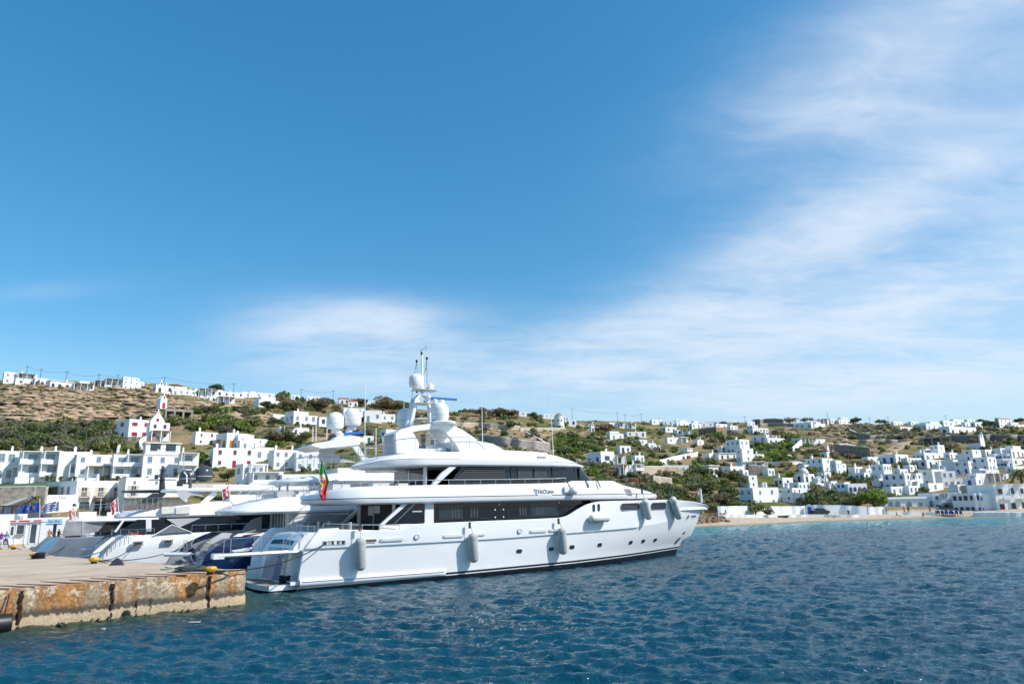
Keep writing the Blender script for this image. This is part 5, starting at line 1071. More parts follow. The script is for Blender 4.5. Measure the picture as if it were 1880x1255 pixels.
def house(ar, xl, xr, yt, yb, split, floors, nL, nR, shut, label, cat='house', name='house', wall=None, D=None, up=None, ch=1, kind='plain', depth=None, theta=None, door=True, gable=None, bal=None, arches=0, pergola=None, low=None, wz=None, deep=3.5, base=None, roof=None, wsc=1.0):
    (pl, pt), (pr, pb) = pxy(ar, xl, yt), pxy(ar, xr, yb); HOUSE_RECTS.append((pl, pt, pr, pb))
    pc = pl + split * (pr - pl)
    if D is None: g, t = hit(pc, pb)
    else:
        q = at_depth(pc, pb, D); g, t = Vector(q), D / ray(pc, pb)[1]
    mp = t / F; W = (pr - pl) * mp; Ht = max(2.3, (pb - pt) * mp)
    ph = math.atan2(g.x, g.y); pd = math.degrees(ph)
    th = R(theta) if theta is not None else (R(min(38, max(8, pd * .8 + 12))) if split < .05 else R(min(74, max(18 + 44 * split, pd + 26 + 14 * split))))
    if split > .95: th = R(78)
    rt = Vector((math.cos(ph), -math.sin(ph), 0)); aw = Vector((math.sin(ph), math.cos(ph), 0)); r = rt * math.cos(th) + aw * math.sin(th)
    b = max(1.5, (1 - split) * W / math.cos(th)) if split < .95 else 4.0
    a = split * W / math.sin(th) if split > .05 else min(max(2.6, min(8.0, W * .6)), max(2.6, .22 * W / math.sin(th)))
    if depth: a = depth
    a = max(a, 2.2)
    root = empty(name, loc=g, rz=math.atan2(r.y, r.x)); tag(root, label, cat)
    wm = wall or _rnd.choice([whitew, whitew, whitew2, whitew3])
    H1 = Ht; mb = MB()
    if up: H1 = Ht * up[2]
    if low: # front annex lower than the rest: (fraction of width from right, height fraction)
        block(mb, 0, 0, -deep, b * (1 - low[0]), a, H1); block(mb, b * (1 - low[0]) + .003, .1, -deep, b, a * .85, H1 * low[1])
    else: block(mb, 0, 0, -deep, b, a, H1, par=.0 if roof else .28)
    if up: block(mb, b * up[0], .02 if up[0] > 0 else .0, H1 - .29, b * up[1], a * .9, Ht)
    mb.build('wall', wm, root, smooth=0)
    if roof == 'tile':
        rb_ = MB(); rb_.extr([(-.15, -.15, H1), (-.15, a + .15, H1), (-.15, a / 2, H1 + a * .28)], (b + .3, 0, 0)); rb_.build('roof', tile, root, smooth=0)
    if roof == 'flat':
        rb_ = MB(); rb_.box2((-.3, -.35, H1 + .003), (b + .3, a + .2, H1 + .22)); rb_.build('roof', whitew2, root, smooth=0)
    fl = H1 / floors
    def put_row(n, length, left, z0, zh, sty, knd, rowi):
        if n <= 0: return
        wh = min(1.45, zh * .40); sc = wh / 1.35 * wsc
        for i in range(n):
            xx = length * (i + .5) / n + _rnd.uniform(-.08, .08) * length / n
            kk = knd
            if rowi == 0 and door and knd not in ('arch', 'wide') and _rnd.random() < .33: kk = 'door'
            s_ = sc * _rnd.uniform(.9, 1.08)
            if kk == 'door': s_ = min(zh * .68 / 2.0, 1.15); zz = z0 + .02
            elif kk == 'arch': s_ = min(zh * .62 / 1.4, length / n * .62); zz = z0 + .02
            else: zz = z0 + zh * .33
            wmax = length / n * .8 / (2.0 if kk in ('shut', 'wide') else 1.15)
            s_ = min(s_, max(wmax, .3)); M = Matrix.Translation((0, xx, zz)) @ Matrix.Rotation(R(-90), 4, 'Z') if left else Matrix.Translation((xx, 0, zz))
            add_window(root, sty, kk, M @ Matrix.Diagonal((s_, 1, s_ * _rnd.uniform(.95, 1.1), 1)))
    for f_ in range(floors):
        put_row(nR, b, False, f_ * fl, fl, shut, kind if not (arches and f_ == 0) else 'plain', f_)
        if split > .05: put_row(nL, a, True, f_ * fl, fl, shut, kind if kind != 'wide' else 'plain', f_)
    if up and Ht - H1 > 1.4:
        n = max(1, int(nR * (up[1] - up[0]) + .5)); wd = b * (up[1] - up[0]); sc = min(1.3, (Ht - H1) * .5) / 1.35
        for i in range(n): add_window(root, shut, 'plain', Matrix.Translation((b * up[0] + wd * (i + .5) / n, .02 if up[0] > 0 else 0, H1 + (Ht - H1) * .25)) @ Matrix.Diagonal((sc, 1, sc, 1)))
    if arches:
        for i in range(arches):
            s_ = min(b / arches * .72, fl * .56); add_window(root, 'dark', 'arch', Matrix.Translation((b * (i + .5) / arches, -.02, .02)) @ Matrix.Diagonal((s_, 1, s_, 1)))
    for i in range(ch):
        c_ = MB(); sx = _rnd.uniform(.32, .5); c_.box((0, 0, .5), (sx, sx, 1.0)); c_.box((0, 0, 1.04), (sx * 1.35, sx * 1.35, .1)); c_.box((0, 0, 1.22), (sx * .7, sx * .7, .26))
        o = c_.build('chimney', wm, root, smooth=0, fix=False); o.location = (_rnd.uniform(.1, .9) * b * (1 - (low[0] if low else 0)), _rnd.uniform(.1, .8) * a, H1 - .1)
    if gable:
        x0, x1, hg = gable[0] * b, gable[1] * b, gable[2]; c_ = MB(); c_.extr([(x0, -.04, H1 - .3), (x1, -.04, H1 - .3), (x1, -.04, H1 + hg * .15), ((x0 + x1) / 2, -.04, H1 + hg), (x0, -.04, H1 + hg * .15)], (0, min(a, 3.0), 0)); c_.build('gable', wm, root, smooth=0)
        add_window(root, shut, 'plain', Matrix.Translation(((x0 + x1) / 2, -.045, H1 + hg * .1)) @ Matrix.Diagonal((.6, 1, .6, 1)))
        c_ = MB(); c_.box(((x0 + x1) / 2, .2, H1 + hg + .2), (.3, .3, .7)); c_.build('finial', wm, root, smooth=0)
    if bal:         # recessed verandas: (floor, x0, x1)
        for f_, u0, u1 in bal:
            x0, x1 = u0 * b, u1 * b; z0 = f_ * fl; c_ = MB()
            c_.box2((x0, -1.3, z0 - .12), (x1, -.002, z0 + .04)); c_.box2((x0, -1.3, z0 + .042), (x1, -1.18, z0 + .75))
            c_.build('balcony', wm, root, smooth=0); c_ = MB(); c_.box2((x0, -1.35, z0 + fl - .16), (x1, -.002, z0 + fl - .02)); c_.build('canopy', wm, root, smooth=0)
            for q in (x0, x1 - .16): c_ = MB(); c_.box2((q, -1.3, z0 + .76), (q + .16, -1.12, z0 + fl - .165)); c_.build('pillar', wm, root, smooth=0)
    if pergola:
        u0, u1, f_, dp = pergola; x0, x1 = u0 * b, u1 * b; z1 = (f_ + 1) * fl * .92; dp = dp + .9; c_ = MB(); c_.box2((x0, -dp, z1), (x1, -.003, z1 + .14)); c_.build('pergola_roof', reed, root, smooth=0)
        n = max(2, int((x1 - x0) / 2.2) + 1)
        for i in range(n): c_ = MB(); q = x0 + (x1 - x0 - .18) * i / (n - 1); c_.box2((q, -dp, -2.0), (q + .18, -dp + .18, z1 - .002)); c_.build('pillar', wm, root, smooth=0)
    if base:
        c_ = MB(); c_.box2((-.6, -base[0], -deep), (b + .4, -.003, base[1])); c_.build('terrace', base[2], root, smooth=0)
    return root, b, a, Ht

H = house
# ---- ridge line in the west
H('A', 20, 106, 85, 172, .0, 2, 0, 2, 'grey', 'two storey white ridge house at the far west end, its ground floor in dark stone', ch=0)
H('A', 107, 232, 95, 180, .0, 2, 0, 2, 'dark', 'white ridge block with a long shaded veranda beside the westernmost house', pergola=(.05, .9, 1, .8))
H('A', 233, 338, 128, 186, .12, 1, 1, 2, 'grey', 'low white annex with rounded arches next to the veranda block on the ridge', arches=3, ch=0)
H('A', 340, 522, 148, 196, .1, 1, 0, 4, 'dark', 'long low white ridge house with a row of arched doors and a dark pergola roof', kind='arch', roof='flat')
H('A', 524, 655, 148, 203, .0, 1, 0, 4, 'dark', 'ridge house fronted by a deep shaded veranda on white pillars', pergola=(.0, .95, 0, 1.4), up=(.3, .75, .6))
H('A', 660, 748, 150, 194, .0, 1, 0, 2, 'dark', 'small white ridge house half hidden by its own stone pergola', pergola=(.1, 1, 0, 1.2), ch=0)
H('A', 750, 866, 138, 200, .0, 1, 0, 3, 'grey', 'flat roofed ridge house with an open shaded terrace left of the tall block', pergola=(0, 1, 0, 1.4), ch=0)
H('A', 868, 1018, 120, 208, .08, 2, 1, 4, 'grey', 'tallest ridge block in the west with two rows of small windows and stepped roof', up=(.0, .75, .72), ch=2)
H('A', 1098, 1236, 178, 240, .15, 1, 1, 2, 'dark', 'white ridge house with a little bell gable over its roof', gable=(.15, .4, 1.6))
H('A', 1237, 1395, 190, 250, .0, 1, 0, 4, 'grey', 'white ridge house with grey framed windows right of the bell gable house', up=(.1, .6, .66))
H('A', 1400, 1588, 206, 262, .0, 1, 0, 4, 'dark', 'long low terrace house on the ridge below a round dark tree', pergola=(.1, .8, 0, 1.3), ch=0)
H('A', 1505, 1672, 268, 303, .0, 1, 0, 3, 'dark', 'lowest white veranda house just under the western ridge', pergola=(.3, 1, 0, 1.2), ch=0)
H('A', 1600, 1745, 230, 268, .0, 1, 0, 3, 'dark', 'ridge house with beige walls between two power poles', wall=whitew2)
H('A', 1765, 1880, 228, 275, .2, 1, 1, 3, 'grey', 'white ridge house with a square raised roof block left of the bushy summit', up=(.1, .5, .6))
H('A', 1128, 1192, 282, 356, .35, 1, 0, 1, 'red', 'tiny white chapel shaped house with one red shutter alone among the rocks', gable=(.05, .95, 1.6), ch=0, cat='house')
# unfinished frame
def frame_bldg(ar, xl, xr, yt, yb, label):
    (pl, pt), (pr, pb) = pxy(ar, xl, yt), pxy(ar, xr, yb); HOUSE_RECTS.append((pl, pt, pr, pb)); g, t = hit(pl, pb); mp = t / F; W, Ht = (pr - pl) * mp, (pb - pt) * mp
    root = empty('concrete_frame', loc=g, rz=-math.atan2(g.x, g.y) + .1); tag(root, label, 'building')
    mb = MB(); mb.box2((0, 0, Ht * .78), (W, 5, Ht)); mb.build('slab', conc, root, smooth=0)
    for i in range(4):
        for y in (0, 4.5): mb = MB(); mb.box2((W * i / 3 * .93, y, -3), (W * i / 3 * .93 + .6, y + .5, Ht * .779)); mb.build('column', conc, root, smooth=0)
    mb = MB(); mb.box2((0, 4.9, -3), (W, 5.1, Ht * .779)); mb.build('back_wall', conc, root, smooth=0)
frame_bldg('A', 1182, 1368, 352, 428, 'unfinished grey concrete frame with open bays below the tiny chapel house')
# ---- the house with crimson shutters
H('A', 880, 1068, 425, 572, .20, 2, 1, 2, 'red', 'tall white house with crimson shutters and stepped gable wing on the western slope', kind='shut', depth=7, base=(2.0, .1, greyst))
H('A', 1069, 1198, 450, 572, .0, 2, 0, 2, 'red', 'gabled white wing with crimson door and porch beside the crimson shutter house', gable=(.0, .72, 3.2), pergola=(.05, 1, 0, 1.6), D=None, depth=6, ch=0)
# ---- terraced hotel in the west: a row of joined units
hot = dict(cat='hotel', name='hotel_unit', wsc=1.15, door=False, theta=6)
H('A', -60, 126, 655, 888, .0, 2, 0, 3, 'grey', 'westernmost white hotel unit cut off by the photo edge', D=149, bal=[(0, .55, .95)], ch=1, **hot)
H('A', 128, 278, 658, 840, .0, 2, 0, 1, 'grey', 'white hotel unit with two stacked deep balconies near the western edge', D=149, bal=[(0, .05, .95), (1, .05, .95)], kind='wide', base=(2, -.2, whitew), **hot)
H('A', 280, 405, 657, 838, .0, 2, 0, 1, 'grey', 'white hotel unit with a square upper loggia between two thin walls', D=149, bal=[(1, .1, 1.0), (0, .0, 1.0)], kind='wide', **hot)
H('A', 407, 600, 660, 842, .0, 2, 0, 1, 'grey', 'plain white hotel unit with a sloping side wall and few openings', D=149, bal=[(0, .35, .98)], **hot)
H('A', 536, 800, 680, 848, .0, 2, 0, 3, 'grey', 'hotel unit with three grey windows over a shaded ground floor pergola', D=149, pergola=(.25, .98, 0, 1.5), base=(2, -.1, whitew2), **hot)
H('A', 802, 992, 680, 848, .0, 2, 0, 2, 'grey', 'hotel unit with a recessed upper balcony right of the long pergola', D=149, bal=[(1, .45, .98), (0, .0, .6)], kind='wide', **hot)
H('A', 994, 1278, 678, 850, .08, 2, 0, 3, 'grey', 'hotel unit with slanting white buttresses and three upper windows', D=149, up=(0, .98, .98), **hot)
H('A', 1280, 1408, 670, 850, .0, 2, 0, 1, 'grey', 'last hotel unit on the right with a corner terrace above the yachts', D=149, bal=[(1, .05, .95)], kind='wide', **hot)
H('A', 1032, 1270, 600, 680, .05, 1, 0, 2, 'dark', 'upper hotel pavilion with two wide shaded openings under a white beam', D=160, kind='wide', roof='flat', ch=0, **{**hot, 'wsc': 1.5})
# ---- waterfront house with cream balconies
root, bw, ba, bh = H('A', 422, 880, 872, 1112, .23, 2, 0, 0, 'cream', 'two storey white waterfront house with three cream balconies and shaded shopfronts', D=112, depth=9, ch=1, name='balcony_house')
for i in range(3):
    x = bw * (.14 + .30 * i); z = bh * .52
    o = add_window(root, 'cream', 'shut', Matrix.Translation((x, 0, z)) @ Matrix.Diagonal((1.0, 1, 1.15, 1)))
    mb = MB(); mb.box2((x - 1.1, -.85, z - .14), (x + 1.1, -.003, z - .04)); bo = mb.build('balcony', SHUT['cream'], root, smooth=0)
    for k in range(11): mb = MB(); q = x - 1.06 + k * .21; mb.box2((q, -.83, z - .04), (q + .04, -.79, z + .72)); mb.build('baluster', SHUT['cream'], bo, smooth=0)
    mb = MB(); mb.box2((x - 1.1, -.85, z + .722), (x + 1.1, -.77, z + .78)); mb.build('handrail', SHUT['cream'], bo, smooth=0)
for i in range(3): add_window(root, 'grey', 'plain', Matrix.Translation((0, ba * (.25 + .2 * i), bh * .58)) @ Matrix.Rotation(R(-90), 4, 'Z') @ Matrix.Diagonal((.7, 1, 1, 1)))
for x0, x1, m_ in ((.08, .26, 'grey'), (.36, .55, 'dark'), (.66, .86, 'dark')):
    mb = MB(); mb.box2((bw * x0, -.05, .05), (bw * x1, -.003, bh * .36)); mb.build('shop_window', paneg, root, smooth=0)
mb = MB(); mb.box2((bw * .3, -1.6, bh * .40), (bw * 1.0, -.003, bh * .43)); mb.build('awning', brownst, root, smooth=0)
root, bw, ba, bh = H('A', 880, 1300, 850, 1112, .0, 2, 0, 0, 'cream', 'blank white wing with one cream shuttered window beside the balcony house', D=111, depth=8, ch=0)
add_window(root, 'cream', 'shut', Matrix.Translation((bw * .13, 0, bh * .5)) @ Matrix.Diagonal((.8, 1, 1.2, 1)))
for u_ in (.14, .48, .9): add_window(root, 'grey', 'plain', Matrix.Translation((bw * u_, 0, bh * .82)) @ Matrix.Diagonal((.35, 1, .35, 1)))
mb = MB(); mb.box2((0, -1.5, bh * .42), (bw, -.003, bh * .45)); mb.build('awning', brownst, root, smooth=0)
root, bw, ba, bh = H('A', 298, 512, 975, 1118, .0, 1, 0, 0, 'dark', 'low white harbour building with lettering on its parapet behind the striped flag', D=108, depth=6, ch=0)
lm = MB()
for i_, (u_, w_, z0_, z1_) in enumerate(((.20, .05, .0, .3), (.26, .22, .0, .08), (.33, .05, .1, .45), (.36, .16, .0, .1), (.42, .2, .05, .3), (.49, .3, .0, .12), (.50, .06, .0, .3), (.56, .2, .02, .22), (.61, .05, .0, .3))): lm.box2((bw * u_, -.03, bh * .82 + z0_), (bw * u_ + w_, -.005, bh * .82 + z1_))
lo_ = lm.build('parapet_lettering', SHUT['grey'], root, smooth=0); lo_['kind'] = 'stuff'
mb = MB(); mb.box2((bw * .86, -.05, bh * .42), (bw * .95, -.003, bh * .55)); mb.build('wall_box', dgrey, root, smooth=0)
# ---- mid slope behind the masts
H('A', 1385, 1552, 518, 612, .1, 2, 0, 2, 'red', 'white cube house with narrow crimson windows above the swimming pool terrace', ch=1, D=None)
H('A', 1552, 1782, 525, 640, .32, 1, 2, 2, 'orange', 'white house with orange window frame and chimney behind the crimson window cube', kind='shut', ch=2)
H('A', 1658, 1860, 562, 645, .32, 1, 1, 2, 'grey', 'stepped white block with two thin posts right of the orange window house', ch=1, up=(.2, .9, .8))
H('A', 1525, 1818, 636, 780, .0, 2, 0, 3, 'red', 'broad white house with three tall crimson shutters above the dark domes', ch=1, kind='plain')
H('B', 0, 238, 695, 800, .1, 2, 1, 2, 'grey', 'white stepped house with thick chimneys left of the brown trees', ch=2, up=(.0, .5, .75))
H('B', 132, 275, 790, 900, .1, 1, 0, 2, 'grey', 'small white block with grey windows in front of the stepped chimney house', ch=1)
H('B', 272, 456, 808, 950, .05, 2, 0, 3, 'grey', 'white hillside block with two little chimneys behind the yacht railings', ch=2)
H('B', 440, 640, 822, 960, .0, 2, 0, 3, 'grey', 'white block behind the navy yacht bridge rails', ch=1)
H('A', 1678, 1882, 752, 1075, .25, 3, 1, 3, 'grey', 'white building with slatted balcony rail above the long boom', ch=0, D=124, bal=[(2, .2, .95)])
H('B', 100, 330, 968, 1235, .0, 3, 0, 3, 'grey', 'white balustraded house with a blue double window seen above the boom', ch=0, D=123, bal=[(2, .05, .9)])
H('B', 332, 640, 985, 1235, .0, 3, 0, 4, 'pale', 'white colonnaded house with pale blue openings under the navy yacht wing', ch=0, D=123)
# ---- upper centre left
H('B', 56, 280, 388, 425, .0, 1, 0, 3, 'grey', 'low white summit house behind the grey end wall house', ch=1)
H('B', 135, 318, 420, 495, .22, 1, 0, 2, 'dark', 'white house with a grey shaded end wall high above the brown trees', ch=1, up=(.1, .8, .7))
H('B', 272, 356, 548, 612, .05, 1, 0, 0, 'grey', 'plain white cube with a cream parapet beside the gable house', ch=0)
H('B', 365, 598, 525, 622, .26, 1, 2, 3, 'grey', 'white gabled house with small square windows and a lean-to porch', ch=1, low=(.4, .75))
H('B', 603, 672, 568, 640, .1, 1, 0, 1, 'dark', 'little white house left of the first white dome', ch=0)
H('B', 302, 532, 640, 705, .1, 1, 0, 1, 'dark', 'flat roofed house with a long brown pergola edge above the brown trees', ch=1, pergola=(.05, .5, 0, 1.5))
H('B', 786, 935, 503, 575, .0, 2, 0, 2, 'grey', 'white terraced house rising behind the right white dome', ch=1)
H('B', 936, 1060, 522, 606, .0, 1, 0, 2, 'grey', 'white house with two framed windows right of the white domes', ch=0)
H('B', 1062, 1158, 548, 605, .0, 1, 0, 2, 'grey', 'low white house left of the mast dome', ch=1)
H('B', 936, 1012, 452, 486, .0, 1, 0, 2, 'grey', 'small white summit house between dark bushes', ch=0)
H('B', 820, 888, 458, 496, .0, 1, 0, 2, 'dark', 'summit house with a red tiled veranda roof', roof='tile', ch=0)
H('B', 755, 826, 434, 460, .0, 1, 0, 2, 'dark', 'small tiled summit house half behind bushes', roof='tile', ch=0)
H('B', 1046, 1180, 658, 722, .35, 1, 1, 1, 'blue', 'white house with one blue door seen left of the sun deck arch', ch=0)
H('B', 928, 1002, 716, 760, .0, 1, 0, 1, 'green', 'small white house with a green window behind the yacht ladder', ch=0)
H('B', 1345, 1470, 690, 810, .25, 1, 0, 1, 'dark', 'grey stone house framed by the sun deck arch', wall=greyst, ch=0)
H('B', 520, 612, 424, 446, .0, 1, 0, 3, 'grey', 'far white summit house between two poles', ch=0)
H('B', 410, 470, 408, 436, .0, 1, 0, 2, 'grey', 'far white summit cube left of the first lone pole', ch=0)
# ---- centre
H('C', 425, 478, 132, 162, .0, 1, 0, 1, 'grey', 'small white summit house beside a round stone arch', ch=0)
H('C', 575, 662, 138, 160, .0, 1, 0, 3, 'grey', 'long white summit house just left of the windmill', ch=0)
H('C', 740, 822, 172, 222, .0, 1, 0, 2, 'dark', 'white vaulted house stepping down right of the windmill', up=(.0, .45, .6), arches=2, ch=0)
H('C', 920, 946, 235, 276, .2, 1, 0, 1, 'dark', 'tiny white chapel with a pointed bell gable below the windmill', gable=(.0, 1, 1.8), ch=0, cat='chapel', name='chapel')
H('C', 1045, 1090, 208, 240, .1, 1, 0, 1, 'grey', 'small white cube right of the tiny chapel', ch=0)
H('C', 1092, 1152, 212, 246, .0, 1, 0, 2, 'dark', 'white house with a shaded porch below the summit wires', pergola=(.1, .9, 0, 1), ch=0)
H('C', 1156, 1232, 214, 246, .0, 1, 0, 3, 'dark', 'white veranda house with three openings right of the shaded porch', pergola=(.1, .9, 0, 1), ch=1)
H('C', 1030, 1148, 268, 328, .2, 1, 1, 2, 'grey', 'white hillside house with a step roof beneath the two porch houses', ch=0, up=(.0, .7, .75), low=None)
H('C', 1172, 1302, 278, 306, .0, 1, 0, 3, 'dark', 'long very low white wall house with one flat chimney', ch=1)
H('C', 1242, 1310, 334, 364, .2, 1, 0, 1, 'grey', 'small white hut left of the stepped slope house', ch=0)
H('C', 1310, 1406, 350, 392, .1, 1, 0, 2, 'grey', 'white stepped slope house with a shaded corner', ch=1, low=(.4, .7))
H('C', 1115, 1198, 368, 422, .1, 1, 0, 2, 'dark', 'white ruin like house with dark doorways among brown bushes', ch=0)
H('C', 892, 1085, 408, 500, .52, 1, 2, 1, 'blue', 'white cube house with bright blue windows above the yacht wheelhouse', kind='wide', ch=1, base=(1.2, -.6, whitew))
H('C', 1086, 1156, 434, 492, .0, 1, 0, 1, 'dark', 'white open annex attached right of the bright blue window house', pergola=(.1, .95, 0, .9), ch=0)
H('C', 1098, 1182, 498, 582, .2, 1, 0, 1, 'dark', 'stone and white house with a reed pergola beside the pink bush', pergola=(.0, .9, 0, 1.2), ch=0, wall=whitew2)
H('C', 1180, 1276, 498, 582, .1, 2, 0, 2, 'brown', 'white two storey house with brown balcony right of the reed pergola', bal=[(1, .3, .95)], ch=1)
H('C', 1396, 1514, 238, 276, .35, 1, 2, 2, 'dark', 'white house with small dark windows left of the long brown stone building', ch=1)
H('C', 1516, 1606, 258, 298, .0, 1, 0, 2, 'dark', 'low white house with a side porch against the brown stone building', pergola=(.3, 1, 0, 1), ch=0)
H('C', 1335, 1416, 188, 222, .1, 1, 0, 2, 'grey', 'white summit house at the left end of the eastern ridge row', gable=(.5, .9, .9), ch=0)
H('C', 1420, 1488, 195, 226, .0, 1, 0, 2, 'grey', 'white ridge cube right of the row end house', ch=1)
H('C', 1490, 1615, 190, 232, .2, 1, 1, 3, 'grey', 'broad bright ridge house with three dark windows', ch=2, up=(.2, .7, .7))
H('C', 1604, 1682, 212, 256, .2, 1, 1, 2, 'grey', 'ridge house with pale arches left of the brown stone roof', ch=0)
H('C', 1683, 1766, 208, 240, .0, 1, 0, 2, 'grey', 'white ridge house rising behind the brown stone roof', ch=0)
H('C', 1435, 1592, 310, 352, .1, 1, 0, 3, 'pale', 'long white house with a pale blue pergola in the middle of the slope', pergola=(.55, 1, 0, 1), ch=1)
H('C', 1545, 1608, 385, 432, .3, 2, 0, 1, 'dark', 'narrow white tower house with one dark window per floor', ch=0)
H('C', 1422, 1596, 505, 556, .0, 1, 0, 2, 'cream', 'long cream edged house behind a beige terrace wall', ch=1, wall=whitew2)
# ---- east: upper slope
H('D', 250, 545, 248, 338, .62, 1, 4, 1, 'dark', 'long brown stone building with a rust coloured end wall', wall=brownst, ch=0, cat='building')
H('D', 48, 132, 372, 412, .1, 1, 0, 2, 'dark', 'white shed with a flat roof below the brown stone building', roof='flat', ch=0)
H('D', 66, 162, 470, 545, .35, 2, 0, 2, 'dark', 'small white two storey house on a rock shelf under dark trees', ch=0, bal=[(1, .05, .95)])
H('D', 0, 138, 655, 730, .1, 1, 0, 2, 'cream', 'beige and white house at the left of the cypress grove', ch=0, wall=whitew2)
H('D', 320, 456, 660, 790, .3, 1, 0, 2, 'dark', 'white house on a stone base with an overhanging flat roof by the cypress', roof='flat', ch=0)
H('D', 760, 868, 232, 318, .5, 2, 2, 2, 'grey', 'white two storey house with a shaded left wall under the east ridge', ch=0)
H('D', 870, 972, 258, 310, .1, 1, 0, 3, 'dark', 'white house with three small windows right of the shaded two storey one', ch=0)
H('D', 805, 1058, 328, 412, .60, 1, 2, 1, 'grey', 'white slope house with a long shaded side and a porch above the green thicket', ch=1, pergola=(.3, 1, 0, 1))
H('D', 950, 1140, 362, 418, .1, 1, 0, 3, 'dark', 'low white wing with arched openings trailing into the green thicket', kind='arch', ch=0)
H('D', 540, 780, 378, 530, .60, 2, 3, 2, 'grey', 'large white house with a broad grey shaded flank and two sunny rows of windows', ch=1)
H('D', 470, 560, 450, 520, .2, 1, 0, 2, 'dark', 'small stepped annex left of the broad flank house', ch=0)
H('D', 430, 645, 530, 592, .12, 1, 0, 3, 'dark', 'flat roofed white bungalow with a jutting left eave', roof='flat', ch=0)
H('D', 645, 822, 475, 618, .35, 2, 1, 1, 'grey', 'white tower like house with one tall grey window below the broad flank house', ch=1)
H('D', 822, 930, 540, 600, .1, 1, 0, 2, 'dark', 'white terrace house with a bare roof right of the tower like house', ch=1)
H('D', 702, 932, 618, 700, .0, 1, 0, 2, 'dark', 'white house with one big shaded arch and a long open porch', pergola=(.45, .98, 0, 1.2), ch=0, arches=2, roof='flat')
H('D', 490, 722, 660, 760, .4, 1, 1, 2, 'white', 'white house behind the round olive tree with a green awning edge', ch=1)
H('D', 712, 776, 702, 860, .15, 2, 0, 1, 'grey', 'slim white wall house right of the round olive tree', ch=0)
H('D', 768, 862, 758, 885, .1, 2, 0, 1, 'brown', 'narrow white house with a dark gate beside a stone yard', ch=0)
H('D', 1225, 1562, 368, 440, .30, 1, 3, 2, 'dark', 'long white house with a wide grey veranda on the bare rocky slope', ch=0, pergola=(.0, .6, 0, 1))
H('D', 1258, 1432, 195, 265, .98, 1, 3, 0, 'grey', 'grey shaded long house on the bare eastern ridge', ch=2, wall=whitew3)
H('D', 1432, 1562, 192, 250, .2, 1, 0, 1, 'grey', 'bright stepped end house right of the grey shaded ridge house', up=(.2, .6, .6), ch=1)
H('D', 750, 832, 192, 240, .1, 1, 0, 2, 'grey', 'white ridge cube right of a tall pole', ch=0)
H('D', 835, 965, 158, 195, .0, 1, 0, 3, 'grey', 'far white ridge house behind the grey field wall', ch=0)
H('D', 1508, 1602, 162, 222, .1, 1, 0, 2, 'dark', 'white ridge house with a dark veranda left of the leaning pole', pergola=(.1, .9, 0, 1), ch=0)
H('D', 1690, 1822, 142, 216, .2, 1, 1, 3, 'grey', 'white terraced ridge house under a dark tree crown', up=(.2, .8, .6), ch=1)
r_, bw, ba, bh = H('D', 1505, 1610, 512, 570, .82, 1, 1, 0, 'white', 'white chapel with a red vaulted roof and a slim bell gable mid slope', ch=0, cat='chapel', name='chapel')
mb = MB(); mb.box2((-.1, -.1, bh), (bw + .1, ba + .1, bh + .5)); mb.build('vault_roof', tile, r_, smooth=0); mb = MB(); mb.extr([(.2, -.06, bh - .5), (bw + .6, -.06, bh - .5), (bw + .5, -.06, bh + 1.2), (bw * .75, -.06, bh + 3.0), (bw * .5, -.06, bh + 1.2)], (0, .6, 0)); mb.build('bell_gable', whitew, r_, smooth=0)
H('D', 1388, 1652, 575, 715, .62, 2, 3, 1, 'pale', 'white two storey house with blue grey windows directly below the red vaulted chapel', ch=1)
H('D', 1652, 1790, 600, 740, .3, 2, 1, 2, 'grey', 'white stepped house right of a dark cypress', up=(.0, .6, .75), ch=1)
H('D', 1500, 1632, 740, 800, .5, 1, 1, 1, 'grey', 'low white house in front of the two storey chapel neighbour', ch=1)
r_, bw, ba, bh = H('D', 1262, 1456, 740, 830, .45, 1, 1, 2, 'dark', 'white house under a pink tinged dome', ch=0)
mb = MB(); mb.lathe([(1.5, 0), (1.5, .5), (1.3, 1.1), (.85, 1.6), (.3, 1.85), (.01, 1.9)], 14); o = mb.build('dome', mat('pinkish plaster', (.72, .62, .58), .85), r_, smooth=40); o.location = (bw * .35, ba * .4, bh - .1)
H('D', 1045, 1232, 782, 880, .45, 1, 2, 1, 'dark', 'low white cube house with shaded left wall above the seafront mansion', ch=1)
H('D', 1166, 1420, 830, 1000, .55, 2, 2, 3, 'pale', 'white house with pale window panels right of the low cube', ch=0)
H('D', 682, 1088, 888, 1092, .36, 2, 2, 2, 'grey', 'big white seafront mansion with five round chimneys behind the shore tree', ch=5, D=160)
H('D', 1086, 1332, 888, 1032, .62, 2, 2, 2, 'orange', 'seafront house with a shaded wall and two orange framed windows', ch=1, D=163, arches=1)
H('D', 1562, 1700, 920, 1000, .5, 1, 0, 2, 'blue', 'white house with dark blue double window behind the palm hedge', ch=1)
H('D', 1700, 1830, 855, 960, .3, 1, 1, 2, 'blue', 'white terraced house with blue doors right of the palm hedge', ch=0)
H('D', 1498, 1602, 815, 880, .0, 1, 0, 1, 'dark', 'small white gable end behind the tall palm', ch=0, gable=(.1, .9, .8))
H('D', 1705, 1828, 432, 492, .1, 1, 0, 2, 'dark', 'flat roofed white house over a terraced field', roof='flat', ch=0)
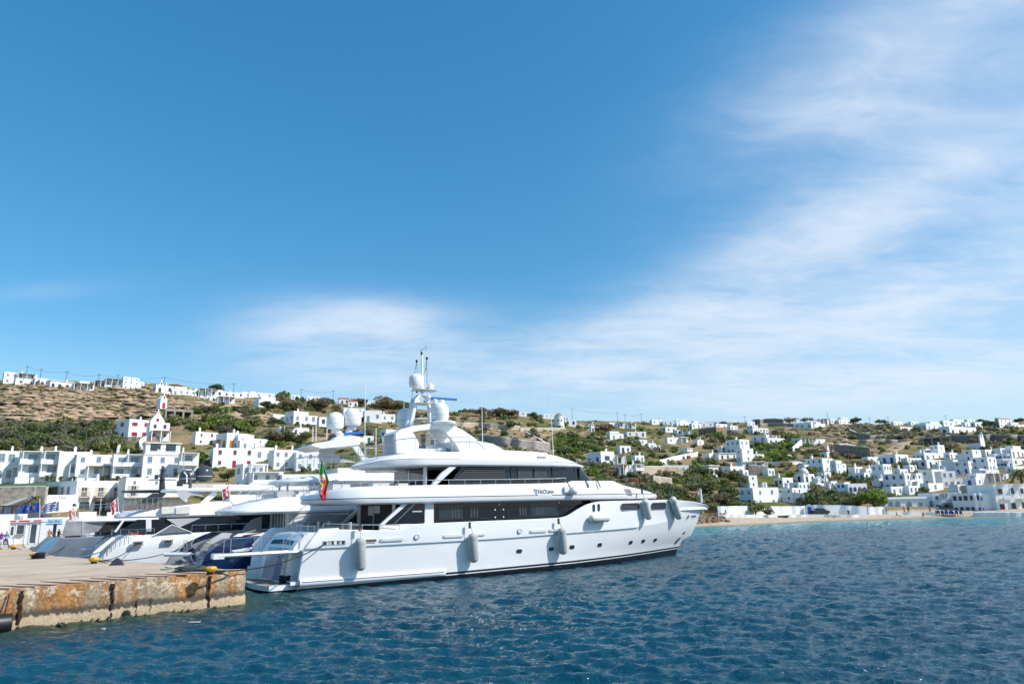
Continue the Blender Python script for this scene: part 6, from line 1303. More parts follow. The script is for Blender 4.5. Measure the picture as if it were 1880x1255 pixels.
# ---- far east town
H('E', 0, 120, 150, 208, .1, 1, 0, 4, 'dark', 'white ridge terrace house left of the ridge trees', up=(.1, .5, .6), ch=1)
H('E', 730, 802, 185, 228, .1, 1, 0, 2, 'dark', 'small white ridge cube left of the long eastern ridge house', ch=0)
H('E', 780, 1030, 180, 268, .45, 1, 3, 3, 'grey', 'long white eastern ridge house with stepped parapets', up=(.3, .9, .75), ch=1)
H('E', 1045, 1158, 175, 235, .2, 1, 1, 2, 'grey', 'first of two white ridge blocks above the arched terrace', ch=0)
H('E', 1160, 1262, 162, 222, .1, 1, 0, 2, 'grey', 'taller second ridge block right of its twin', ch=1)
H('E', 1050, 1368, 232, 312, .25, 1, 1, 4, 'blue', 'long white house with arched terrace and sloped left buttress below the ridge twins', ch=1, kind='arch')
H('E', 1350, 1482, 190, 252, .3, 1, 1, 2, 'dark', 'white ridge house under a round black tree', ch=0)
H('E', 1540, 1668, 200, 248, .1, 1, 0, 3, 'grey', 'low white ridge house left of the tiled one', ch=0)
H('E', 1612, 1742, 158, 250, .2, 2, 1, 3, 'dark', 'white two storey ridge house with a tiled roof edge', ch=0, roof='tile')
H('E', 1742, 1884, 192, 250, .1, 1, 0, 4, 'dark', 'easternmost long white ridge house', ch=1, up=(.0, .5, .7))
H('E', 600, 742, 240, 282, .2, 1, 0, 1, 'cream', 'beige ridge house with a sloping garden wall', wall=whitew2, ch=0)
H('E', 0, 162, 422, 500, .55, 1, 1, 2, 'dark', 'white bungalow with a flat roof and pillared front above the dark terrace wall', roof='flat', ch=0)
frame_bldg('E', 850, 1110, 345, 425, 'grey modern concrete house with a flat roof frame above the town')
r_, bw, ba, bh = H('E', 1338, 1450, 415, 460, .9, 1, 0, 0, 'white', 'small church with a red roof and twin pointed white bell walls in the eastern town', ch=0, cat='church', name='church')
mb = MB(); mb.box2((-.1, -.1, bh), (bw + .1, ba + .1, bh + .7)); mb.build('vault_roof', tile, r_, smooth=0)
for k in range(2):
    mb = MB(); x = bw * .2 + k * 2.3; mb.extr([(x, -.3, -1), (x + 2.2, -.3, -1), (x + 2.2, -.3, bh + .9 + k * .5), (x + 1.1, -.3, bh + 3.4 + k * .9), (x, -.3, bh + .9 + k * .5)], (0, .6, 0)); mb.build('bell_wall', whitew, r_, smooth=0)
H('E', 950, 1078, 422, 540, .55, 2, 2, 1, 'grey', 'tall white house with a shaded flank below the modern concrete house', ch=1)
H('E', 866, 952, 460, 530, .3, 1, 1, 2, 'grey', 'white terrace block left of the tall shaded flank', ch=0)
H('E', 768, 1082, 502, 590, .35, 1, 3, 4, 'grey', 'wide white house with a long row of small windows in the eastern town', ch=2)
H('E', 447, 700, 518, 610, .55, 1, 2, 2, 'blue', 'white house with two blue windows on its shaded wall beside the sloping lane', ch=1)
H('E', 690, 835, 555, 650, .1, 2, 0, 4, 'grey', 'sunny white house with slim upright windows right of the blue window flank', ch=0)
H('E', 235, 400, 668, 740, .3, 1, 0, 2, 'cream', 'low white house with a pink terrace wall at the edge of the eastern town', ch=1)
H('E', 360, 545, 618, 790, .60, 2, 2, 3, 'grey', 'white house with a tall sunny end and a terrace of columns on its roof', ch=1)
H('E', 770, 1082, 575, 668, .42, 1, 2, 3, 'dark', 'white house with dark square windows above the round shrub', ch=1)
H('E', 1072, 1222, 575, 708, .72, 2, 0, 1, 'green', 'grey shaded house with a green gate in the eastern town', ch=0, wall=whitew3)
H('E', 1200, 1388, 588, 712, .70, 2, 2, 1, 'blue', 'white house with vivid blue door and shutters on its shaded side', ch=0)
H('E', 1280, 1445, 472, 592, .55, 2, 1, 1, 'teal', 'white house with a turquoise corner below the church', ch=0)
H('E', 1382, 1604, 545, 692, .66, 2, 2, 2, 'blue', 'white house with blue shutters right of the turquoise corner', ch=0)
H('E', 1604, 1732, 512, 662, .0, 2, 0, 4, 'blue', 'sunny white facade with four blue shuttered windows and blue balcony', ch=0, kind='shut', bal=[(1, .3, .9)])
H('E', 1612, 1735, 462, 520, .3, 1, 0, 3, 'grey', 'white roof house with a pillared terrace behind the blue balcony facade', ch=0)
H('E', 1690, 1872, 432, 565, .4, 1, 2, 3, 'grey', 'broad white house near the eastern photo edge with stepped roof', up=(.2, .8, .75), ch=1)
H('E', 1740, 1884, 560, 640, .2, 1, 0, 2, 'brown', 'low beige terrace house under the broad stepped one', ch=0, wall=whitew2)
H('E', 125, 362, 705, 795, .6, 1, 3, 2, 'blue', 'white house with a wide blue window wall left of the small palm', ch=1)
H('E', 487, 852, 712, 880, .55, 2, 3, 3, 'green', 'white two storey house with dark green shutters and a small balcony', ch=0, bal=[(1, .38, .68)])
H('E', 845, 1085, 672, 845, .52, 2, 1, 2, 'grey', 'white town house with a shaded flank right of the green shutter house', ch=1)
H('E', 1062, 1288, 694, 862, .0, 2, 0, 4, 'white', 'sunny white town house with pale openings and stepped roof', ch=1, low=(.45, .62))
H('E', 1290, 1475, 772, 842, .6, 1, 1, 1, 'blue', 'low white house with navy windows above the arcade', ch=0)
H('E', 1362, 1700, 712, 835, .15, 1, 1, 4, 'grey', 'long white terrace house with a dark open front above the stone facade', ch=1, pergola=(.3, .85, 0, 1))
H('E', 1268, 1622, 832, 930, .3, 1, 0, 3, 'dark', 'beige stone house with a patched wall behind the plum shutter house', wall=mat('pale beige stone', (.47, .42, .36), .9, var=.15, scale=1.2, bump=.4), ch=0)
H('E', 0, 128, 805, 970, .6, 2, 2, 2, 'blue', 'white two storey house with blue doors left of the big round tree', ch=0, low=None)
H('E', 110, 285, 820, 975, .0, 2, 0, 4, 'blue', 'sunny white house with arched blue openings beside the big round tree', ch=0, kind='arch')
H('E', 500, 700, 868, 940, .2, 1, 0, 3, 'white', 'low white garden house above the long seafront hall', ch=0)
H('E', 905, 1050, 828, 900, .1, 1, 0, 1, 'white', 'small white house between shrubs behind the arcade', ch=0)
# ---- seafront row, east
r_, bw, ba, bh = H('E', 478, 952, 958, 1112, .0, 1, 0, 0, 'grey', 'long low seafront hall with arched windows and a moulded cornice on the beach', D=158, depth=7, ch=0, cat='building', name='seafront_hall', theta=25)
for u_ in (.12, .25, .47, .89): add_window(r_, 'grey', 'arch', Matrix.Translation((bw * u_, -.02, bh * .18)) @ Matrix.Diagonal((1.15, 1, 1.35, 1)))
add_window(r_, 'grey', 'door', Matrix.Translation((bw * .68, -.01, .02)) @ Matrix.Diagonal((.9, 1, 1.1, 1)))
mb = MB(); mb.box2((-.15, -.22, bh * .86), (bw + .15, -.003, bh * .90)); mb.build('cornice', whitew2, r_, smooth=0)
r_, bw, ba, bh = H('E', 945, 1195, 915, 1105, .13, 2, 0, 3, 'pale', 'white arcade house with three dark arches and pale blue balcony on the beach', D=157, depth=7, arches=3, theta=25, ch=0, bal=[(1, .36, .66)], kind='plain', door=False)
H('E', 1175, 1415, 920, 1132, .0, 2, 0, 5, 'purple', 'seafront house with two rows of plum coloured shutters', D=152, depth=7, ch=0, wall=mat('lilac shade limewash', (.70, .69, .71), .85, var=.04), door=False, theta=-8)  # wall colour carries the lilac grey of a front in shade
r_, bw, ba, bh = H('E', 1410, 1645, 918, 1140, .0, 2, 0, 2, 'grey', 'plain white seafront house with one large arched doorway at the water', D=149, depth=6, ch=0, door=False)
add_window(r_, 'white', 'arch', Matrix.Translation((bw * .8, -.03, .1)) @ Matrix.Diagonal((2.0, 1, 1.9, 1)))
H('E', 1620, 1900, 828, 1125, .0, 2, 0, 3, 'purple', 'tall white seafront house with dark red doors at the eastern photo edge', D=148, depth=8, ch=0, bal=[(1, .12, .36), (1, .62, .88)], wall=whitew2)
# ---- smaller houses filling the gaps of the town
for a_ in [
    ('E', 560, 700, 690, 745, .5, 1, 1, 2, 'grey', 'flat white house just above the dark green shutter house'), ('E', 700, 790, 640, 700, .3, 1, 0, 2, 'grey', 'small white house between the sunny slim window house and the round shrub'), ('E', 1010, 1080, 640, 690, .2, 1, 0, 2, 'dark', 'little white house right under the dark square window house'),
    ('E', 1090, 1200, 500, 570, .4, 1, 1, 2, 'grey', 'white roof terrace house left of the turquoise corner'), ('E', 1450, 1600, 470, 540, .3, 1, 0, 3, 'dark', 'long white terrace house right below the twin bell walls'), ('E', 1740, 1884, 640, 720, .3, 1, 1, 2, 'grey', 'white house above the wide palm at the eastern edge'), ('E', 1480, 1620, 690, 760, .3, 1, 1, 2, 'grey', 'white house just above the long terrace with the dark open front'),
    ('E', 1390, 1490, 690, 745, .5, 1, 0, 1, 'blue', 'small white house below the vivid blue door house'), ('E', 380, 480, 790, 850, .4, 1, 0, 2, 'grey', 'low white house left of the dark green shutter house'), ('E', 120, 240, 660, 720, .4, 1, 0, 2, 'grey', 'white cube behind the wide blue window wall house'), ('E', 1230, 1290, 520, 590, .5, 1, 0, 1, 'grey', 'narrow white house with one grey window beside the blue door house'),
    ('E', 1190, 1290, 860, 920, .3, 1, 0, 2, 'white', 'small white roof house behind the plum shutters'), ('E', 700, 800, 870, 930, .2, 1, 0, 2, 'grey', 'white shed between the garden house and the shrubs'), ('E', 250, 420, 560, 610, .3, 1, 1, 2, 'grey', 'white house under the lane left of the two blue windows'), ('E', 540, 640, 185, 225, .2, 1, 0, 3, 'grey', 'far white ridge house left of the beige one'),
    ('E', 1270, 1350, 190, 235, .2, 1, 0, 2, 'grey', 'far white ridge cube between the twins and the black tree house'), ('E', 1480, 1540, 205, 245, .2, 1, 0, 1, 'grey', 'far little ridge house right of the black tree house'), ('E', 1300, 1370, 165, 200, .1, 1, 0, 2, 'grey', 'far ridge house peeping over the arched terrace'),
    ('D', 1460, 1560, 880, 930, .3, 1, 0, 2, 'grey', 'white house half behind the tall date palm'), ('D', 930, 1040, 700, 760, .4, 1, 0, 2, 'grey', 'small white house above the low cube with the shaded left wall'), ('D', 1330, 1400, 655, 720, .4, 1, 0, 1, 'dark', 'white cube house left of the chapel neighbour'), ('D', 1600, 1700, 850, 905, .4, 1, 0, 2, 'blue', 'white house with blue shutters above the dark blue double window'),
    ('D', 560, 650, 240, 280, .2, 1, 0, 2, 'grey', 'far white house right of the rust coloured end wall'), ('D', 180, 250, 190, 225, .2, 1, 0, 2, 'grey', 'far white ridge house left of the brown stone roof'), ('D', 0, 60, 175, 235, .2, 1, 0, 2, 'grey', 'bright ridge house in the row above the yacht bow'), ('D', 1600, 1690, 165, 215, .3, 1, 0, 2, 'dark', 'white ridge house between the dark veranda and the terraced ridge house'),
    ('C', 1770, 1860, 215, 245, .2, 1, 0, 2, 'grey', 'far ridge house beyond the brown stone roof'), ('C', 1640, 1700, 330, 365, .3, 1, 0, 1, 'grey', 'tiny white house in the bushes right of the pale blue pergola'), ('C', 1200, 1290, 440, 480, .3, 1, 0, 2, 'grey', 'white house behind the two storey brown balcony house'), ('C', 1700, 1800, 420, 465, .4, 1, 0, 1, 'dark', 'white house at the upper end of the zigzag lane')]:
    H(*a_, ch=_rnd.choice([0, 1, 1]))
# windmill
(px_, py_), (px2_, pyt_) = pxy('C', 702, 238), pxy('C', 702, 165)
g, t = hit(px_, py_); wmr = empty('windmill', loc=g); tag(wmr, 'round white windmill tower without sails on the hilltop', 'windmill'); rr = 35 / 3.76 * t / F; hh = (py_ - pyt_) * t / F
mb = MB(); mb.lathe([(rr * 1.08, -3), (rr, 0), (rr * .9, hh * .96), (rr * .92, hh), (rr * .8, hh)], 24); mb.build('tower', whitew, wmr, smooth=40)
mb = MB(); mb.lathe([(rr * .9, hh), (rr * .5, hh + 1.2), (.05, hh + 2.0)], 20); mb.build('thatched_cap', reed, wmr, smooth=40)
for a_ in (-100, -60): add_window(wmr, 'dark', 'plain', Matrix.Rotation(R(a_ + 90), 4, 'Z') @ Matrix.Translation((0, -rr * .95, hh * .5)) @ Matrix.Diagonal((.6, 1, .6, 1)))
# ------------------------------------------------------------------ walls, terraces, lanes
def ground_line(pts, step=2.0, D=None):
    out = []
    for (x0, y0), (x1, y1) in zip(pts, pts[1:]):
        n = max(1, int(math.hypot(x1 - x0, y1 - y0) / step))
        for i in range(n):
            t_ = i / n; px_, py_ = x0 + (x1 - x0) * t_, y0 + (y1 - y0) * t_
            out.append(Vector(at_depth(px_, py_, D)) if D else hit(px_, py_)[0])
    out.append(Vector(at_depth(*pts[-1], D)) if D else hit(*pts[-1])[0]); return out
def wall(name, pts, h, m, label, cat='wall', th=.5, D=None, kind=None, h2=None, smooth_z=True, deep=2.0):
    P = ground_line(pts, 3.0, D)
    if smooth_z and not D:
        for _ in range(2): P = [P[0]] + [(P[i - 1] + P[i] * 2 + P[i + 1]) / 4 for i in range(1, len(P) - 1)] + [P[-1]]
    root = empty(name, loc=P[0]); tag(root, label, cat, kind=kind); mb = MB(); rows = [[], [], [], []]; n = len(P)
    for i, p in enumerate(P):
        d = (P[min(i + 1, n - 1)] - P[max(i - 1, 0)]); d.z = 0; d.normalize(); nn = Vector((d.y, -d.x, 0)) * th / 2; hh = h if h2 is None else h + (h2 - h) * i / (n - 1); q = p - P[0]
        for r_, v in zip(rows, (q + nn - Vector((0, 0, deep)), q + nn + Vector((0, 0, hh)), q - nn + Vector((0, 0, hh)), q - nn - Vector((0, 0, deep)))): r_.append(v)
    mb.grid(rows); mb.add([r_[0] for r_ in rows] + [r_[-1] for r_ in rows], [(0, 1, 2, 3), (7, 6, 5, 4)]); mb.build('wall_body', m, root, smooth=0)
    mb = MB(); mb.grid([[v + Vector((0, 0, .01)) for v in rows[1]], [v + Vector((0, 0, .16)) for v in rows[1]], [v + Vector((0, 0, .16)) for v in rows[2]], [v + Vector((0, 0, .01)) for v in rows[2]]]); mb.build('coping', m if m in (greyst, brownst) else whitew2, root, smooth=0); return root
drys = mat('dry stone wall', (0.30, 0.26, 0.21), 0.95, var=.3, scale=1.8, bump=.8)
drysp = mat('pale dry stone wall', (0.50, 0.42, 0.33), 0.95, var=.2, scale=1.6, bump=.5)
def pts(ar, *xy): return [pxy(ar, xy[i], xy[i + 1]) for i in range(0, len(xy), 2)]
root = wall('retaining_wall', [(-60, 932), (0, 928), (60, 932), (82, 934)], 2.25, drysp, 'tall rubble stone retaining wall with a white coping under the hotel lawn', D=105.5, h2=3.3)
wall('path_wall', [(0, 931), (20, 925), (45, 916), (66, 914)], .12, whitew, 'curved white path wall climbing in front of the rubble retaining wall', D=104.8, deep=.1)
mb = MB(); gl = [Vector(at_depth(x, y, D_)) for x, y, D_ in ((-60, 906, 105.8), (0, 902, 105.8), (60, 897, 105.8), (107, 894, 111.9), (107, 884, 140), (60, 887, 144), (0, 890, 146), (-60, 893, 146))]
mb.grid([[gl[i].lerp(gl[7 - i], t_) + Vector((0, 0, .1)) for i in range(4)] for t_ in (0, .5, 1)]); 
lawn = mb.build('lawn', mat('lawn grass', (.07, .14, .02), .9, var=.3, scale=.8, bump=.6), None, smooth=0); tag(lawn, 'strip of bright green lawn between the retaining wall and the hotel', 'lawn', kind='structure')
wall('stair_wall', pts('A', 795, 572, 842, 598, 862, 628, 845, 672), 1.0, whitew2, 'curved cream stair wall going down left of the crimson shutter house')
wall('stair_wall', pts('A', 1085, 572, 1020, 590, 1000, 625, 1018, 668), 1.0, whitew2, 'curved cream stair wall going down right of the crimson shutter house')
wall('terrace_wall', pts('A', 880, 585, 1200, 580), .9, greyst, 'stone terrace wall along the foot of the crimson shutter house')
wall('terrace_wall', pts('C', -30, 236, 180, 243, 430, 262), 1.8, drysp, 'pale stone terrace wall crossing the slope right of the mast')
wall('terrace_wall', pts('C', 150, 352, 380, 385, 470, 398, 640, 412), 3.2, conc, 'long grey concrete terrace wall behind the yacht wheelhouse roof')
wall('terrace_wall', pts('C', 430, 268, 740, 262), 1.2, drysp, 'stone wall on the brow below the windmill')
wall('ramp_wall', pts('C', 470, 285, 560, 330, 640, 380), .7, conc, 'slanting grey ramp wall descending left of the green thicket in the centre')
wall('lane_wall', pts('C', 1395, 500, 1510, 468, 1660, 438), 1.4, whitew2, 'cream zigzag lane wall rising to the right in the middle of the slope')
wall('garden_wall', pts('C', 1270, 590, 1420, 584, 1560, 590), 3.0, drysp, 'broad beige garden wall in the middle below the cream edged house')
wall('garden_wall', pts('C', 1350, 640, 1480, 655), 2.2, drysp, 'lower beige garden wall above the yacht bow')
wall('field_wall', pts('D', 830, 222, 1000, 212, 1130, 218), 3.0, drys, 'grey field wall under the eastern ridge with a bare field in front')
wall('field_wall', pts('D', 520, 318, 640, 312, 760, 312), 1.6, drys, 'dark field wall right of the long brown stone building')
wall('field_wall', pts('D', 870, 246, 1040, 240, 1240, 246), 1.6, drys, 'second dark field wall just below the grey field wall')
wall('field_wall', pts('E', 120, 335, 200, 370, 330, 385), 3.0, drys, 'dark curving terrace wall on the bare eastern slope')
wall('field_wall', pts('E', 320, 362, 480, 352, 690, 352), 1.4, drys, 'long terrace wall above the grassy field in the east')
wall('field_wall', pts('E', 205, 415, 420, 408, 600, 414), 1.6, drys, 'dark terrace wall below the grassy field in the east')
wall('field_wall', pts('E', -40, 522, 130, 540, 330, 560), 4.0, drys, 'tall dark terrace wall beside the sloping lane')
wall('field_wall', pts('E', 1090, 395, 1350, 398, 1600, 392, 1900, 402), 3.0, drys, 'very long dark stone wall above the eastern church')
wall('garden_wall', pts('D', 930, 640, 1100, 642, 1320, 640), .8, whitew2, 'thin white garden wall right of the big shaded arch house')
wall('garden_wall', pts('D', 770, 742, 960, 745), 2.6, drys, 'dark stone yard wall beside the dark gate house')
wall('garden_wall', pts('D', 1120, 1030, 1230, 1040, 1360, 1065), 2.4, whitew2, 'beige sloping garden wall right of the seafront mansion')
wall('ramp_wall', pts('D', 1232, 528, 1280, 480, 1330, 436), 2.2, whitew, 'short white stair ramp on the bare slope')
wall('lane_wall', pts('D', 1180, 560, 1260, 600, 1400, 610), .8, whitew2, 'white lane wall curving left of the red vaulted chapel')
def ribbon(name, P, w_, m, label, kind='structure'):
    mb = MB(); n = len(P); L_, R_ = [], []
    for i, p in enumerate(P):
        d = (P[min(i + 1, n - 1)] - P[max(i - 1, 0)]); d.z = 0; d.normalize(); nn = Vector((d.y, -d.x, 0)) * w_ / 2
        L_.append(p + nn + Vector((0, 0, .5))); R_.append(p - nn + Vector((0, 0, .5)))
    mb.grid([L_, R_]); mb.grid([[v - Vector((0, 0, 1.6)) for v in L_], L_]); mb.grid([R_, [v - Vector((0, 0, 1.6)) for v in R_]]); o = mb.build(name, m, None, smooth=0); tag(o, label, name, kind=kind)
dirt = mat('pale dirt lane', (.42, .33, .22), .95, var=.15, scale=.7, bump=.3)
ribbon('lane', ground_line(pts('E', 310, 582, 420, 545, 560, 470, 700, 395)), 4.0, dirt, 'pale dirt lane climbing beside a dark terrace wall in the east')
ribbon('lane', ground_line(pts('E', 640, 392, 790, 385)), 5.0, dirt, 'pale dirt yard at the top of the eastern lane')
# seafront walls
wall('sea_wall', [(1318, 946), (1360, 945), (1404, 944)], 1.6, whitew, 'white seafront wall with a brown door left of the shore tree')
wall('sea_wall', [(1414, 944), (1460, 943.5), (1478, 943)], 1.45, whitew, 'white seafront wall between the shore tree and the blue gate')
wall('sea_wall', [(1494, 943), (1540, 943), (1592, 946)], 1.65, whitew, 'long white seafront wall right of the blue gate')
wall('sea_wall', [(1594, 944), (1612, 943.5), (1628, 943)], 1.3, whitew2, 'low grey white seafront wall below the big round tree')
wall('promenade_wall', [(1626, 943.5), (1680, 944.5), (1722, 945)], .35, whitew, 'low white promenade wall in front of the long seafront hall')
wall('promenade_wall', [(1318, 949), (1400, 949), (1500, 948.5), (1590, 949)], .3, whitew2, 'very low white kerb wall along the top of the beach')
wall('sea_wall', [(1793, 946.5), (1840, 946.5), (1890, 946.5)], .5, whitew, 'low white sea wall terrace under the tall eastern seafront house', th=2.0)
g, t = hit(1478, 944); gt = empty('blue_gate', loc=g, rz=-math.atan2(g.x, g.y)); tag(gt, 'white arched gateway with a bright blue door in the seafront wall', 'gate')
mp = t / F; mb = MB(); W_ = 17 * mp; mb.extr([(0, 0, -1), (W_, 0, -1), (W_, 0, 1.5), (W_ * .85, 0, 1.7), (W_ * .6, 0, 2.05), (W_ * .4, 0, 2.05), (W_ * .15, 0, 1.7), (0, 0, 1.5)], (0, .5, 0)); mb.build('gateway', whitew, gt, smooth=0)
mb = MB(); mb.box2((W_ * .32, -.06, .05), (W_ * .68, -.003, 1.5)); mb.build('door', SHUT['blue'], gt, smooth=0)

# ------------------------------------------------------------------ vegetation
def rot_rand(n, rs):
    q = rs.normal(size=(n, 4)); q /= np.linalg.norm(q, axis=1)[:, None]; a, b, c, d = q.T
    return np.stack([np.stack([1 - 2 * (c * c + d * d), 2 * (b * c - a * d), 2 * (b * d + a * c)], -1), np.stack([2 * (b * c + a * d), 1 - 2 * (b * b + d * d), 2 * (c * d - a * b)], -1), np.stack([2 * (b * d - a * c), 2 * (c * d + a * b), 1 - 2 * (b * b + c * c)], -1)], 1)
def crown_arrays(seed, n, leaf, flat=1.0, lobes=7, ground=False, tall=1.0):
    """leaf faces spread through a lumpy crown of about unit width; z from 0"""
    rs = np.random.RandomState(seed); C = rs.normal(size=(lobes, 3)) * [.24, .24, .16]; C[:, 2] = np.abs(C[:, 2]) if ground else C[:, 2]; rr = rs.uniform(.16, .30, lobes)
    k = rs.randint(0, lobes, n); d = rs.normal(size=(n, 3)); d /= np.linalg.norm(d, axis=1)[:, None]; rad = rr[k] * rs.uniform(.55, 1.0, n) ** .5
    p = C[k] + d * rad[:, None]; p[:, 2] *= flat * tall
    p[:, 2] -= p[:, 2].min() if not ground else -0.03
    if ground: p[:, 2] = np.abs(p[:, 2])
    M = rot_rand(n, rs); s = leaf * rs.uniform(.6, 1.3, n)
    quad = np.array([[-.5, -.3, 0], [.5, -.3, 0.08], [.62, .34, 0], [-.4, .38, -.08]])
    V = p[:, None, :] + np.einsum('nij,qj->nqi', M, quad) * s[:, None, None]
    return V.reshape(-1, 3), np.arange(n * 4).reshape(n, 4)
BUSH = [[None] * 6 for _ in range(5)]; CROWN = [[None] * 6 for _ in range(4)]
def bush_mesh(v, li):
    if BUSH[v][li] is None: V, Q = crown_arrays(40 + v, 420, .13, .95, 7, True); BUSH[v][li] = np_mesh('shrub', V, Q, LEAF[li])
    return BUSH[v][li]
def crown_mesh(v, li):
    if CROWN[v][li] is None: V, Q = crown_arrays(80 + v, 900, .095, .85, 10, False); CROWN[v][li] = np_mesh('crown', V, Q, LEAF[li])
    return CROWN[v][li]
tk = MB(); tk.tube([(0, 0, -.3), (.03, .01, .25), (.0, .04, .5)], [.055, .045, .03], 7)
for a_ in range(5): ca, sa = math.cos(a_ * 1.3), math.sin(a_ * 1.3); tk.tube([(0.02, .02, .38), (.14 * ca, .14 * sa, .58), (.26 * ca, .26 * sa, .74)], [.03, .02, .01], 5)
tko = tk.build('trunk', bark, None, smooth=50); TRUNK = tko.data; bpy.data.objects.remove(tko)
vr = random.Random(5)
def tree(px_, py_, w_, h_, li, label, group=None, D=None, cyp=False):
    g, t = hit(px_, py_) if D is None else (Vector(at_depth(px_, py_, D)), D / ray(px_, py_)[1]); mp = t / F; W_, H_ = w_ * mp, h_ * mp
    o = empty('cypress_tree' if cyp else 'tree', loc=g, rz=vr.uniform(0, 6.28)); tag(o, label, 'tree', group)
    c = bpy.data.objects.new('crown', crown_mesh(vr.randrange(4), li)); COL.objects.link(c); c.parent = o; c.matrix_local = Matrix.Translation((0, 0, H_ * (.06 if cyp else .2))) @ Matrix.Diagonal((W_, W_, H_ * .82 / .95, 1))
    k = bpy.data.objects.new('trunk', TRUNK); COL.objects.link(k); k.parent = o; k.matrix_local = Matrix.Diagonal((W_ * (.6 if cyp else 1), W_ * (.6 if cyp else 1), H_ * .8, 1)); return o
for a_ in [
    (1388, 946, 34, 34, 0, 'grey green shore tree with a leaning crown before the seafront mansion'), (1412, 949, 18, 18, 2, 'smaller bushy shore tree on the sand right of the leaning one'),
    (1357, 893, 30, 34, 0, 'round olive coloured tree in front of the white middle slope house'), (1343, 926, 40, 40, 1, 'big dark tree left of the seafront mansion'), (1318, 928, 34, 26, 3, 'brownish tree between yacht bow and the mansion'), (1305, 908, 40, 30, 0, 'olive tree above the flag at the yacht bow'), (1290, 880, 36, 28, 1, 'dark spreading tree on the slope above the yacht bow'),
    (1605, 935, 52, 44, 4, 'big round bright green tree left of the long seafront hall'), (1556, 934, 36, 20, 1, 'dark low tree left of the big round green one'), (1585, 905, 26, 22, 3, 'brown tipped tree behind the big round green one'), (1665, 862, 30, 15, 0, 'wide low shrub tree in the middle of the eastern town'),
    (1415, 774, 19, 8, 3, 'flat brown ridge tree above the grey field wall'), (1450, 777, 25, 11, 3, 'dome shaped brown ridge tree in the east'), (1480, 775, 20, 9, 3, 'flat ridge tree behind the grey shaded ridge house'), (1567, 779, 20, 15, 1, 'dark ridge tree beside the ridge terrace house'), (1614, 779, 11, 11, 1, 'left one of two small dark ridge trees'), (1624, 779, 11, 12, 1, 'right one of two small dark ridge trees'),
    (1798, 775, 12, 8, 1, 'round black ridge tree near the eastern edge'), (1818, 786, 26, 18, 1, 'broad dark tree between the eastern ridge houses'), (1868, 777, 20, 11, 1, 'dark ridge tree at the far eastern end'), (1324, 781, 20, 8, 1, 'flat dark ridge tree right of the bright ridge houses'),
    (882, 763, 26, 20, 3, 'wind bent brown tree on the ridge by the whip antenna'), (912, 765, 34, 20, 3, 'wide brown leafless tree on the ridge'), (940, 766, 28, 18, 3, 'grey brown twisted tree on the ridge before the white summit house'), (936, 788, 20, 16, 1, 'round dark tree below the stone arch'), (978, 766, 18, 11, 1, 'dark ridge bush tree left of the windmill'), (1110, 793, 30, 20, 3, 'brown tree right of the tiny chapel'),
    (712, 752, 50, 26, 3, 'reddish brown ridge tree left of the mast'), (742, 752, 36, 20, 0, 'olive ridge tree just behind the left mast dome'), (655, 744, 34, 16, 3, 'brown ridge tree above the white domes'), (530, 752, 36, 20, 3, 'brown ridge tree right of the grey end wall house'), (492, 752, 34, 20, 1, 'dark tree below the grey end wall house'), (590, 752, 40, 22, 3, 'wide brown tree on the slope below the lone pole'),
    (504, 815, 34, 30, 3, 'brown tree left of the pergola edge house'), (525, 812, 28, 24, 1, 'dark tree in the clump below the pergola edge house'), (556, 812, 26, 24, 0, 'olive tree at the right end of the brown clump'), (503, 784, 26, 22, 1, 'dark green tree left of the cream parapet cube'), (398, 718, 24, 16, 1, 'round dark tree on the western ridge'), (368, 852, 30, 26, 4, 'green tree right of the hotel corner terrace'), (418, 884, 24, 26, 1, 'dark small tree left of the slatted balcony building'), (238, 836, 34, 19, 4, 'fresh green bush tree between the curved stair walls'), (470, 690, 1, 1, 1, '')]:
    if a_[5]: tree(*a_)
tree(1323, 880, 10, 26, 1, 'slim dark cypress beside the overhanging flat roof house', cyp=True); tree(1533, 866, 11, 19, 1, 'dark cypress right of the chapel neighbour', cyp=True)
g, t = hit(1152, 883); mp = t / F; o = bpy.data.objects.new('bougainvillea', bush_mesh(0, 5)); COL.objects.link(o); o.matrix_world = Matrix.Translation(g) @ Matrix.Diagonal((26 * mp, 20 * mp, 16 * mp, 1)); tag(o, 'pink flowering bush beside the reed pergola house', 'bush')
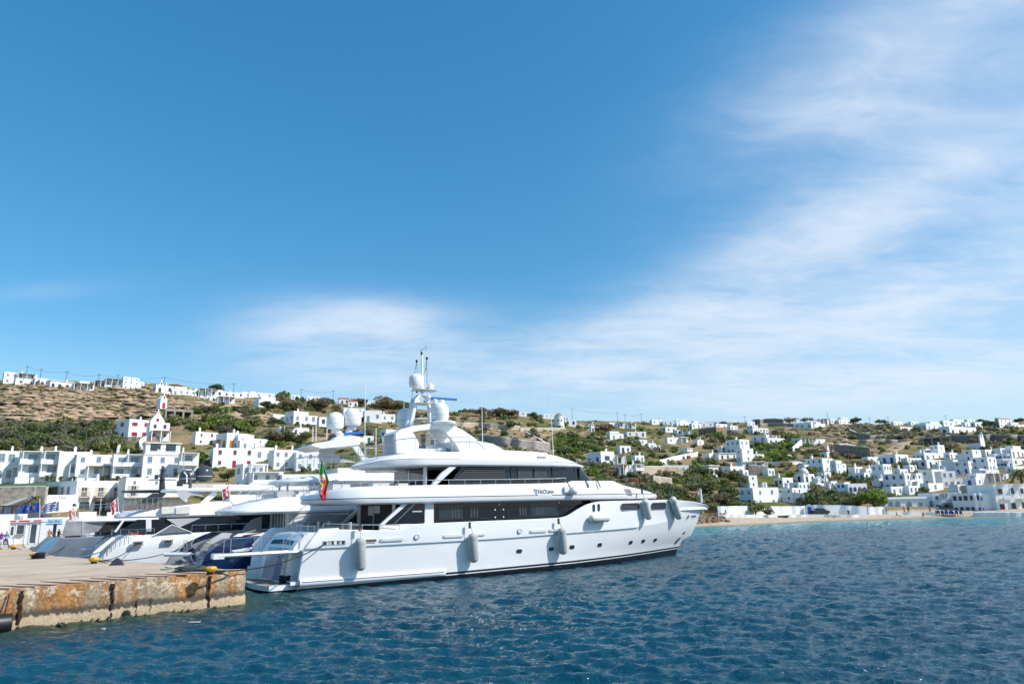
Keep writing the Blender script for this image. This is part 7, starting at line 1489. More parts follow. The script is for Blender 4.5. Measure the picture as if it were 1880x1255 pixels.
REG = [(0, 782, 215, 832, 90, 2.6, 4.6, (0, 2, 1, 2)), (300, 752, 480, 797, 60, 2.4, 4.2, (4, 0, 0, 2)), (0, 702, 330, 790, 150, .7, 1.5, (3, 2, 0, 2)), (400, 732, 560, 832, 90, 1.4, 3.2, (0, 3, 1, 4)), (505, 727, 640, 757, 60, 2.0, 3.8, (3, 3, 0, 1)), (640, 737, 770, 775, 60, 1.8, 3.6, (3, 0, 1, 3)), (830, 748, 1000, 772, 50, 1.6, 3.2, (3, 0, 1)),
       (840, 772, 1110, 850, 170, 1.0, 3.0, (0, 3, 4, 2, 1)), (1015, 798, 1110, 838, 60, 2.4, 4.0, (4, 0, 1)), (1085, 776, 1335, 900, 270, 1.2, 3.2, (0, 1, 3, 2, 4)), (1160, 872, 1345, 930, 95, 1.8, 3.8, (1, 0, 0, 3)), (1300, 795, 1490, 885, 130, 1.4, 3.4, (0, 1, 3, 4)), (1388, 803, 1462, 845, 60, 2.4, 4.0, (4, 4, 1)), (1480, 772, 1600, 845, 90, .9, 2.2, (0, 3, 2)),
       (1560, 783, 1720, 806, 110, 1.8, 3.4, (2, 2, 0)), (1730, 783, 1890, 832, 130, 1.6, 3.4, (1, 2, 3, 0)), (1480, 830, 1585, 912, 90, 1.5, 3.2, (0, 1, 3)), (1475, 905, 1600, 936, 70, 2.6, 4.2, (1, 0, 3)), (1590, 800, 1890, 925, 150, 1.0, 2.4, (1, 0, 3, 4)), (560, 755, 840, 830, 150, 1.0, 2.8, (0, 3, 1, 2)), (250, 835, 640, 885, 30, 1.0, 1.8, (4, 1)), (1330, 775, 1890, 800, 90, .8, 1.8, (3, 2, 0)), (1300, 925, 1480, 940, 40, 1.4, 2.6, (3, 0, 1)), (0, 828, 360, 842, 16, 1.0, 1.8, (4, 0))]
cand = []
for x0, y0, x1, y1, n, s0, s1, tp in REG:
    for _ in range(n):
        px_, py_ = vr.uniform(x0, x1), vr.uniform(y0, y1)
        if any(a - 3 < px_ < b + 3 and c < py_ < d + .6 for a, c, b, d in HOUSE_RECTS): continue
        g, t = hit(px_, py_)
        if g.z < 2.6: continue
        s_ = vr.uniform(s0, s1) * (.7 + .6 * vr.random()); cand.append((s_ * F / t, g, s_, vr.choice(tp), px_))
cand.sort(key=lambda c: -c[0])
LN = ['olive green', 'dark green', 'grey green', 'brownish', 'fresh green']
REGN = [(330, 'in the thicket above the white hotel'), (560, 'on the slope between hotel and white domes'), (840, 'on the slope behind the yacht mast'), (1090, 'on the slope behind the yacht wheelhouse roof'), (1345, 'on the slope behind the yacht bow'), (1600, 'among the middle houses above the beach'), (9999, 'among the houses of the eastern town')]
for q, g, s_, li, px_ in cand[:255]:
    rg = [n for x_, n in REGN if px_ < x_][0]; sz_ = 'large' if s_ > 3.2 else 'medium' if s_ > 2.2 else 'small'
    o = bpy.data.objects.new('shrub', bush_mesh(vr.randrange(5), li)); COL.objects.link(o)
    o.matrix_world = Matrix.Translation(g - Vector((0, 0, .15))) @ Matrix.Rotation(vr.uniform(0, 6.28), 4, 'Z') @ Matrix.Diagonal((s_ * 1.35, s_ * 1.35, s_ * vr.uniform(1.0, 1.5), 1)); tag(o, sz_ + ' ' + LN[li] + ' shrub ' + rg, 'shrub', sz_ + ' ' + LN[li] + ' shrubs ' + rg)
VV, QQ, MI, off = [], [], [], 0; lows = [crown_arrays(200 + i, 80, .24, .9, 5, True) for i in range(6)]; rs = np.random.RandomState(9)
def spray(g, s_, li, sz=1.25):
    global off
    V, Q = lows[rs.randint(6)]; a_ = rs.rand() * 6.28; Rm = np.array([[math.cos(a_), -math.sin(a_), 0], [math.sin(a_), math.cos(a_), 0], [0, 0, 1]])
    VV.append((V @ Rm.T) * [s_ * 1.3, s_ * 1.3, s_ * sz] + np.array(g)); QQ.append(Q + off); MI.append(np.full(len(Q), li)); off += len(V)
for q, g, s_, li, px_ in cand[255:]: spray(g, s_, li)
# low tufts everywhere on the slope
nt_ = 0
while nt_ < 3600:
    px_, py_ = rs.uniform(-60, 1940), rs.uniform(700, 925); hz = np.interp(px_, [0, 250, 450, 650, 900, 1100, 1300, 1880], [706, 714, 734, 746, 762, 776, 780, 781])
    nt_ += 1
    if py_ < hz: continue
    g, t = hit(px_, py_)
    if g.z < 4: continue
    dn = float(fbm(np.array([g.x / 16]), np.array([g.y / 16]), 3, 77)[0])
    if dn < .44 + .1 * rs.rand(): continue
    spray(g, rs.uniform(.45, 1.2), rs.choice([0, 2, 3, 0, 1, 4]), .9)
me = np_mesh('undergrowth', np.concatenate(VV), np.concatenate(QQ), LEAF[:5], np.concatenate(MI)); o = bpy.data.objects.new('undergrowth', me); COL.objects.link(o); tag(o, 'low scrub and small bushes scattered over the whole hillside', 'scrub', kind='stuff')
# palms
def palm(px_, pyb, pyc, w_, label, D=None):
    g, t = hit(px_, pyb) if D is None else (Vector(at_depth(px_, pyb, D)), D / ray(px_, pyb)[1]); mp = t / F; Hh, Rr = (pyb - pyc) * mp, w_ * mp / 2
    o = empty('palm_tree', loc=g, rz=vr.uniform(0, 6)); tag(o, label, 'palm tree'); mb = MB(); mb.tube([(0, 0, -.5), (.05, 0, Hh * .5), (0, .05, Hh)], [.28, .22, .25], 8); mb.build('trunk', bark, o, smooth=50); mb = MB()
    for i in range(30):
        a_ = i * 2.4; up = vr.uniform(-.25, 1.1); L_ = Rr * vr.uniform(.85, 1.15); P = []
        for k in range(6):
            s_ = k / 5; P.append(Vector((math.cos(a_) * L_ * s_ * math.cos(up * .6), math.sin(a_) * L_ * s_ * math.cos(up * .6), Hh + L_ * (s_ * math.sin(up) - .75 * s_ * s_))))
        for k in range(5):
            d = (P[k + 1] - P[k]).normalized(); sd_ = d.cross(Vector((0, 0, 1))).normalized(); wl_ = L_ * .2 * (1 - abs(k / 5 - .35))
            for s2 in (-1, 1): mb.add([P[k], P[k + 1], P[k + 1] * .6 + P[k] * .4 + sd_ * s2 * wl_ + d * wl_ * .7 - Vector((0, 0, wl_ * .45))], [(0, 1, 2)]); mb.add([P[k] * .5 + P[k + 1] * .5, P[k + 1], P[k + 1] + sd_ * s2 * wl_ * .9 + d * wl_ * .8 - Vector((0, 0, wl_ * .5))], [(0, 1, 2)])
    mb.build('crown', LEAF[0] if w_ > 20 else LEAF[1], o, smooth=0, fix=False)
palm(1503, 932, 892, 34, 'tall date palm behind the seafront wall with a shaggy crown'); palm(1481, 926, 906, 18, 'small palm left of the tall date palm'); palm(1600, 896, 878, 24, 'dark palm above the big round green tree'); palm(1876, 890, 866, 44, 'wide palm at the eastern photo edge'); palm(61, 932, 914, 30, 'low palm in front of the rubble retaining wall', D=104); palm(10, 820, 808, 26, 'yellowish palm above the hotel at the western edge')
for x_, y_ in ((86, 882), (96, 880), (112, 884), (136, 884), (190, 884), (216, 883), (324, 876)):
    palm(x_, y_ - 4, y_ - 9, 11, {86: 'first', 96: 'second', 112: 'third', 136: 'fourth', 190: 'fifth', 216: 'sixth', 324: 'seventh'}[x_] + ' dwarf palm from the west in the hotel garden bed', D=136)

# ------------------------------------------------------------------ rocks
def rock_arrays(rs):
    ph = [(0, 0, 1)] + [(math.cos(a) * .8, math.sin(a) * .8, .45) for a in np.arange(5) * 1.257] + [(math.cos(a), math.sin(a), -.3) for a in np.arange(5) * 1.257 + .6]
    V = np.array(ph) * rs.uniform(.5, 1.4, (11, 1)); T = [(0, 1 + i, 1 + (i + 1) % 5) for i in range(5)] + [(1 + i, 6 + i, 1 + (i + 1) % 5) for i in range(5)] + [(6 + i, 6 + (i + 1) % 5, 1 + (i + 1) % 5) for i in range(5)]
    return V, np.array(T)
def rocks(name, spots, m, label):
    VV, TT, off = [], [], 0
    for g, sx, sy, sz, a_ in spots:
        V, T = rock_arrays(rs); Rm = np.array([[math.cos(a_), -math.sin(a_), 0], [math.sin(a_), math.cos(a_), 0], [0, 0, 1]]); VV.append((V * [sx, sy, sz]) @ Rm.T + np.array(g)); TT.append(T + off); off += len(V)
    o = bpy.data.objects.new(name, np_mesh(name, np.concatenate(VV), np.concatenate(TT), m)); COL.objects.link(o); tag(o, label, 'rocks', kind='stuff')
rockm = mat('weathered brown rock', (.38, .28, .185), .95, var=.4, scale=.5, bump=.8, var2=(.20, .14, .09), coords='Object')
sp_ = []
for x0, y0, x1, y1, n, s0, s1 in ((0, 703, 330, 772, 950, .35, 1.5), (300, 735, 520, 775, 160, .5, 1.8), (840, 775, 1110, 850, 260, .4, 1.4), (1060, 780, 1130, 820, 60, .8, 2.0), (1440, 776, 1610, 830, 240, .4, 1.6), (560, 770, 840, 830, 90, .4, 1.4), (1640, 790, 1890, 815, 90, .4, 1.3), (1380, 815, 1500, 850, 60, .6, 1.6)):
    for _ in range(n):
        px_, py_ = rs.uniform(x0, x1), rs.uniform(y0, y1)
        if any(a < px_ < b and c < py_ < d for a, c, b, d in HOUSE_RECTS): continue
        g, t = hit(px_, py_)
        if g.y > 420: continue
        s_ = s0 + (s1 - s0) * rs.rand() ** 2.2; a_ = math.atan2(-g.x, g.y) + rs.normal() * .35; sp_.append((g, s_ * rs.uniform(1.2, 3.2), s_ * rs.uniform(.8, 1.4), s_ * rs.uniform(.35, .7), a_))
rocks('hillside_rocks', sp_, rockm, 'brown layered boulders and ledges strewn over the dry hillside')
sp_ = []
for _ in range(150):
    px_ = 1268 + 66 * rs.rand() ** 1.2; py_ = rs.uniform(951, 962) - (px_ - 1268) * .07; g, t = hit(px_, py_, 100, 200); sp_.append((Vector((g.x, g.y, max(g.z, 0.05))), rs.uniform(.3, .9), rs.uniform(.3, .7), rs.uniform(.18, .40), rs.rand() * 6))
rocks('shore_rocks', sp_, mat('brown shore rock', (.22, .15, .09), .9, var=.4, scale=.8, bump=.6), 'heap of brown rocks at the water just right of the yacht bow')

# ------------------------------------------------------------------ power poles and wires on the ridge
wood_p = mat('weathered pole wood', (.10, .085, .07), .9, var=.2); tops = {}
PL = [(46, 671, 704, 'leftmost tall ridge pole standing before the two storey ridge house'), (72, 676, 706, 'second ridge pole behind the low arched annex'), (120, 681, 706, 'ridge pole behind the long veranda house'), (180, 686, 708, 'ridge pole between veranda house and pergola house'), (215, 687, 706, 'ridge pole left of the tallest ridge block'), (300, 691, 712, 'ridge pole above the little bell gable'), (428, 703, 728, 'ridge pole right of the round dark ridge tree'), (552, 713, 742, 'lone pole on the skyline above the brown summit trees'), (611, 716, 745, 'lone skyline pole right of the previous lone pole'),
      (1051, 748, 774, 'tall pole on the skyline right of the windmill'), (1134, 757, 776, 'skyline pole above the porch houses'), (1148, 760, 778, 'double armed skyline pole above the porch houses'), (1178, 758, 778, 'skyline pole left of the eastern ridge row'), (1369, 764, 782, 'skyline pole beside the ridge cube in the east'), (1521, 756, 776, 'leaning skyline pole right of the grey ridge house'), (1598, 765, 780, 'thin skyline pole left of the two small ridge trees'), (1632, 764, 781, 'thick skyline pole right of the two small ridge trees'), (1739, 762, 782, 'skyline pole behind the first twin ridge block'), (42, 768, 830, 'tall slope pole rising from the dark hedge in the west'), (138, 770, 830, 'slope pole with a lamp arm above the second hotel unit'), (155, 780, 830, 'thin slope pole right of the lamp pole')]
for x_, yt_, yb_, lab in PL:
    g, t = hit(x_, yb_); Hh = (yb_ - yt_) * t / F; o = empty('utility_pole', loc=g); tag(o, lab, 'utility pole'); mb = MB(); mb.tube([(0, 0, -.6), (0, 0, Hh)], [.13, .08], 6); mb.build('pole', wood_p, o, smooth=50)
    mb = MB(); mb.box((0, 0, Hh - .45), (1.5, .12, .12)); mb.build('crossarm', wood_p, o, smooth=0); tops[x_] = g + Vector((0, 0, Hh - .35))
for a_, b_, lab in ((46, 120, 'thin power line sagging over the western veranda houses'), (120, 180, 'thin power line between the veranda house poles'), (180, 300, 'thin power line over the tallest ridge block'), (300, 428, 'thin power line over the bell gable house'), (552, 611, 'thin power line between the two lone skyline poles'), (1051, 1134, 'thin power line right of the windmill'), (1148, 1178, 'thin power line above the porch houses')):
    mb = MB()
    for oy in (-.6, .6): mb.tube(sag(tops[a_] + Vector((oy, 0, 0)), tops[b_] + Vector((oy, 0, 0)), 1.2), .022, 4)
    o = mb.build('power_line', mat('dark cable', (.03, .03, .035), .6), None, smooth=0); tag(o, lab, 'power line')
# ------------------------------------------------------------------ things on the quay
def Q(px_, py_): return Vector(on_level(px_, py_, QZ + .01))
yel = mat('worn yellow paint', (.62, .33, .015), .55, var=.25, scale=5, bump=.2)
for px_, py_, w_, lab in ((386, 1054, 1.0, 'orange yellow bollard at the outer corner of the quay with a black rope'), (172, 1034, 1.0, 'yellow bollard in the middle of the quay edge by the flybridge yacht'), (62, 1025, 1.0, 'yellow bollard with a black rope pile by the slate grey yacht'), (24, 1008, 1.0, 'farthest yellow bollard beside the man in a blue shirt')):
    g = Q(px_, py_); b = empty('bollard', loc=g, rz=.5); tag(b, lab, 'bollard', 'yellow bollards along the quay')
    mb = MB(); mb.lathe([(.24, 0), (.24, .05), (.17, .08), (.16, .22)], 14); mb.build('stem', mat('blackened iron', (.02, .018, .016), .6, var=.3), b, smooth=40)
    mb = MB(); mb.lathe([(.14, -.17), (.24, -.15), (.30, -.04), (.30, .05), (.24, .14), (.1, .17), (.01, .175)], 16); o = mb.build('head', yel, b, smooth=50); o.location = (0, 0, .33); o.scale = (1.25, .8, 1); b.scale = (.82, .82, .82)
    mb = MB(); pts_ = [(.2 * math.cos(a), .2 * math.sin(a), .1 + .015 * a / 6.28) for a in np.linspace(0, 19, 60)]; mb.tube(pts_, .022, 5); mb.build('rope_turns', ropeb, b, smooth=50)
def bol(px_, py_): return Q(px_, py_) + Vector((0, 0, .2))
def rope(label, a, b, drop, m=ropeb, r=.03):
    mb = MB(); P = sag(a, b, drop, 16); mb.tube(P, r, 5); o = mb.build('mooring_rope', m, None, smooth=60); tag(o, label, 'mooring rope', 'mooring ropes')
hw = lambda p: HARBOUR @ p
rope('black mooring rope from the corner bollard up to the fairlead of the big yacht', bol(386, 1054), hw(S(598, 997, -3.9)), .5, r=.035)
rope('black mooring rope running low from the corner bollard to the big yacht platform', bol(390, 1054), hw(Vector((-1.2, -2.2, .75))), .25)
rope('thin pale stern line down the transom quarter of the big yacht', hw(S(598, 998, -3.9)), hw(Vector((-.7, -2.4, .8))), .1, ropew, .018)
rope('black mooring rope from the middle bollard to the navy yacht', bol(172, 1034), hw(S(350, 1000, 12.8)), .4)
rope('second black mooring rope from the middle bollard slanting to the navy yacht quarter', bol(174, 1034), hw(S(420, 1008, 5.7)), .7)
rope('black mooring rope from the middle bollard to the flybridge yacht quarter', bol(172, 1034), hw(S(253, 997, 15.4)), .4)
rope('black mooring rope from the rope pile bollard across to the slate grey yacht', bol(62, 1025), hw(S(122, 1000, 24)), .3)
rope('pale blue mooring rope from the rope pile bollard to the flybridge yacht', bol(64, 1025), hw(S(206, 1003, 16)), .5, mat('blue grey rope', (.2, .25, .32), .8))
rope('grey mooring line from the farthest bollard to the slate grey yacht', bol(24, 1008), hw(S(95, 1004, 29)), .3)
rope('thin anchor line running down from the bow of the big yacht into the sea', hw(Vector((36.6, -.6, 2.2))), hw(Vector((41.5, -2.2, -.3))), .05, ropew, .012)
def heap(name, px_, py_, w_, h_, m, label, seed=1):
    g = Q(px_, py_); rs_ = np.random.RandomState(seed); mb = MB()
    for i in range(4): mb.lathe([(w_ * .5 * (1 - i * .12), 0), (w_ * .52 * (1 - i * .1), h_ * .12), (w_ * .3, h_ * .3), (.01, h_ * .34)], 10, c=(rs_.normal() * w_ * .12, rs_.normal() * w_ * .12, i * h_ * .2))
    for i in range(14):
        a_ = np.linspace(0, 5, 12) + rs_.rand() * 6; rr_ = w_ * rs_.uniform(.25, .55); mb.tube([(rr_ * math.cos(q), rr_ * math.sin(q), h_ * (.15 + .06 * i) * rs_.uniform(.7, 1)) for q in a_], .03, 4)
    o = mb.build(name, m, None, smooth=50); o.location = g; tag(o, label, 'rope pile')
heap('rope_pile', 72, 1025, .8, .5, ropeb, 'black coiled rope pile beside the bollard near the slate grey yacht', 2)
heap('rope_pile', 350, 1047, 1.5, .28, mat('dark netting', (.06, .08, .07), .9, var=.3), 'flat green black net pile on the quay edge near the corner bollard', 5)
heap('rope_pile', 318, 1044, .9, .18, ropew, 'small pale rope coil on the quay edge before the navy yacht', 8)
g = Q(214, 1037); mb = MB(); mb.extr([(-.55, -.3, 0), (.6, -.3, 0), (.35, -.25, .35), (0, -.2, .62), (-.2, -.22, .5)], (0, .5, 0)); o = mb.build('tarpaulin_heap', mat('dark tarpaulin', (.03, .035, .055), .7), None, smooth=0); o.location = g; o.scale = (.7, .7, .7); o.rotation_euler = (0, 0, .2); tag(o, 'dark peaked tarpaulin heap beside the flybridge yacht gangway', 'tarpaulin')
root = empty('rope_bundle', M=HARBOUR @ Matrix.Translation((-1.0, -2.0, .46))); tag(root, 'black rope bundle lying on the big yacht stern platform', 'rope bundle'); mb = MB(); rs_ = np.random.RandomState(4)
for i in range(9): mb.tube([(.32 * math.cos(q) * rs_.uniform(.8, 1.1), .38 * math.sin(q), .05 + .045 * i) for q in np.linspace(0, 6.0, 12) + i], .045, 5)
mb.build('coil', ropeb, root, smooth=50)
# black rubber fender hung on the quay wall, and the drain opening
c = HARBOUR @ Vector((-15.4, fy(-15.4) - .42, .38)); o = empty('rubber_fender', M=HARBOUR @ Matrix.Translation((-15.9, fy(-15.9) - .40, .40)) @ Matrix.Rotation(R(7.8), 4, 'Z')); tag(o, 'large black cylindrical rubber fender low on the quay wall at the left edge', 'fender')
mb = MB(); mb.lathe([(.12, -1.5), (.36, -1.5), (.40, -1.44), (.40, 1.44), (.36, 1.5), (.12, 1.5)], 20, M=Matrix.Rotation(R(90), 4, 'Y')); mb.build('fender_body', black, o, smooth=40)
mb = MB(); mb.tube([(1.2, 0, .38), (1.3, .3, 1.2)], .03, 5); mb.build('chain', rustd, o, smooth=0); mb = MB(); mb.tube([(-.8, 0, .38), (-.8, .3, 1.2)], .03, 5); mb.build('chain', rustd, o, smooth=0)
mb = MB(); x = -9.95; mb.lathe([(.01, -.02), (.20, 0), (.18, .12), (.11, .14)], 9, M=Matrix.Rotation(R(90), 4, 'X')); o = mb.build('drain_pipe', black, quay, smooth=0); o.location = (x, fy(x) - .02, .22)
# mussels and weed along the waterline
VV, QQ, off = [], [], 0
for i in range(46):
    x = -13.0 + 4.0 * vr.random() ** 1.0 - (0 if vr.random() < .6 else -4); V, T = rock_arrays(rs); s_ = vr.uniform(.03, .10); VV.append(V * [s_, s_, s_ * 1.3] + [x, fy(x) - .12, vr.uniform(.0, .12)]); QQ.append(T + off); off += len(V)
o = bpy.data.objects.new('mussels', np_mesh('mussels', np.concatenate(VV), np.concatenate(QQ), black)); COL.objects.link(o); o.parent = quay; o['kind'] = 'stuff'
# ---- ticket kiosk and harbour building
def hutbox(name, cat, label, px0, px1, py_b, h, d, m, D=None):
    a = Q(px0, py_b) if D is None else Vector(at_depth(px0, py_b, D)); t_ = a.y / ray(px0, py_b)[1]; W_ = (px1 - px0) * t_ / F; root = empty(name, loc=a, rz=-math.atan2(a.x, a.y) * .6 + .05); tag(root, label, cat)
    mb = MB(); mb.box2((0, 0, -.6), (W_, d, h)); mb.build('wall', m, root, smooth=0); return root, W_
k, W_ = hutbox('ticket_kiosk', 'kiosk', 'white ticket kiosk with a red striped roof band on the quay', 13, 63, 999, 2.35, 2.2, gel2)
mb = MB(); mb.box2((-.12, -.25, 2.352), (W_ + .1, 2.3, 2.62)); mb.build('roof', gel2, k, smooth=0)
for u0, u1 in ((.02, .2), (.28, .62), (.74, .98)): mb = MB(); mb.box2((W_ * u0, -.27, 2.42), (W_ * u1, -.251, 2.56)); mb.build('sign_strip', red, k, smooth=0)
for u0, u1, z0, z1 in ((.24, .46, 1.1, 2.0), (.68, .84, .1, 2.05), (.05, .14, 1.0, 1.9)): mb = MB(); mb.box2((W_ * u0, -.02, z0), (W_ * u1, -.001, z1)); mb.build('window', paneg, k, smooth=0)
for u in (.02, .2, .5, .64, .86, .97): mb = MB(); mb.box2((W_ * u, -.06, 0), (W_ * u + .1, -.002, 2.34)); mb.build('pillar', gel, k, smooth=0)
mb = MB(); mb.box2((W_ * .22, -.3, 1.0), (W_ * .5, -.003, 1.07)); mb.build('counter', steel, k, smooth=0)
k, W_ = hutbox('harbour_office', 'building', 'low white harbour office with a pale blue sign over its door', 40, 190, 994, 2.75, 5, whitew)
mb = MB(); mb.box2((W_ * .22, -.1, 2.0), (W_ * .40, -.003, 2.6)); so = mb.build('sign_board', mat('pale blue sign', (.42, .62, .72), .5), k, smooth=0)
text_mesh('sign_lettering', 'Sea Bus', .42, mat('sign blue', (.03, .12, .35), .5), so, Matrix.Translation((W_ * .31, -.105, 2.3)) @ Matrix.Rotation(R(90), 4, 'X'), shear=.2)
for u0, u1, z0, z1 in ((.31, .345, .3, 2.1), (.02, .09, 1.7, 2.4), (.55, .68, 1.1, 2.1)): mb = MB(); mb.box2((W_ * u0, -.03, z0), (W_ * u1, -.002, z1)); mb.build('window', paneg, k, smooth=0)
# parapet block at the left edge and the blue shelter
k, W_ = hutbox('white_ramp_block', 'wall', 'white stepped wall block under the blue shelter at the left edge', -30, 26, 982, 2.6, 3, whitew, D=92)
sh = empty('bus_shelter', loc=at_depth(-6, 955, 99), rz=.3); tag(sh, 'blue framed open shelter with a flat dark roof at the left edge', 'shelter'); mb = MB(); mb.box2((0, 0, 1.85), (2.4, 1.6, 2.05)); mb.build('roof', dgrey, sh, smooth=0)
for x in (0, 1.1, 2.25):
    for y in (0, 1.4): mb = MB(); mb.box2((x, y, -1), (x + .14, y + .14, 1.849)); mb.build('post', SHUT['blue'], sh, smooth=0)
mb = MB(); mb.box2((.15, .1, .0), (1.05, .14, .9)); mb.build('side_panel', SHUT['blue'], sh, smooth=0)
# parked car on the upper road
def car(loc, rz, m, label, s=1.0):
    c = empty('parked_car', loc=loc, rz=rz); tag(c, label, 'car'); mb = MB()
    prof = [(-2.05, .35), (-2.1, .75), (-1.95, .95), (-1.2, 1.02), (-.75, 1.42), (.55, 1.45), (1.25, 1.0), (1.95, .88), (2.1, .6), (2.05, .32)]
    ys_ = [(-.82, 1.0), (-.86, .0), (.86, .0), (.82, 1.0)]; rows = [[(x, y * (1 - .16 * max(0, (z - .9) / .55)), z) for x, z in prof] for y in (-.86, -.8, 0, .8, .86)]
    mb.grid(rows); mb.add(rows[0], [tuple(range(10))]); mb.add(rows[-1], [tuple(range(10))[::-1]]); mb.build('body', m, c, smooth=40)
    for s_ in (-1, 1):
        mb = MB(); mb.extr([(-1.0, s_ * .80, 1.03), (-.66, s_ * .775, 1.36), (.45, s_ * .775, 1.38), (.98, s_ * .8, 1.03)], (0, s_ * .02, 0)); mb.build('window', glassd, c, smooth=0)
        for x in (-1.3, 1.3): mb = MB(); mb.lathe([(.05, -.1), (.32, -.1), (.34, 0), (.32, .1), (.05, .1)], 14, M=Matrix.Rotation(R(90), 4, 'X')); o = mb.build('wheel', black, c, smooth=40); o.location = (x, s_ * .78, .33)
    for s_ in (-.6, .6): mb = MB(); mb.box((-2.09, s_, .75), (.06, .3, .16)); mb.build('tail_light', red, c, smooth=0)
    c.scale = (s, s, s); return c
car(Vector(at_depth(60, 954.5, 99)), .25, mat('grey car paint', (.16, .165, .17), .25, .3), 'dark grey parked car on the upper road behind the blue flag')
g, t = hit(1506, 945); car(Vector((g.x, g.y, g.z + .02)), .3, mat('black car paint', (.02, .022, .025), .25, .2), 'small black car parked at the white seafront wall', .9)
# flags on poles by the harbour office
def polflag(px_, yt, yb, D, fx0, fx1, fy0, fy1, label, kind):
    b = Vector(at_depth(px_, yb, D)); tp = Vector(at_depth(px_, yt, D)); f = empty('flag', loc=b); tag(f, label, 'flag'); mb = MB(); mb.tube([(0, 0, 0), tp - b], .06, 6); mb.build('flag_pole', alum, f, smooth=50)
    A_, B_ = Vector(at_depth(fx0, fy0, D)) - b, Vector(at_depth(fx1, fy1, D)) - b; nx_, nz_ = 18, 9; mb = MB(); g_ = []
    for i in range(nz_ + 1):
        g_.append([Vector((A_.x + (B_.x - A_.x) * j / nx_, .18 * math.sin(j * .9) * (1 - j / nx_ * .7), A_.z + (B_.z - A_.z) * i / nz_ + .55 * (j / nx_ - .6) * (.5 + .5 * (1 - i / nz_)) * .8 + .06 * math.sin(j * 1.1))) for j in range(nx_ + 1)])
    for i in range(nz_):
        for j in range(nx_):
            m_ = 0
            if kind == 'greek':
                m_ = 0 if i % 2 == 0 else 1
                if j >= 11 and i < 5: m_ = 1 if (i == 2 or j in (14, 15)) else 0
            mb.add([g_[i][j], g_[i][j + 1], g_[i + 1][j + 1], g_[i + 1][j]], [(0, 1, 2, 3)], m_)
    o = mb.build('flag_cloth', [blue_f, white_f], f, smooth=60)
    if kind == 'eu':
        for a_ in range(12):
            j = 9 + 3.2 * math.cos(a_ * math.pi / 6); i = 4.5 + 2.9 * math.sin(a_ * math.pi / 6); p = g_[int(i)][int(j)].lerp(g_[min(int(i) + 1, nz_)][min(int(j) + 1, nx_)], .5)
            s_ = []
            for q in range(10): rr_ = .10 if q % 2 == 0 else .04; s_.append(p + Vector((rr_ * math.sin(q * .628), -.03, rr_ * math.cos(q * .628))))
            mb = MB(); mb.extr(s_, (0, .06, 0)); mb.build('star', yel_f, f, smooth=0)
polflag(73, 914, 955, 93, 42, 72, 924, 940, 'blue flag with a ring of yellow stars waving on a quay pole', 'eu')
polflag(108, 919, 946, 96, 80, 107, 922, 938, 'blue and white striped flag with a cross waving on a quay pole', 'greek')
for x_, yt, yb, lab in ((61, 894, 925, 'bare thin pole left of the starry flag'), (82, 894, 920, 'bare thin pole between the two blue flags')):
    b = Vector(at_depth(x_, yb, 104)); mb = MB(); mb.tube([(0, 0, -2), (0, 0, (yb - yt) * 104 / F)], .06, 6); o = mb.build('pole', alum, None, smooth=50); o.location = b; tag(o, lab, 'pole')
b = Vector(at_depth(182, 948, 104)); o = empty('street_lamp', loc=b); tag(o, 'grey street lamp standing before the cream balcony house', 'street lamp'); mb = MB(); mb.tube([(0, 0, -2), (0, 0, 3.2)], .06, 6); mb.build('pole', greyp, o, smooth=50); mb = MB(); mb.box((0, -.15, 3.25), (.25, .5, .12)); mb.build('lamp_head', greyp, o, smooth=0)

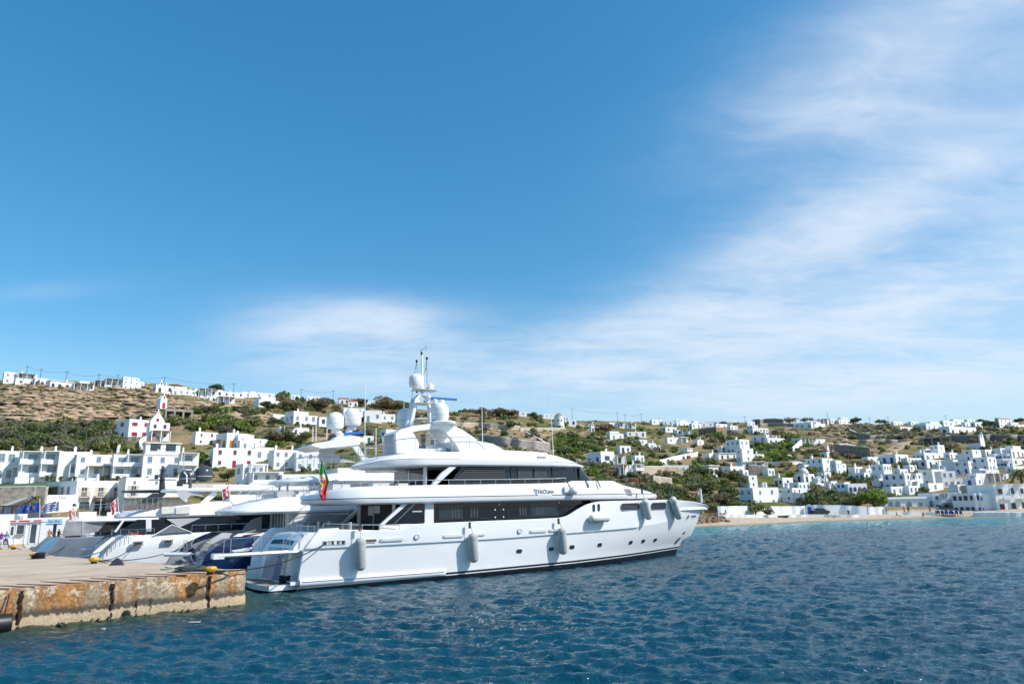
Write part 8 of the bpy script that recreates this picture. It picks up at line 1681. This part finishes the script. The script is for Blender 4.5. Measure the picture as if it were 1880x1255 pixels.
# ------------------------------------------------------------------ people
SKIN_M = mat('skin', (.45, .27, .19), .6, var=.05); HAIR = mat('dark hair', (.03, .02, .015), .7); SHOE = mat('dark shoes', (.02, .02, .022), .6)
def person(loc, rz, label, shirt, trousers, stride=.25, arm=(.1, -.05), h=1.74, hat=None, pack=None, bag=None, group=None, sit=False):
    """one continuous body: skeleton edges grown into a surface, then coloured by height"""
    root = empty('person', loc=loc, rz=rz); tag(root, label, 'person', group); s = h / 1.74
    hip = .92 if not sit else .30
    J = {'pel': (0, 0, hip), 'wst': (0, .01, hip + .18), 'chs': (0, .02, hip + .38), 'nk': (0, .01, hip + .54), 'hd': (0, -.02, hip + .64), 'hd2': (0, -.03, hip + .76)}
    for sd_, st_, ar in ((-1, stride, arm[0]), (1, -stride, arm[1])):
        n = 'L' if sd_ < 0 else 'R'
        if sit: J.update({n + 'h': (sd_ * .1, 0, hip), n + 'k': (sd_ * .13, -.45, hip + .02), n + 'a': (sd_ * .13, -.86, .1), n + 't': (sd_ * .14, -.92, .14)})
        else: J.update({n + 'h': (sd_ * .1, 0, .88), n + 'k': (sd_ * .11, -st_ * .45 - .03, .48), n + 'a': (sd_ * .11, -st_ * .75 + .02, .08), n + 't': (sd_ * .12, -st_ * .75 - .15, .04)})
        J.update({n + 's': (sd_ * .20, .02, hip + .48), n + 'e': (sd_ * .225, -ar * .4 + .05, hip + .22), n + 'w': (sd_ * .20, -ar * 1.2 - .05, hip + .0 + abs(ar) * .5), n + 'g': (sd_ * .21, -ar * 1.4 - .08, hip - .1 + abs(ar) * .6)})
    E = [('pel', 'wst'), ('wst', 'chs'), ('chs', 'nk'), ('nk', 'hd'), ('hd', 'hd2')]
    for n in 'LR': E += [('pel', n + 'h'), (n + 'h', n + 'k'), (n + 'k', n + 'a'), (n + 'a', n + 't'), ('chs', n + 's'), (n + 's', n + 'e'), (n + 'e', n + 'w'), (n + 'w', n + 'g')]
    rad = {'pel': (.15, .11), 'wst': (.135, .10), 'chs': (.16, .11), 'nk': (.055, .055), 'hd': (.085, .095), 'hd2': (.075, .085), 'h': (.085, .085), 'k': (.058, .058), 'a': (.042, .042), 't': (.04, .03), 's': (.06, .06), 'e': (.045, .045), 'w': (.032, .032), 'g': (.035, .022)}
    ks = list(J); me = bpy.data.meshes.new('body'); me.from_pydata([J[k_] for k_ in ks], [(ks.index(a), ks.index(b)) for a, b in E], [])
    tmp = bpy.data.objects.new('tmp', me); COL.objects.link(tmp); tmp.modifiers.new('s', 'SKIN'); tmp.modifiers.new('u', 'SUBSURF').levels = 1
    for k_, v in zip(ks, me.skin_vertices[0].data): v.radius = rad.get(k_) or rad[k_[1:]]; v.use_root = (k_ == 'pel')
    ev = tmp.evaluated_get(bpy.context.evaluated_depsgraph_get()); bm_ = bpy.data.meshes.new_from_object(ev); bpy.data.objects.remove(tmp)
    for m_ in (SKIN_M, shirt, trousers, SHOE, HAIR): bm_.materials.append(m_)
    for p in bm_.polygons:
        c = p.center; z = c.z
        if z > hip + .57: p.material_index = 4 if (c.y > .0 or z > hip + .78) else 0
        elif abs(c.x) > .19 and z < hip + .26: p.material_index = 0
        elif z > hip + .02: p.material_index = 1
        elif z > .12 or sit and c.y > -.7: p.material_index = 2
        else: p.material_index = 3
        p.use_smooth = True
    o = bpy.data.objects.new('body', bm_); COL.objects.link(o); o.parent = root; root.scale = (s, s, s)
    hz = hip + .70
    mb = MB(); mb.extr([(-.012, -.115, hz - .02), (.012, -.115, hz - .02), (0, -.145, hz - .05)], (0, .02, .05)); mb.build('nose', SKIN_M, root, smooth=0)
    if hat: mb = MB(); mb.lathe([(.17, .0), (.10, .02), (.10, .09), (.01, .12)], 12, c=(0, -.02, hip + .78)); mb.build('hat', hat, root, smooth=40)
    if pack: mb = MB(); mb.box((0, .2, hip + .33), (.32, .2, .42)); mb.build('backpack', pack, root, smooth=0)
    if bag: mb = MB(); mb.box((.3, -.05, hip - .2), (.1, .3, .3)); mb.build('bag', bag, root, smooth=0)
    return root
den = mat('blue denim', (.05, .09, .18), .85); nv = mat('dark navy cloth', (.012, .015, .03), .85); sal = mat('salmon cloth', (.62, .20, .12), .85); skyb = mat('light blue cloth', (.28, .42, .60), .85); pur = mat('purple cloth', (.16, .04, .25), .85); wht = mat('white cloth', (.7, .7, .7), .85); gry = mat('grey check cloth', (.16, .16, .18), .85); kha = mat('khaki cloth', (.3, .25, .17), .85)
person(Q(105, 1001), 2.6, 'man in dark jacket and jeans looking down at his hands on the quay', nv, den, .12, (.35, .3))
person(Q(88, 997), .3, 'person in a salmon top with a white cap and dark backpack walking along the quay', sal, gry, .45, (.3, -.2), 1.62, hat=wht, pack=nv)
person(Q(9, 1007), -.4, 'man in a light blue shirt and jeans walking past the ticket kiosk', skyb, den, .4, (.2, -.2), 1.76)
person(Q(-1, 1009), .2, 'person in purple cut off by the left photo edge', pur, wht, .2)
rb_ = random.Random(3); BP = [(1559, 951, 'dark clad bather standing near the waterline below the white seafront wall', nv, kha, False), (1588, 945, 'person in white walking by the corner of the long white seafront wall', wht, den, False), (1661, 944, 'person in red beside the arched windows of the seafront hall', red, nv, False), (1669, 944, 'person in black beside the one in red at the seafront hall', nv, nv, False), (1696, 949, 'sunbather sitting on the sand before the seafront hall', sal, nv, True), (1708, 943, 'person in khaki at the right end of the seafront hall', kha, nv, False), (1647, 949, 'person sitting on the sand left of the seafront hall middle', nv, kha, True), (1628, 944, 'person in grey at the left corner of the seafront hall', gry, den, False), (1536, 950, 'person sitting low on the sand before the long white wall', wht, kha, True), (1362, 944, 'person in dark clothes at the terrace left of the shore tree', nv, den, False), (1493, 943, 'person in grey right of the blue gate', gry, nv, False)]
for x_, y_, lab, a_, b_, st_ in BP:
    g, t = hit(x_, y_, 110, 200); person(g, rb_.uniform(-1.5, 1.5), lab, a_, b_, rb_.uniform(.1, .4), sit=st_, group='people on the beach')
# cafe furniture under the arcade, awning and tables near the bow
for i, x_ in enumerate((1725, 1731, 1738, 1745, 1752, 1759)):
    g, t = hit(x_, 946 + i * .3); c = empty('cafe_table', loc=g, rz=i * .7); tag(c, ['first', 'second', 'third', 'fourth', 'fifth', 'sixth'][i] + ' dark blue cafe table from the left under the arcade', 'table', 'cafe tables by the arcade'); mb = MB(); mb.box((0, 0, .72), (.8, .8, .05)); mb.build('tabletop', nv, c, smooth=0); mb = MB(); mb.tube([(0, 0, 0), (0, 0, .7)], .05, 6); mb.build('leg', nv, c, smooth=0)
    for s_ in (-1, 1):
        ch = empty('cafe_chair', loc=g + Vector((s_ * .75, rb_.uniform(-.3, .3), 0)), rz=rb_.uniform(0, 6)); tag(ch, ('left' if s_ < 0 else 'right') + ' dark blue chair at the ' + ['first', 'second', 'third', 'fourth', 'fifth', 'sixth'][i] + ' cafe table', 'chair', 'cafe chairs by the arcade'); mb = MB(); mb.box((0, 0, .45), (.5, .5, .06)); mb.build('seat', SHUT['blue'], ch, smooth=0); mb = MB(); mb.box((0, .23, .75), (.5, .05, .55)); mb.build('backrest', SHUT['blue'], ch, smooth=0)
        for ax in (-.2, .2):
            for ay in (-.2, .2): mb = MB(); mb.tube([(ax, ay, 0), (ax, ay, .42)], .025, 4); mb.build('leg', nv, ch, smooth=0)
g, t = hit(1291, 951); c = empty('awning', loc=g, rz=-.3); tag(c, 'dark red sloping awning on posts at the rocks right of the yacht bow', 'awning'); mb = MB(); mb.extr([(-1.2, -.8, 1.2), (1.1, -.8, 1.9), (1.1, -.8, 1.98), (-1.2, -.8, 1.28)], (0, 1.8, 0)); mb.build('canopy', mat('dark red canvas', (.22, .015, .03), .85), c, smooth=0)
for x in (-1.1, 1.0):
    for y in (-.7, .9): mb = MB(); mb.tube([(x, y, -.3), (x, y, 1.2 + (x + 1.2) * .3)], .04, 5); mb.build('post', wood, c, smooth=0)
for i, x_ in enumerate((1300, 1309, 1318, 1328, 1340)):
    g, t = hit(x_, 947 - i * .4); c = empty('terrace_bench', loc=g, rz=-.2); tag(c, ['first', 'second', 'third', 'fourth', 'fifth'][i] + ' brown terrace bench right of the dark red awning', 'bench', 'benches on the beach terrace'); mb = MB(); mb.box((0, 0, .45), (1.2, .4, .07)); mb.build('seat', wood, c, smooth=0); mb = MB(); mb.box((0, .2, .8), (1.2, .05, .5)); mb.build('backrest', wood, c, smooth=0)
    for ax in (-.5, .5): mb = MB(); mb.box((ax, 0, .2), (.08, .35, .42)); mb.build('leg', wood, c, smooth=0)
g, t = hit(1436, 950); mb = MB(); mb.extr([(-1.3, 0, .0), (1.2, 0, .0), (1.5, 0, .4), (-1.6, 0, .4)], (0, .9, 0)); o = mb.build('rowing_boat', mat('dark boat paint', (.08, .05, .035), .6), None, smooth=0); o.location = g; tag(o, 'small dark rowing boat drawn up on the sand', 'boat')
for i, (x_, y_) in enumerate(((357, 1141), (190, 1153))):
    p = on_level(x_, y_, .06); mb = MB(); mb.box((0, 0, 0), (.5 if i == 0 else .14, .14, .02)); o = mb.build('floating_scrap', gel2, None, smooth=0); o.location = p; tag(o, ['pale floating plastic sheet in the water off the quay corner', 'tiny white floating scrap near the quay wall'][i], 'litter')
for i, x_ in enumerate((1594, 1607, 1611, 1631)):
    p = on_level(x_, 962.8 - .3 * i, .12); mb = MB(); mb.lathe([(.01, -.2), (.16, -.1), (.18, .02), (.1, .15), (.01, .18)], 10); o = mb.build('buoy', gel2, None, smooth=50); o.location = p; tag(o, ['leftmost', 'second', 'third', 'rightmost'][i] + ' small white buoy floating off the beach', 'buoy', 'white swimming buoys')
